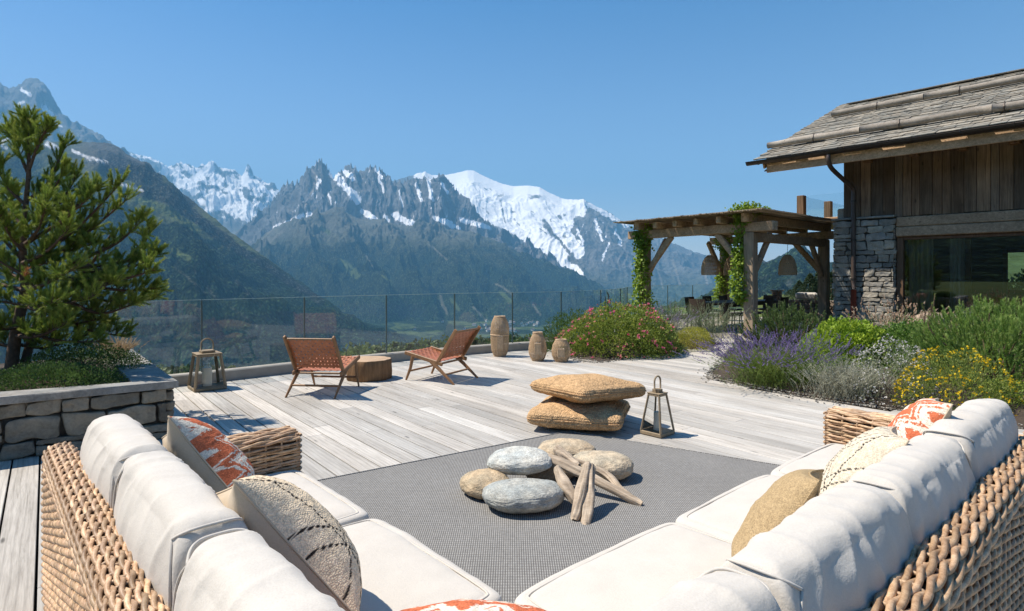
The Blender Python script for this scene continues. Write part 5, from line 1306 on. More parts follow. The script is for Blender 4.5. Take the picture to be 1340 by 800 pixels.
# glazing: timber frame, panes, room behind
mb = MB(); fz0, fz1 = 0.12, 2.39
for a0, a1 in ((1.335, 1.47), (5.6, 5.7)): cbox(mb, a0, a1, 0.06, 0.20, fz0, fz1)
cbox(mb, 1.475, 5.595, 0.06, 0.20, fz1 - 0.07, fz1 - 0.002); cbox(mb, 1.475, 5.595, 0.06, 0.20, fz0, fz0 + 0.09)
wf = mb.build('window', M['frame'], ch)
mb = MB(); mb.add([CH(1.48, 0.13, fz0 + .09), CH(5.59, 0.13, fz0 + .09), CH(5.59, 0.13, fz1 - .07), CH(1.48, 0.13, fz1 - .07)], [(0, 1, 2, 3)]); mb.build('pane', M['window'], wf)
mb = MB(); cbox(mb, 2.62, 2.72, 0.22, 0.30, fz0, fz1); mb.build('mullion', M['frame'], wf)
# room
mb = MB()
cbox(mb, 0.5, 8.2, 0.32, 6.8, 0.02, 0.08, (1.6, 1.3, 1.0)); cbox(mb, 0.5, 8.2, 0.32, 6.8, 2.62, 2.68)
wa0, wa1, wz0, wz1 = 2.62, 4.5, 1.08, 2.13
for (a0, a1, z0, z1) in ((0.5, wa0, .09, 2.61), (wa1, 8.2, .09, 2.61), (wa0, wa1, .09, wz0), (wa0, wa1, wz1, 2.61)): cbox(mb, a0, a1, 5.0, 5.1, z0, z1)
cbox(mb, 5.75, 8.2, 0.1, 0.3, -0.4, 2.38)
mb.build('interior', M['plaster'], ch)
# the outer walls behind that opening are glazed too: leave them open
mb = MB()
for (a0, a1) in ((1.50, 1.98), (2.30, 2.56)):
    t = np.linspace(a0, a1, 60); V = np.zeros((60, 2, 3))
    for i, a in enumerate(t):
        p = CH(a, 0.42 + 0.035 * sin(a * 62) + 0.012 * sin(a * 150), 0); V[i, 0] = (p[0], p[1], 0.1); V[i, 1] = (p[0], p[1], 2.5)
    mb = MB(); mb.grid(V); mb.build('curtain', M['curtain'], ch, smooth=True)
# sofa table and lounge inside the room, dark shapes behind the glass
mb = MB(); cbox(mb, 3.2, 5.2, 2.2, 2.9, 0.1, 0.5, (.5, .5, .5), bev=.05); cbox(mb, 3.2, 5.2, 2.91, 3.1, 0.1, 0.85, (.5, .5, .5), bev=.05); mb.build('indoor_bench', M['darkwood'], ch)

# roof : deck, slates, logs, fascia, gutter
A0, A1 = -1.65, 8.6
sl_dir = np.array([*(cv_ * 5.97), RZ - EZ]); SLN = np.linalg.norm(sl_dir); sd3 = sl_dir / SLN; rn = np.cross(cu3, sd3)
if rn[2] < 0: rn = -rn
RR = np.stack([cu3, sd3, rn], 1)
def RP(a, s, h=0.0): return CH(a, -1.0, EZ) + sd3 * s + rn * h
roof = None
mb = MB(); mb.bbox(RP((A0 + 0.25 + A1) / 2, SLN / 2, -0.07), (A1 - A0 - 0.25, SLN, 0.09), RR, (.6, .6, .6), bev=.005)
s2 = sd3 * np.array([-1, -1, 1]); 
rn2 = rn * np.array([-1, -1, 1]); R2 = np.stack([cu3, -s2, rn2], 1)
ridge_c = CH((A0 + .7 + A1) / 2, RB, RZ)
mb.bbox(ridge_c - s2 * SLN / 2 - rn2 * 0.07, (A1 - A0 - 0.7, SLN, 0.09), R2, (.6, .6, .6), bev=.005)
roof = mb.build('roof', M['siding'], ch)
mb = MB(); s = 0.0; row = 0; EXP = 0.215
while s < SLN + 0.02:
    a = A0 + rnd.uniform(0, .05) + 0.15 * (row % 2) * 0
    while a < A1:
        w = rnd.uniform(0.20, 0.46); k = rnd.uniform(0.62, 1.25); th = rnd.uniform(0.018, 0.034); L = EXP * 1.75
        c = RP(a + w / 2, s + L / 2 - 0.02 + rnd.uniform(-.025, .025), 0.012 + th / 2 + 0.012)
        tl = Rx(-0.085 + rnd.uniform(-.015, .015)) @ Ry(rnd.uniform(-.02, .02)) @ Rz(rnd.uniform(-.03, .03))
        mb.bbox(c, (w - 0.012, L, th), RR @ tl, (0.30 * k, 0.285 * k, 0.262 * k), bev=0.006)
        a += w
    s += EXP; row += 1
a = A0 + 0.35
while a < A1:      # ridge slabs
    w = rnd.uniform(0.4, 0.8); k = rnd.uniform(.6, 1.1)
    mb.bbox(CH(a + w / 2, RB - 0.12, RZ + 0.03), (w - .02, 0.62, 0.04), RC @ Rx(radians(14)) @ Rz(rnd.uniform(-.04, .04)), (0.28 * k, 0.265 * k, 0.25 * k), bev=.008); a += w * 0.97
mb.build('slates', M['slate'], roof)
for sgl, a_start in ((0.956 / cos(math.atan(SL)), A0 + 0.0), (3.94 / cos(math.atan(SL)), A0 + 0.55)):
    a = a_start
    while a < A1:
        L = rnd.uniform(1.7, 2.6); n = 10; tt = np.linspace(0, 1, n)
        P = np.array([RP(a + L * t, sgl + 0.012 * sin(t * 5 + a), 0.17 + 0.006 * sin(9 * t + a)) for t in tt]); k = rnd.uniform(.8, 1.15)
        mb = MB(); mb.tube(P, np.full(n, 0.088) * (1 + 0.05 * np.sin(tt * 7 + a)), 12, (k, k, k)); mb.build('snow_guard_log', M['log'], roof, smooth=True)
        a += L + 0.01
    for q in np.arange(a_start + 1.2, A1, 1.9):
        mb = MB(); mb.tube([RP(q, sgl - .11, .02), RP(q, sgl - .105, .2), RP(q, sgl, .275), RP(q, sgl + .105, .2), RP(q, sgl + .11, .02)], 0.012, 6); mb.build('log_bracket', M['gutter'], roof)
# fascia and purlins
mb = MB(); mb.bbox(CH((A0 + .35 + A1) / 2, -0.93, EZ - 0.20), (A1 - A0 - .35, 0.06, 0.24), RC, (1.35, 1.25, 1.15), bev=.01); mb.build('fascia', M['oldwood'], ch)
mb = MB(); mb.bbox(CH((A0 + 0.2 + A1) / 2, -0.55, EZ - 0.12), (A1 - A0 - .3, 0.7, 0.03), RC @ Rx(math.atan(SL)), (1, .9, .8), bev=.005); mb.build('soffit', M['siding'], ch)
for b, ln in ((0.12, 1.0), (2.6, 1.3), (RB, 1.2)):
    zz = EZ + (b + 1.0) * SL - 0.22
    mb = MB(); cbox(mb, -1.15 if b < 1 else A0 + .3, 0.2, b - 0.1, b + 0.1, zz - 0.13, zz + 0.08, (1.2, 1.0, .85), bev=.015); mb.build('purlin', M['siding'], ch)
mb = MB(); g0 = math.atan(SL)
mb.bbox(RP(A0 + 0.27, SLN / 2, -0.12), (0.05, SLN, 0.20), RR, (1.1, 1.0, .9), bev=.008); mb.build('barge_board', M['oldwood'], ch)
# gutter
mb = MB(); th = np.linspace(pi, 2 * pi, 12); n = 30; V = np.zeros((n, 12, 3))
for i, a in enumerate(np.linspace(A0 - 0.1, A1, n)):
    for j, t in enumerate(th):
        p = CH(a, -1.10 + 0.085 * cos(t), EZ - 0.02 - 0.0 + 0.085 * sin(t)); V[i, j] = p
mb.grid(V); mb.grid(V + np.array([0, 0, .004]), flip=True)
mb.tube([CH(A0 - .1, -1.185, EZ - .02), CH(A1, -1.185, EZ - .02)], 0.010, 6); 
g = mb.build('gutter', M['gutter'], ch, smooth=True)
for q in np.arange(A0 + .2, A1, 0.85):
    mb = MB(); mb.tube([CH(q, -1.10 + 0.092 * cos(t), EZ - .02 + 0.092 * sin(t)) for t in np.linspace(pi * .95, 2 * pi, 10)], 0.008, 5); mb.build('gutter_hook', M['gutter'], g)
mb = MB(); pa = 0.47
mb.tube(smooth_path3([CH(pa - .22, -1.10, EZ - .10), CH(pa - .22, -1.10, EZ - .25), CH(pa - .20, -0.95, EZ - .42), CH(pa - .08, -0.45, EZ - .68), CH(pa + .0, -0.16, EZ - .85), CH(pa, -0.13, EZ - 1.15), CH(pa, -0.13, 2.5), CH(pa, -0.13, 1.15)], 6), 0.052, 12); dpipe = mb.build('downpipe', M['pipe'], ch, smooth=True)
for z in (3.3, 2.35, 1.4):
    mb = MB(); mb.tube([CH(pa, -0.13, z - .02), CH(pa, -0.13, z + .02)], 0.062, 12); mb.build('pipe_clip', M['gutter'], dpipe)
mb = MB(); mb.tube([CH(pa, -0.13, -.1), CH(pa, -0.13, 1.14)], 0.064, 12); mb.build('pipe_foot', M['rust'], dpipe, smooth=True)
# balcony on the gable side
C1 = (-1.62, 1.98); 
mb = MB(); cbox(mb, -1.70, 0.1, 1.9, 6.5, 2.96, 3.14, (.9, .85, .8), bev=.02); bc = mb.build('balcony', M['oldwood'], ch)
for (a, b) in ((-1.62, 1.98), (-1.62, 4.01), (-1.62, 6.0)):
    mb = MB(); p = CH(a, b, 3.14); mb.bbox(p + np.array([0, 0, .34]), (0.20, 0.20, 0.70), RC, (1.0, .95, .9), bev=.01); mb.build('balcony_post', M['siding'], bc)
for (a0, b0, a1, b1) in ((-1.62, 2.09, -1.62, 3.9), (-1.62, 4.12, -1.62, 5.9), (-1.5, 1.98, 0.0, 1.98)):
    mb = MB(); z0, z1 = 3.15, 3.82; mb.add([CH(a0, b0, z0), CH(a1, b1, z0), CH(a1, b1, z1), CH(a0, b0, z1)], [(0, 1, 2, 3)]); mb.build('balcony_glass', M['glass'], bc)
# boulder plinth stone on the pier cap
mb = MB(); cbox(mb, -0.02, 0.16, 0.2, 0.42, PT + 0.052, PT + 0.32, (0.40, .35, .3), bev=.03); mb.build('cap_stone', M['stone'], ch)

# ================================================================ BEDS, PAVING
def sheet(name, poly, z, mat, hump=0.0, n=60, kind='structure', edge=0.12):
    xs = [p[0] for p in poly]; ys = [p[1] for p in poly]
    X, Y = np.meshgrid(np.linspace(min(xs) - .3, max(xs) + .3, n), np.linspace(min(ys) - .3, max(ys) + .3, n), indexing='ij')
    ins_ = np.zeros(X.shape, bool); dmin = np.full(X.shape, 99.0); m = len(poly)
    for i in range(m):
        (x0, y0), (x1, y1) = poly[i], poly[(i + 1) % m]
        c = ((y0 > Y) != (y1 > Y)) & (X < (x1 - x0) * (Y - y0) / (y1 - y0 + 1e-12) + x0); ins_ ^= c
        dx, dy = x1 - x0, y1 - y0; t = np.clip(((X - x0) * dx + (Y - y0) * dy) / (dx * dx + dy * dy), 0, 1); dmin = np.minimum(dmin, np.hypot(X - x0 - t * dx, Y - y0 - t * dy))
    sd_ = np.where(ins_, dmin, -dmin)
    Z = z + (hump + 0.03) * sm(sd_, 0, 0.5) + 0.03 * fbm(np.stack([X * 3, Y * 3, 0 * X], -1), 4) * sm(sd_, 0, .2) - 0.12 * sm(-sd_, -0.02, 0.12) 
    mb = MB(); mb.grid(np.stack([X, Y, Z], -1)); return tag(mb.build(name, mat, smooth=True), kind=kind)
sheet('flower_bed', [(0.72, 12.0), (1.03, 10.72), (1.53, 10.2), (2.6, 11.15), (3.5, 11.95), (3.95, 12.1), (4.6, 12.9), (4.6, 14.6), (3.2, 15.2), (2.0, 13.3), (1.1, 12.2)], 0.0, M['soil'], 0.06)
sheet('flower_bed', [(4.45, 12.1), (3.0, 9.05), (2.98, 8.46), (3.36, 7.6), (3.88, 6.95), (4.8, 6.1), (5.5, 4.6), (6.0, 2.0), (13.5, 4.0), (12.6, 9.0), (8.2, 14.6), (5.9, 14.0)], -0.01, M['soil'], 0.10, 110)
PN = np.array([5.7, 14.2]); PL = np.array([3.75, 16.75]); PR = np.array([9.0, 17.16]); PB = PL + PR - PN
el = (PL - PN) / np.linalg.norm(PL - PN); er = (PR - PN) / np.linalg.norm(PR - PN)
mb = MB()
for i in range(13):
    for j in range(8):
        w, h = 0.6, 0.62; a = -0.9 + i * w; b = -0.5 + j * h
        c = PN + er * (a + w / 2) + el * (b + h / 2); k = rnd.uniform(.85, 1.1)
        mb.bbox((*c, -0.035 + rnd.uniform(-.003, .003)), (w - 0.012, h - 0.012, 0.06), frame((*er, 0)), (0.38 * k, 0.36 * k, 0.33 * k), bev=.006)
tag(mb.build('stone_paving', M['stone']), kind='structure')

# ================================================================ PERGOLA
pg = thing('pergola', (*PN, 0), 'weathered timber pergola with a reed roof over the outdoor dining place', 'pergola')
PS = 0.25; TZ = 2.52
RPG = frame((*er, 0))
for i, p in enumerate((PN, PL, PR, PB)):
    mb = MB(); mb.bbox((*p, TZ / 2 - 0.002), (PS, PS, TZ + 0.0), RPG, (1, 1, 1), bev=.02); mb.build('post', M['oldwoodz'], pg)
def bm(p, q, z0, z1, w, ext=(0, 0), col=(1, 1, 1), name='beam'):
    p = np.array(p); q = np.array(q); d = (q - p) / np.linalg.norm(q - p); p = p - d * ext[0]; q = q + d * ext[1]
    mb = MB(); beam(mb, (*p, (z0 + z1) / 2), (*q, (z0 + z1) / 2), w, z1 - z0, col, bev=.018); mb.build(name, M['oldwood'], pg)
bm(PN, PL, TZ + .003, TZ + 0.23, 0.22, (0.62, 0.55), (1.1, 1.05, 1.0)); bm(PR, PB, TZ + .003, TZ + 0.23, 0.22, (0.5, 0.5))
bm(PN, PR, TZ + 0.235, TZ + 0.44, 0.2, (0.3, 0.3), (1.05, 1, .95)); bm(PL, PB, TZ + 0.235, TZ + 0.44, 0.2, (0.42, 0.3))
for k in range(1, 5):
    f = k / 5; a = PN + (PL - PN) * f; b = PR + (PB - PR) * f; bm(a, b, TZ + 0.235, TZ + 0.40, 0.13, (0.42, 0.3), (1.15, 1.1, 1.0), 'joist')
bm(PN - el * .02, PR - el * .02, TZ - 0.22 + .0, TZ - 0.003, 0.16, (-.14, -.14), (.9, .85, .8), 'tie_beam')
def brace(p, dirn, L=0.92):
    d = np.array(dirn); a = (*(p + d * 0.1), TZ - L); b = (*(p + d * L), TZ + 0.02)
    mb = MB(); beam(mb, a, b, 0.10, 0.15, (1.1, 1.05, 1), bev=.015); mb.build('brace', M['oldwood'], pg)
for p, dirs in ((PN, (el, er)), (PL, (-el, er)), (PR, (el, -er)), (PB, (-el, -er))):
    for d in dirs: brace(p, d, 0.92 if abs(np.dot(d, el)) > .5 else 1.05)
# reed mat roof
mb = MB(); z0 = TZ + 0.46
Lr = np.linalg.norm(PR - PN); Ll = np.linalg.norm(PL - PN)
b = -0.62
while b < Ll + 0.65:
    p = PN - er * (0.62 + rnd.uniform(-.05, .07)) + el * b; q = PN + er * (Lr + 0.55 + rnd.uniform(-.06, .06)) + el * b
    k = rnd.uniform(.7, 1.3); tt = np.linspace(0, 1, 7)[:, None]; P = np.concatenate([p + (q - p) * tt, z0 + 0.006 * np.sin(tt * 20 + b * 9) + rnd.uniform(-.006, .012)], 1)
    mb.tube(P, rnd.uniform(.009, .015), 5, (k, k * .97, k * .92)); b += rnd.uniform(.018, .026)
for b in np.arange(-0.5, Lr + .4, 0.5):
    p = PN + er * b - el * .6; q = PN + er * b + el * (Ll + .6); mb.tube([(*p, z0 + .022), (*q, z0 + .022)], 0.012, 5, (.7, .65, .6))
M['reed'] = m_simple('reed', (0.33, 0.27, 0.20), 0.8, var=0.3, scale=10, usecol=True)
mb.build('reed_roof', M['reed'], pg)
# pendant shades
def pendant(x, y, label):
    t = thing('pendant_lamp', (x, y, 1.50), label, 'lamp', 'wicker pendant lamps under the pergola')
    prof = [(0.215, 0.0), (0.225, 0.08), (0.215, 0.22), (0.18, 0.36), (0.12, 0.47), (0.05, 0.53)]
    pr = np.array(prof); mb = MB(); L0 = np.array([x, y, 1.50])
    zz = np.linspace(0, 0.53, 16); rr = np.interp(zz, pr[:, 1], pr[:, 0])
    for i in range(26):
        a = 2 * pi * i / 26
        for tw in (-1, 1):
            aa = a + tw * zz * 1.2; k = rnd.uniform(.8, 1.6); mb.tube(np.stack([rr * np.cos(aa), rr * np.sin(aa), zz], -1) + L0, 0.007, 4, (k, k, k))
    for z in np.arange(0, .53, .026):
        r0 = np.interp(z, pr[:, 1], pr[:, 0]); a = np.linspace(0, 2 * pi, 30, endpoint=False); k = rnd.uniform(.8, 1.6)
        mb.tube(np.stack([r0 * np.cos(a), r0 * np.sin(a), 0 * a + z], -1) + L0, 0.006, 4, (k, k, k), closed=True, ref=(0, 0, 1))
    mb.build('lamp_shade', M['rattan'], t)
    mb = MB(); mb.tube([L0 + (0, 0, .53), L0 + (0, 0, 1.24)], .006, 5); mb.build('cord', M['gutter'], t)
    mb = MB(); mb.lathe([(0, .30), (.03, .32), (.04, .37), (.02, .42), (.018, .53)], L0, 12); mb.build('bulb', M['candle'], t, smooth=True)
pendant(5.32, 15.98, 'wicker beehive pendant lamp hanging left of the vine covered near post')
pendant(6.22, 16.82, 'wicker beehive pendant lamp half hidden behind the pergola brace')
pendant(7.27, 15.68, 'wicker beehive pendant lamp hanging against the wooded hill, right of the near post')
# dining table and chairs
tc = PN + (PL - PN) * 0.5 + er * 2.3; az_ = math.atan2(er[1], er[0])
tb = thing('dining_table', (*tc, 0), 'long dark wooden dining table under the pergola', 'table', None, az_)
mb = MB(); mb.bbox((0, 0, 0.735), (3.0, 0.95, 0.05), bev=.008); mb.build('table_top', M['darkwood'], tb, world=False)
for sx in (-1, 1):
    for sy in (-1, 1):
        mb = MB(); mb.bbox((sx * 1.35, sy * .38, 0.355), (.09, .09, .705), bev=.006); mb.build('leg', M['darkwood'], tb, world=False)
    mb = MB(); mb.bbox((0, sx * .40, 0.67), (2.6, .03, .075), bev=.003); mb.build('apron', M['darkwood'], tb, world=False)
def dchair(i, lx, ly, rz, label):
    R = Rz(az_); p = R @ np.array([lx, ly, 0]) + np.array([*tc, 0])
    t = thing('dining_chair', p, label, 'chair', 'dark dining chairs round the pergola table', az_ + rz)
    mb = MB(); mb.bbox((0, 0, 0.45), (.48, .46, .05), bev=.015); mb.build('seat', M['darkwood'], t, world=False)
    mb = MB(); n = 8; V = [(0.23 * s, -0.22 - 0.03 * (1 - s * s), 0) for s in np.linspace(-1, 1, n)]
    G = np.array([[(x, y - 0.06 * q, 0.47 + 0.40 * q) for q in (0, .5, 1)] for x, y, _ in V]); mb.grid(G); mb.grid(G - np.array([0, .025, 0]), flip=True); mb.build('backrest', M['darkwood'], t, smooth=True, world=False)
    for sx in (-1, 1):
        for sy in (-1, 1):
            mb = MB(); mb.tube([(sx * .2, sy * .19, .43), (sx * .225, sy * .215, 0)], [.02, .014], 6); mb.build('leg', M['darkwood'], t, world=False)
k = 0
cl = ['leftmost dark dining chair on the near side of the pergola table', 'middle dark dining chair on the near side of the pergola table', 'rightmost dark dining chair on the near side of the pergola table',
      'leftmost dark dining chair on the far side of the pergola table', 'middle dark dining chair on the far side of the pergola table', 'rightmost dark dining chair on the far side of the pergola table', 'dark dining chair at the right head of the pergola table', 'dark dining chair at the left head of the pergola table']
for sy, rz in ((-1, 0), (1, pi)):
    for lx in (-0.95, 0.0, 0.95): dchair(k, lx, sy * 0.66, rz, cl[k]); k += 1
dchair(k, 1.85, 0, pi / 2, cl[6]); dchair(k, -1.85, 0, -pi / 2, cl[7])
# stone barbecue behind the table
bq = thing('stone_barbecue', (9.35, 19.2, 0), 'low stone outdoor kitchen with a pillar and a pale lid behind the dining table', 'outdoor kitchen')
dB = np.array([0.86, -0.5, 0]); dB /= np.linalg.norm(dB); nB = np.array([dB[1], -dB[0], 0]); o0 = np.array([8.75, 19.4, 0])
mb = MB(); mb.bbox(o0 + dB * 0.9 - nB * .28 + ez * .33, (1.75, 0.5, .70), frame(dB), (1, 1, 1), 1); rubble(mb, o0, dB, ez, nB, 1.8, .70, (.08, .16), (.12, .3), 41, (.30, .22, .18), (.42, .35, .30)); mb.build('base', [M['stone'], M['mortar']], bq, smooth=True)
mb = MB(); mb.bbox(o0 - dB * .1 - nB * .15 + ez * .48, (0.26, .26, .96), frame(dB), (1, 1, 1), 1); rubble(mb, o0 - dB * .25, dB, ez, nB, .3, .96, (.06, .12), (.1, .18), 42, (.36, .24, .2), (.42, .33, .28)); mb.bbox(o0 - dB * .1 - nB * .15 + ez * .99, (.38, .38, .05), frame(dB), (.4, .38, .34)); mb.build('pillar', [M['stone'], M['mortar']], bq, smooth=False)
mb = MB(); mb.bbox(o0 + dB * .75 - nB * .25 + ez * .82, (0.62, .5, .22), frame(dB), bev=.05); mb.build('lid', M['linen'], bq)
# ================================================================ PLANTS
def rdir(n, up=0.0, r=None):
    r = r or rng; v = r.normal(size=(n, 3)); v /= np.linalg.norm(v, axis=1)[:, None]; v[:, 2] += up
    return v / np.linalg.norm(v, axis=1)[:, None]
def leaves(mb, P, d, L, Wd, col, fold=0.25):
    "leaf shaped quads (base, side, tip, side), slightly folded"
    n = len(P); L = np.broadcast_to(L, (n,))[:, None]; Wd = np.broadcast_to(Wd, (n,))[:, None]
    r = rng.normal(size=(n, 3)); s = np.cross(d, r); s /= np.linalg.norm(s, axis=1)[:, None] + 1e-9; nn = np.cross(s, d)
    mid = P + d * L * 0.45 - nn * L * fold * 0.3
    V = np.stack([P, mid + s * Wd * .5, P + d * L, mid - s * Wd * .5], 1).reshape(-1, 3)
    V[2::4] -= nn * L * fold * 0.25
    i = np.arange(n) * 4; mb.add(V, np.stack([i, i + 1, i + 2, i + 3], 1), np.repeat(np.asarray(col).reshape(-1, 3) if np.ndim(col) > 1 else np.tile(col, (n, 1)), 4, 0))
def needles(mb, A, B, per, L, Wd, col, ang=0.75, tipcol=None, u0=0.0):
    "needles along the axes A->B"
    n = len(A); T = B - A; Ln = np.linalg.norm(T, axis=1)[:, None]; T = T / (Ln + 1e-9)
    u = u0 + (1 - u0) * rng.random((n, per)); base = A[:, None] + (B - A)[:, None] * u[..., None]
    r = rng.normal(size=(n, per, 3)); r -= (r * T[:, None]).sum(-1)[..., None] * T[:, None]; r /= np.linalg.norm(r, axis=-1)[..., None] + 1e-9
    a = ang * rng.uniform(0.6, 1.25, (n, per))[..., None] * (1.1 - 0.45 * u[..., None])
    d = T[:, None] * np.cos(a) + r * np.sin(a)
    l = (L * rng.uniform(0.7, 1.15, (n, per)))[..., None]
    s = np.cross(d, rng.normal(size=(n, per, 3))); s /= np.linalg.norm(s, axis=-1)[..., None] + 1e-9
    V = np.stack([base - s * Wd / 2, base + s * Wd / 2, base + d * l], 2).reshape(-1, 3)
    c = np.asarray(col, float); c = np.broadcast_to(c, (n, 3))[:, None] * rng.uniform(.7, 1.3, (n, per, 1))
    if tipcol is not None: c = c + (np.array(tipcol) - c) * np.clip((u[..., None] - .55) * 1.6, 0, 1) * rng.random((n, 1, 1))
    i = np.arange(n * per) * 3; mb.add(V, np.stack([i, i + 1, i + 2], 1), np.repeat(c.reshape(-1, 3), 3, 0))
def dome_pts(n, c, r, lobes=6, seed=0, shell=0.55, low=-0.1):
    "points filling a bumpy dome: centre of the base c, radii r; returns points, outward directions, depth 0..1"
    rg = np.random.default_rng(seed)
    d = rg.normal(size=(n, 3)); d[:, 2] = np.abs(d[:, 2]) * 1.0 + low * rg.random(n); d /= np.linalg.norm(d, axis=1)[:, None]
    bumpy = 1 + 0.22 * fbm(d * lobes * 0.45 + seed * 3.1, 3)
    t = 1 - (1 - shell) * rg.random(n) ** 1.6
    P = np.array(c) + d * np.array(r) * (bumpy * t)[:, None]
    return P, d, t
def cols(n, a, b, seed=0, pts=None, f=4.0):
    k = rng.random(n)
    if pts is not None: k = np.clip(0.5 + 0.9 * fbm(pts * f + seed, 3) + 0.35 * (k - .5), 0, 1)
    return np.array(a) + (np.array(b) - np.array(a)) * k[:, None]
def plant_root(name, c, label, cat='plant', group=None):
    return thing(name, c, label, cat, group)
def twigs(root, c, r, n, seed, th=0.006, h=0.85, name='stems'):
    rg = np.random.default_rng(seed); mb = MB(); c = np.array(c)
    for i in range(n):
        d = rg.normal(size=3); d[2] = abs(d[2]) + 0.3; d /= np.linalg.norm(d); e = c + d * np.array(r) * rg.uniform(.5, h)
        m = (c + e) / 2 + rg.normal(size=3) * 0.04 * np.array(r); b = c + rg.normal(size=3) * np.array([.12, .12, 0]) * np.array(r)
        mb.tube(smooth_path3([b, m, e], 3), np.linspace(th, th * .4, 7), 4)
    mb.build(name, M['bark'], root)
def leafy_bush(c, r, n, L, Wd, ca, cb, label, seed, flowers=None, name='leafy_shrub', lobes=6, up=0.35, clump=0.0, cat='shrub', shell=0.5):
    root = plant_root(name, c, label, cat); P, d, t = dome_pts(n, c, r, lobes, seed, shell)
    if clump:
        k = fbm(P * (2.2 / max(r)) * 2.2 + seed, 3); keep = k > -clump; P, d, t = P[keep], d[keep], t[keep]
    dd = d + rdir(len(P)) * 0.9; dd[:, 2] += up; dd /= np.linalg.norm(dd, axis=1)[:, None]
    mb = MB(); leaves(mb, P, dd, L * rng.uniform(.6, 1.2, len(P)), Wd * rng.uniform(.7, 1.2, len(P)), cols(len(P), ca, cb, seed, P)); mb.build('foliage', M['leaf'], root)
    twigs(root, c, r, 14, seed)
    if flowers:
        for (nf, fr, ca2, cb2, fz) in flowers:
            P, d, t = dome_pts(nf, c, np.array(r) * 1.03, lobes, seed, 0.93); 
            if fz: k = fbm(P * 3.0 + seed + 5, 2) > fz - 0.5; P, d = P[k], d[k]
            m = 5; mb = MB(); PP = np.repeat(P, m, 0); D2 = np.repeat(d, m, 0) * 0.5 + rdir(len(PP)) * .8 + np.array([0, 0, .3]); D2 /= np.linalg.norm(D2, axis=1)[:, None]
            leaves(mb, PP, D2, fr * rng.uniform(.7, 1.2, len(PP)), fr * .8, cols(len(PP), ca2, cb2)); mb.build('flowers', M['petal'], root)
    return root
def spiky_bush(c, r, n, ca, cb, label, seed, spike=None, per=26, nl=0.035, nw=0.004, ang=0.55, name='herb_bush', cat='shrub', spread=0.9, tipcol=None, stemh=(.6, 1.0), lean=(0, 0)):
    "many upright stems radiating from the base, each clad in fine leaves, optional flower spikes (colour a, colour b, length, share)"
    root = plant_root(name, c, label, cat); rg = np.random.default_rng(seed); c = np.array(c, float); r = np.array(r, float)
    base = c + np.stack([rg.normal(size=n) * r[0] * .28, rg.normal(size=n) * r[1] * .28, 0 * rg.random(n)], 1)
    d = np.stack([rg.uniform(-1, 1, n) * spread + lean[0], rg.uniform(-1, 1, n) * spread + lean[1], np.ones(n)], 1)
    d /= np.linalg.norm(d / r * r.max(), axis=1)[:, None]
    h = rg.uniform(*stemh, n) * (1 + .15 * fbm(d * 3 + seed, 2)); tip = base + d / np.linalg.norm(d, axis=1)[:, None] * (np.linalg.norm(d * r, axis=1) / np.linalg.norm(d, axis=1) * h)[:, None]
    mid = (base + tip) / 2 + np.array([0, 0, 1]) * r[2] * .10
    cl = cols(n, ca, cb, seed, tip)
    mb = MB(); needles(mb, base, mid, per, nl, nw, cl * 0.9, ang); needles(mb, mid, tip, per, nl, nw, cl, ang, tipcol=tipcol)
    mb.build('foliage', M['needle'], root)
    if spike:
        ca2, cb2, sl, share, sr = spike; k = rg.random(n) < share; D2 = tip[k] - mid[k]; D2 /= np.linalg.norm(D2, axis=1)[:, None]
        D2 += rg.normal(size=D2.shape) * .12; A = tip[k]; B = A + D2 * (sl * rg.uniform(.6, 1.3, len(A)))[:, None]
        mb = MB(); 
        needles(mb, A, B, 5, 0.02, 0.002, np.array(ca) * .9, 0.1)
        A2 = A + (B - A) * .45; needles(mb, A2, B, 34, sr, sr * .55, cols(len(A), ca2, cb2), 1.0); mb.build('flowers', M['petal'], root)
    return root
def conifer_bush(c, r, n, label, seed, ca=(0.030, 0.062, 0.018), cb=(0.060, 0.105, 0.028), tip=(0.16, 0.22, 0.06), shoot=(0.12, 0.24), per=110, nl=0.042, nw=0.0042, name='dwarf_pine', shell=0.35, up=0.9, cat='shrub', lobes=7):
    root = plant_root(name, c, label, cat); P, d, t = dome_pts(n, c, r, lobes, seed, shell)
    dd = d * 0.8 + rdir(n) * .35 + np.array([0, 0, up]); dd /= np.linalg.norm(dd, axis=1)[:, None]
    L = rng.uniform(*shoot, n)[:, None]; A = P - dd * L * .6; B = P + dd * L * .4
    mb = MB(); needles(mb, A, B, per, nl, nw, cols(n, ca, cb, seed, P, 3.0), 0.7, tipcol=tip); mb.build('foliage', M['needle'], root)
    mb = MB()
    c = np.array(c); idx = np.random.default_rng(seed).choice(n, min(n, 60), replace=False)
    for i in idx:
        m = (c * .55 + A[i] * .45) + rng.normal(size=3) * .05; mb.tube(smooth_path3([c + rng.normal(size=3) * np.array([.08, .08, 0]), m, A[i], B[i]], 3), np.linspace(.02, .004, 10), 5)
    mb.build('branches', M['bark'], root)
    return root

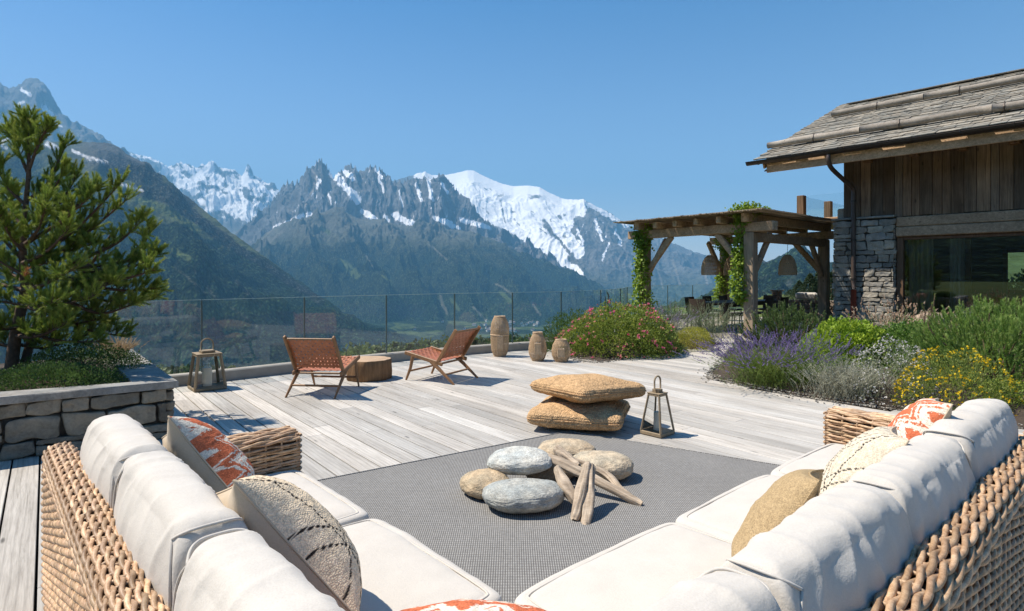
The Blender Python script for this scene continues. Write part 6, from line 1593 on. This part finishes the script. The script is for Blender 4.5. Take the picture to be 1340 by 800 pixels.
# ---- left flower bed
leafy_bush((2.0, 11.15, 0.03), (1.12, 0.66, 0.92), 18000, 0.045, 0.026, (0.11, 0.18, 0.03), (0.38, 0.44, 0.08), 'big rose shrub with pink blooms beside the rattan lanterns', 1,
    flowers=[(420, 0.030, (0.70, 0.26, 0.24), (0.80, 0.42, 0.36), 0.45), (190, 0.042, (0.80, 0.10, 0.26), (0.88, 0.25, 0.42), 0.5), (700, 0.016, (0.40, 0.15, 0.10), (0.5, 0.24, 0.15), 0.55)], name='rose_shrub', clump=0.30, lobes=9)
leafy_bush((1.25, 11.75, 0.02), (0.70, 0.5, 0.80), 8000, 0.045, 0.016, (0.05, 0.11, 0.02), (0.14, 0.22, 0.05), 'dark green upright shrub at the left end of the flower bed', 2, name='leafy_shrub', up=1.0, clump=.3)
leafy_bush((2.72, 11.6, 0.03), (0.52, 0.42, 0.70), 9500, 0.032, 0.016, (0.09, 0.15, 0.035), (0.26, 0.33, 0.10), 'small leaved light green shrub right of the pink rose shrub', 3, flowers=[(160, 0.016, (0.55, 0.50, 0.5), (0.75, 0.7, 0.7), 0.5)], name='leafy_shrub', clump=.3)
spiky_bush((3.2, 12.55, 0.03), (0.75, 0.5, 0.78), 230, (0.14, 0.17, 0.09), (0.26, 0.29, 0.17), 'greyish catmint with faded lilac flower spikes behind the rose shrub', 4, spike=((0.30, 0.25, 0.36), (0.42, 0.38, 0.45), 0.16, .8, 0.018), name='catmint')
spiky_bush((4.3, 13.05, 0.03), (0.95, 0.6, 1.02), 330, (0.16, 0.21, 0.10), (0.34, 0.38, 0.24), 'tall silvery green rosemary bush below the vine covered pergola post', 5, per=40, nl=.04, name='rosemary_bush', spread=.8)
spiky_bush((3.6, 13.6, 0.03), (0.6, 0.5, 1.05), 150, (0.09, 0.13, 0.05), (0.20, 0.25, 0.11), 'upright dark rosemary bush behind the yellow green dome', 15, per=40, nl=.04, name='rosemary_bush', spread=.5)
leafy_bush((3.64, 11.9, 0.02), (0.40, 0.34, 0.42), 9000, 0.022, 0.010, (0.30, 0.31, 0.03), (0.50, 0.48, 0.08), 'clipped looking yellow green dome shrub at the end of the left bed', 6, name='dome_shrub', lobes=2, shell=.75)
leafy_bush((3.05, 11.42, 0.02), (0.32, 0.22, 0.20), 2400, 0.026, 0.016, (0.10, 0.14, 0.03), (0.22, 0.27, 0.07), 'low trailing light green plant spilling onto the deck beside the yellow dome', 7, name='trailing_plant', flowers=[(40, 0.014, (.6, .6, .5), (.7, .7, .6), 0)])
for i, (x, y, h, lab) in enumerate([(2.05, 12.5, 1.18, 'dark young conifer tip standing above the rose shrub'), (2.42, 12.7, 1.02, 'shorter dark conifer tip beside the vine covered post')]):
    conifer_bush((x, y, 0.02), (0.16, 0.16, h), 60, lab, 60 + i, up=1.2, per=70, name='young_conifer', cat='conifer', shell=.2)

# ---- right flower bed
spiky_bush((3.42, 8.05, 0.02), (0.72, 0.6, 0.62), 560, (0.10, 0.17, 0.03), (0.26, 0.34, 0.07), 'lavender bush with purple spikes at the left tip of the right bed', 11, spike=((0.16, 0.11, 0.30), (0.33, 0.26, 0.47), 0.22, .9, 0.015), name='lavender_bush', spread=1.15, lean=(-.25, 0), stemh=(.65, 1.0))
spiky_bush((3.85, 7.8, 0.02), (0.70, 0.6, 0.62), 520, (0.10, 0.18, 0.03), (0.24, 0.34, 0.07), 'lavender bush with sparser spikes beside the silver santolina', 12, spike=((0.16, 0.12, 0.28), (0.30, 0.25, 0.42), 0.20, .45, 0.014), name='lavender_bush', spread=1.0)
spiky_bush((4.02, 7.22, 0.02), (0.60, 0.50, 0.52), 620, (0.28, 0.285, 0.20), (0.52, 0.52, 0.42), 'silver grey santolina mound at the front of the right bed', 13, per=34, nl=.022, nw=.005, name='santolina', spread=1.0)
leafy_bush((4.5, 7.05, 0.02), (0.50, 0.40, 0.70), 4600, 0.028, 0.013, (0.16, 0.20, 0.10), (0.40, 0.43, 0.28), 'airy shrub dotted with tiny white flowers between santolina and yellow flowers', 14, flowers=[(520, 0.017, (.66, .64, .62), (.82, .80, .78), 0)], name='white_flowering_shrub', clump=.2, up=.8)
leafy_bush((4.92, 6.6, 0.02), (0.62, 0.52, 0.64), 7500, 0.030, 0.012, (0.12, 0.18, 0.04), (0.30, 0.35, 0.08), 'mound of bright yellow flowers in front of the mountain pine', 16, flowers=[(620, 0.022, (.78, .55, .012), (.85, .66, .04), .30)], name='yellow_flowering_shrub', up=.7)
leafy_bush((5.35, 6.40, 0.02), (0.38, 0.30, 0.36), 3200, 0.026, 0.014, (0.14, 0.22, 0.03), (0.36, 0.44, 0.08), 'small light green plant with a few yellow flowers behind the sofa cushions', 17, flowers=[(60, 0.018, (.75, .55, .012), (.8, .62, .04), .3)], name='leafy_plant')
leafy_bush((5.2, 9.25, 0.05), (0.74, 0.55, 0.74), 12500, 0.055, 0.036, (0.18, 0.30, 0.02), (0.44, 0.56, 0.07), 'vivid lime green leafy shrub in the middle of the right bed', 18, name='lime_green_shrub', clump=.35, lobes=8)
leafy_bush((6.15, 9.15, 0.05), (0.78, 0.55, 0.72), 12500, 0.046, 0.028, (0.08, 0.17, 0.03), (0.22, 0.35, 0.07), 'mid green leafy shrub right of the lime green one', 19, name='leafy_shrub', clump=.35, lobes=8, flowers=[(90, 0.012, (.7, .7, .65), (.8, .8, .75), .3)])
spiky_bush((6.6, 10.2, 0.05), (0.95, 0.5, 1.0), 420, (0.17, 0.22, 0.08), (0.34, 0.36, 0.18), 'wild flowers with pinkish seed heads in front of the picture window', 20, spike=((0.60, 0.42, 0.30), (0.72, 0.6, 0.46), 0.12, .95, 0.022), name='seed_head_flowers')
conifer_bush((5.2, 11.2, 0.04), (1.0, 0.75, 0.90), 900, 'low dark dwarf pine between the near pergola post and the stone pier', 21, ca=(0.06, 0.115, 0.035), cb=(0.14, 0.21, 0.06), tip=(0.30, 0.37, 0.14), per=75, nl=.045, nw=.006, shoot=(.1, .2), up=.6, shell=.5)
conifer_bush((6.3, 7.75, 0.0), (1.25, 1.0, 1.12), 2100, 'large spreading mountain pine at the right end of the flower bed', 22, ca=(0.12, 0.22, 0.05), cb=(0.28, 0.42, 0.09), tip=(0.55, 0.64, 0.22), per=100, nl=.042, nw=.0046, shoot=(.10, .22), lobes=10, up=.6, shell=.6)
conifer_bush((7.6, 8.6, 0.0), (1.0, 0.8, 1.05), 500, 'second mountain pine further right below the picture window', 23, ca=(0.12, 0.22, 0.05), cb=(0.28, 0.42, 0.09), tip=(0.55, 0.64, 0.22), per=90, nl=.05, nw=.0055, shoot=(.14, .28))
conifer_bush((6.05, 8.6, 0.1), (0.14, 0.14, 1.10), 46, 'upright pine candles rising above the large mountain pine', 24, tip=(0.30, 0.36, 0.12), up=1.6, per=90, shell=.2, name='pine_shoot', cat='shrub', ca=(0.09, 0.15, 0.03), cb=(0.17, 0.25, 0.05))
spiky_bush((5.9, 11.9, 0.03), (0.5, 0.4, 0.7), 130, (0.10, 0.15, 0.05), (0.22, 0.27, 0.11), 'slim dark grasses next to the foot of the rusty downpipe', 25, name='garden_grass')
leafy_bush((6.2, 5.7, 0.0), (0.75, 0.6, 0.6), 6000, 0.04, 0.022, (0.08, 0.16, 0.03), (0.22, 0.33, 0.07), 'green shrub behind the right end of the sofa outside the picture edge', 26, name='leafy_shrub', clump=.3)
o = boulder((7.95, 11.25, 0.62), (0.75, 0.4, 0.34), 0.3, (0.40, 0.31, 0.25), 'rough brown boulder in front of the picture window', 9); o['group'] = 'boulders in the beds'; o.name = 'garden_boulder'
o = boulder((7.95, 11.3, 0.22), (1.1, 0.75, 0.5), 0.1, (0.30, 0.29, 0.27), 'broad grey boulder carrying the brown one before the window', 11); o['group'] = 'boulders in the beds'; o.name = 'garden_boulder'

# ---- gravel along the edges of the beds
mb = MB(); gp, gq = cube_sphere(2); gp = soft(gp, 3)
for line, n_, out in (([(4.45, 12.1), (3.0, 9.05), (2.98, 8.46), (3.36, 7.6), (3.88, 6.95), (4.8, 6.1), (5.4, 4.8)], 1500, -1), ([(0.75, 11.7), (1.03, 10.72), (1.53, 10.2), (2.6, 11.15), (3.5, 11.95), (3.95, 12.1)], 700, -1)):
    L_ = smooth_path([np.array(p) for p in line], 20); T_ = np.gradient(L_, axis=0); T_ /= np.linalg.norm(T_, axis=1)[:, None]
    for i in range(n_):
        k = rnd.randrange(len(L_)); off = abs(rnd.gauss(0, .06)) - .03 if rnd.random() < .9 else -abs(rnd.gauss(0, .12)); nr = np.array([-T_[k][1], T_[k][0]])
        p = L_[k] + nr * off + T_[k] * rnd.uniform(-.05, .05); s = rnd.uniform(.004, .016); g = rnd.uniform(.10, .45)
        mb.add(gp * np.array([s, s * rnd.uniform(.6, 1), s * .6]) @ Rz(rnd.uniform(0, 3)).T + np.array([p[0], p[1], .004 + s * .4 + (.02 if off > .03 else 0)]), gq, (g, g * .96, g * .9))
tag(mb.build('gravel', M['stone']), kind='stuff')
leafy_bush(CH(3.0, 8.8, -0.3), (2.2, 0.9, 1.9), 5000, 0.14, 0.10, (0.06, 0.12, 0.02), (0.18, 0.28, 0.05), 'green garden bush seen through the house window', 51, name='garden_bush', lobes=9)
# ---- planter: low shrubs and grass
leafy_bush((-4.2, 5.45, 0.49), (0.62, 0.34, 0.20), 9000, 0.022, 0.012, (0.035, 0.075, 0.02), (0.10, 0.17, 0.045), 'low dark green mat plant on the planter behind the front coping', 31, name='ground_cover_plant', lobes=8, up=.6)
leafy_bush((-4.55, 6.3, 0.50), (0.62, 0.42, 0.26), 8000, 0.022, 0.012, (0.05, 0.10, 0.025), (0.15, 0.24, 0.06), 'brighter green mat plant behind the dark one near the pine branches', 33, name='ground_cover_plant', lobes=8, up=.6)
leafy_bush((-5.3, 4.7, 0.49), (0.60, 0.4, 0.24), 6000, 0.024, 0.012, (0.05, 0.10, 0.025), (0.16, 0.24, 0.06), 'green mat plant at the left picture edge in the planter', 35, name='ground_cover_plant', lobes=8, up=.6)
leafy_bush((-5.3, 5.55, 0.48), (0.50, 0.36, 0.26), 3200, 0.03, 0.012, (0.09, 0.15, 0.03), (0.25, 0.33, 0.07), 'fresh green ground cover at the foot of the pine trunk', 32, name='ground_cover_plant')
spiky_bush((-4.68, 7.05, 0.49), (0.28, 0.22, 0.34), 130, (0.38, 0.27, 0.15), (0.52, 0.40, 0.25), 'tuft of dry straw coloured grass at the far planter coping', 34, per=22, nl=.05, nw=.003, ang=.3, name='dry_grass', cat='grass tuft')

# ---- mountain pine in the planter
def big_pine():
    Y0 = 6.15
    base = W(12, 478, 0.48) ; base = np.array([-5.15, 6.1, 0.42])
    root = plant_root('mountain_pine', base, 'tall multi stemmed mountain pine growing in the stone planter', 'tree')
    mbT = MB(); A = []; B = []; rg = np.random.default_rng(5)
    def q(px, py, dy=0.0): return D(px, py, Y0 + dy)
    trunk = smooth_path3([base, q(22, 430), q(33, 380, .05), q(30, 330), q(33, 280), q(37, 230), q(38, 180)], 6)
    mbT.tube(trunk, np.linspace(0.062, 0.010, len(trunk)), 9)
    trunk2 = smooth_path3([base + (0.05, .08, .02), q(50, 420, .2), q(85, 380, .35), q(120, 345, .3), q(150, 300, .25)], 6)
    mbT.tube(trunk2, np.linspace(0.045, 0.010, len(trunk2)), 8)
    limbs = [((20, 450), (60, 455), (110, 440), .2), ((18, 455), (-10, 450), (-60, 450), 0), ((30, 430), (70, 445), (130, 448), -.3), ((60, 400), (110, 430), (160, 440), .3), ((22, 440), (50, 440), (85, 425), -.5), ((20, 430), (0, 430), (-30, 420), -.4), ((80, 390), (120, 380), (150, 370), -.3), ((30, 400), (50, 405), (70, 395), -.6),  # start, mid, end, reach
        ((38, 235), (38, 190), (38, 158), 0), ((36, 225), (20, 190), (9, 170), .1), ((38, 222), (52, 185), (62, 168), -.1), ((36, 200), (34, 180), (30, 160), .1),
        ((36, 262), (62, 240), (86, 190), .1), ((34, 290), (62, 262), (84, 222), -.2), ((34, 300), (75, 270), (100, 232), .2), ((36, 270), (10, 245), (-12, 200), -.1), ((36, 300), (0, 270), (-30, 235), .2),
        ((32, 320), (80, 290), (118, 258), -.3), ((60, 330), (110, 290), (158, 240), .1), ((70, 335), (120, 300), (165, 262), .25), ((60, 335), (90, 280), (126, 247), .0), ((90, 345), (150, 320), (185, 290), .1),
        ((100, 350), (170, 340), (196, 304), .15), ((110, 355), (170, 350), (204, 334), .0), ((90, 365), (160, 365), (198, 354), -.2), ((100, 372), (160, 380), (202, 378), .1), ((90, 385), (150, 395), (200, 392), .3), ((80, 390), (130, 410), (176, 398), .0),
        ((30, 340), (0, 310), (-40, 280), 0), ((30, 360), (-5, 340), (-50, 320), -.2), ((30, 380), (-10, 370), (-60, 360), .1), ((30, 345), (60, 330), (90, 300), -.45), ((30, 380), (60, 372), (100, 350), -.5), ((35, 400), (70, 400), (120, 390), -.45),
        ((28, 400), (0, 395), (-40, 400), -.2), ((40, 410), (80, 425), (130, 418), .1), ((40, 350), (70, 320), (110, 300), .5), ((40, 380), (80, 360), (140, 335), .55), ((34, 320), (50, 300), (60, 268), -.4), ((30, 330), (14, 310), (0, 285), -.4), ((30, 420), (10, 430), (-30, 440), .1), ((32, 300), (20, 280), (12, 250), .3),
        ((60, 395), (95, 380), (135, 368), .2), ((70, 350), (90, 330), (120, 320), .2), ((36, 390), (50, 350), (70, 345), -.2), ((32, 370), (10, 355), (-15, 335), .35), ((50, 420), (90, 412), (150, 425), .35)]
    for (a, m, e, dy) in limbs:
        a3 = q(*a, dy * .15); m3 = q(*m, dy * .6); e3 = q(*e, dy); P = smooth_path3([a3, m3, e3], 8); Ln = np.linalg.norm(e3 - a3)
        mbT.tube(P, np.linspace(0.020 * min(1, Ln / .8) + .006, 0.004, len(P)), 6)
        n = len(P); T = np.gradient(P, axis=0); T /= np.linalg.norm(T, axis=1)[:, None]
        # leader shoot
        A.append(P[-4]); B.append(P[-1] + T[-1] * .05)
        for i in range(3, n):
            f = i / n
            if f < .16: continue
            for k in range(3 if f > .35 else 2):
                d = T[i] * rg.uniform(.3, .9) + rg.normal(size=3) * .55 + np.array([0, 0, .8]); d /= np.linalg.norm(d); L = rg.uniform(.10, .23) * (1.15 - .3 * f)
                s = P[i] + d * .0; t2 = s + d * L; A.append(s + d * L * .25); B.append(t2)
                mbT.tube([s, s + d * L * .6], [.004, .003], 4)
                if rg.random() < .5:
                    d2 = d * .6 + rg.normal(size=3) * .5 + np.array([0, 0, .4]); d2 /= np.linalg.norm(d2); A.append(s + d * L * .5); B.append(s + d * L * .5 + d2 * L * .7)
    A = np.array(A); B = np.array(B); n = len(A)
    mb = MB(); c = cols(n, (0.12, 0.20, 0.035), (0.32, 0.41, 0.07), 3, A, 2.5)
    needles(mb, A, B, 175, 0.042, 0.0034, c, 0.66, tipcol=(0.60, 0.62, 0.17)); mb.build('crown', M['needle'], root)
    mbT.build('trunk', M['bark'], root, smooth=True)
    mb = MB(); a = q(33, 362, -.75); needles(mb, np.array([a]), np.array([a + (.02, 0, .07)]), 90, .045, .005, (0.42, 0.17, 0.06), 1.0); mb.build('brown_shoot', M['needle'], root)
    return root
big_pine()

# ---- vines on the pergola
def vine(path, r, n, label, seed, L=0.085):
    P0_ = np.array(path[0]); root = plant_root('climbing_vine', (P0_[0], P0_[1], 0), label, 'vine', 'vines climbing the pergola')
    pth = smooth_path3(path, 12); m = len(pth); rr = np.interp(np.linspace(0, 1, m), np.linspace(0, 1, len(r)), r)
    i = rng.integers(0, m, n); d = rdir(n); k = 0.35 + 0.65 * rng.random(n) ** .5; wob = 1 + .5 * fbm(np.stack([pth[i, 2] * 2.2, np.arctan2(d[:, 1], d[:, 0]), 0 * k + seed], -1), 3)
    P = pth[i] + d * (rr[i] * k * wob)[:, None] + rng.normal(size=(n, 3)) * .03
    dd = d * .6 + rdir(n) * .6 + np.array([0, 0, -.45]); dd /= np.linalg.norm(dd, axis=1)[:, None]
    mb = MB(); leaves(mb, P, dd, L * rng.uniform(.6, 1.2, n), L * .85, cols(n, (0.12, 0.22, 0.02), (0.34, 0.46, 0.06), seed, P, 3)); mb.build('foliage', M['leaf'], root)
    mb = MB()
    for s in range(3): mb.tube(pth + .05 * np.stack([fbm(np.stack([pth[:, 2] * 2 + s * 9, 0 * rr, 0 * rr + q], -1), 2) for q in range(3)], -1), .012, 5)
    mb.build('stem', M['bark'], root)
n3 = lambda p, z: np.array([p[0], p[1], z])
vine([n3(PN - el * .0 + er * -.06 + el * .16, 0.9), n3(PN + el * .22 - er * .16, 1.2), n3(PN + el * .24 - er * .1, 1.9), n3(PN + el * .22, 2.5), n3(PN + el * .15 - er * .1, 2.95), n3(PN + el * .05 + er * .1, 3.05)], [0.10, .20, .17, .16, .20, .12], 2300, 'lush green vine hanging down the near pergola post from above the roof', 1)
vine([n3(PN + el * .5 - er * .1, 3.03), n3(PN + el * .1, 3.12), n3(PN - el * .25 + er * .35, 3.05)], [.08, .17, .06], 380, 'vine shoots sprawling over the roof corner above the near post', 2, .07)
vine([n3(PL - er * .10 - el * .12, 0.3), n3(PL - er * .16, 1.0), n3(PL - er * .16, 1.8), n3(PL - er * .12, 2.4), n3(PL - er * .1, 2.75)], [.42, .24, .20, .22, .26], 2300, 'green vine covering the left pergola post beside the rose shrub', 3)
vine([n3(PB - er * .18 + el * .1, 0.7), n3(PB - er * .2, 1.2), n3(PB - er * .15, 1.7), n3(PB - er * .1 - el * .2, 2.3), n3(PB - er * .3, 2.6)], [.22, .18, .12, .28, .26], 1300, 'vine on the far pergola post seen behind the dining table', 4)

# ---- trees beyond
def fir(x, y, z, h, r, label, seed, group=None, n=420, c0=(0.022, 0.045, 0.018), c1=(0.05, 0.085, 0.03)):
    root = plant_root('fir_tree', (x, y, z), label, 'tree', group); rg = np.random.default_rng(seed)
    mb = MB(); mb.tube([(x, y, z - .4), (x, y, z + h)], [h * .02, .01], 6); mb.build('trunk', M['bark'], root)
    u = rg.random(n) ** .75; a = rg.random(n) * 2 * pi; R_ = r * (1 - u) ** .85 * (1 + .25 * np.sin(a * 3 + seed) * .5 + rg.uniform(-.15, .2, n))
    C_ = np.array([x, y, z]); S = C_ + np.stack([0 * u, 0 * u, h * (.08 + .9 * u)], 1); E = C_ + np.stack([R_ * np.cos(a), R_ * np.sin(a), h * (.06 + .9 * u) - R_ * .25], 1)
    mb = MB(); needles(mb, S * .55 + E * .45, E, 16, h * .055 * .9, h * .016, cols(n, c0, c1, seed, E, 1.0), 0.9); mb.build('crown', M['needle'], root); return root
for i, (px, Y, pyt, r, lab) in enumerate([(1046, 46, 366, 1.1, 'leftmost dark fir behind the pergola'), (1060, 42, 356, 1.3, 'dark fir second from left behind the pergola'), (1075, 44, 347, 1.5, 'tallest dark fir behind the pergola by the right rear post'), (1088, 40, 354, 1.2, 'dark fir half hidden by the stone pier'), (1034, 50, 378, 0.9, 'small fir left of the fir group behind the pergola')]):
    p = D(px, pyt, Y); zb = -0.6; fir(p[0], p[1], zb, p[2] - zb, r, lab, 70 + i, 'firs behind the pergola', n=520)
def broadleaf_stuff():
    "the wood on the slope below the terrace: crowns of many sizes as one mass"
    mb = MB(); mt = MB(); rg = np.random.default_rng(9)
    fx = [-7.6, -4.27, -1.03, 1.07, 2.1, 3.4, 4.1, 5.3, 7.7, 14]; fy = [5.6, 8.4, 11.2, 12.5, 13.9, 17.4, 19.0, 20.3, 22, 24]
    gx = np.linspace(-160, 260, 170); gy = np.linspace(-160, 330, 190)
    for i in range(620):
        Y = rg.uniform(110, 320); px = rg.uniform(150, 900); x = (px - CX) / F * Y
        ix = int(np.clip((x + 160) / 420 * 169, 0, 168)); iy = int(np.clip((Y + 160) / 490 * 189, 0, 188)); zg = Zg[iy, ix]
        # crowns may only reach up to the lower edge of the glass view
        top = 452 - 12 * sm(np.array(px), 500, 600) - 4 * rg.random() if px > 470 else 478 - 30 * (px > 420) * (px - 420) / 50
        zt = HC + (HY - (top + rg.uniform(0, 26))) / F * Y
        h = zt - zg
        if h < 2.5: continue
        h = min(h, 15) ; z0 = zt - h; r = h * rg.uniform(.26, .42); light = rg.random() < .5
        ca, cb = ((0.07, 0.11, 0.03), (0.15, 0.20, 0.06)) if light else ((0.02, 0.045, 0.02), (0.055, 0.09, 0.03))
        n = 420
        d = rg.normal(size=(n, 3)); d /= np.linalg.norm(d, axis=1)[:, None]; conif = rg.random() < .4
        if conif:
            u = rg.random(n) ** .7; a = rg.random(n) * 6.28; R_ = r * .6 * (1 - u); P = np.stack([x + R_ * np.cos(a), Y + R_ * np.sin(a), z0 + h * (.1 + .9 * u)], 1); d = np.stack([np.cos(a), np.sin(a), -0.3 + 0 * a], 1)
        else:
            bm_ = 1 + .3 * fbm(d * 2.5 + i, 3); P = np.array([x, Y, z0 + h * .6]) + d * np.array([r, r, h * .4]) * (bm_ * (1 - .3 * rg.random(n)))[:, None]
        dd = d + rdir(n) * .8; dd /= np.linalg.norm(dd, axis=1)[:, None]; s = h * .075
        leaves(mb, P, dd, s, s * .7, cols(n, ca, cb, i, P, .5))
        mt.tube([(x, Y, zg - .5), (x, Y, z0 + h * .6)], [h * .02, h * .01], 4, (.6, .6, .6))
    o = mb.build('woodland', M['leaf']); tag(o, kind='stuff')
    tag(mt.build('woodland_trunks', M['bark']), kind='stuff')
broadleaf_stuff()
# houses of the valley village
def village():
    rg = np.random.default_rng(21); white = m_simple('house_plaster', (0.62, 0.60, 0.56), 0.9); rf = m_simple('house_roof', (0.20, 0.17, 0.155), 0.9)
    for i in range(70):
        px = rg.normal(672, 34); 
        if rg.random() < .25: px = rg.uniform(540, 800)
        py = rg.uniform(408, 436); Y = 319.5 / (py - HY) * F; x = (px - CX) / F * Y; z = -318 + 2; L, Wd, h = rg.uniform(14, 26), rg.uniform(10, 16), rg.uniform(8, 13); R = Rz(rg.uniform(0, 3))
        r_ = thing('village_house', (x, Y, z), 'tiny pale house of the village far down in the valley', 'house', 'houses of the valley village')
        mb = MB(); mb.box((x, Y, z + h / 2), (L, Wd, h), R); mb.build('wall', white, r_)
        V = np.array([(-L / 2 - 1, -Wd / 2 - 1, h), (L / 2 + 1, -Wd / 2 - 1, h), (L / 2 + 1, Wd / 2 + 1, h), (-L / 2 - 1, Wd / 2 + 1, h), (-L / 2 - 1, 0, h + Wd * .4), (L / 2 + 1, 0, h + Wd * .4)]) @ R.T + np.array([x, Y, z])
        mb = MB(); mb.add(V, [(0, 1, 5, 4), (2, 3, 4, 5), (1, 2, 5), (3, 0, 4)]); mb.build('roof', rf, r_)
village()
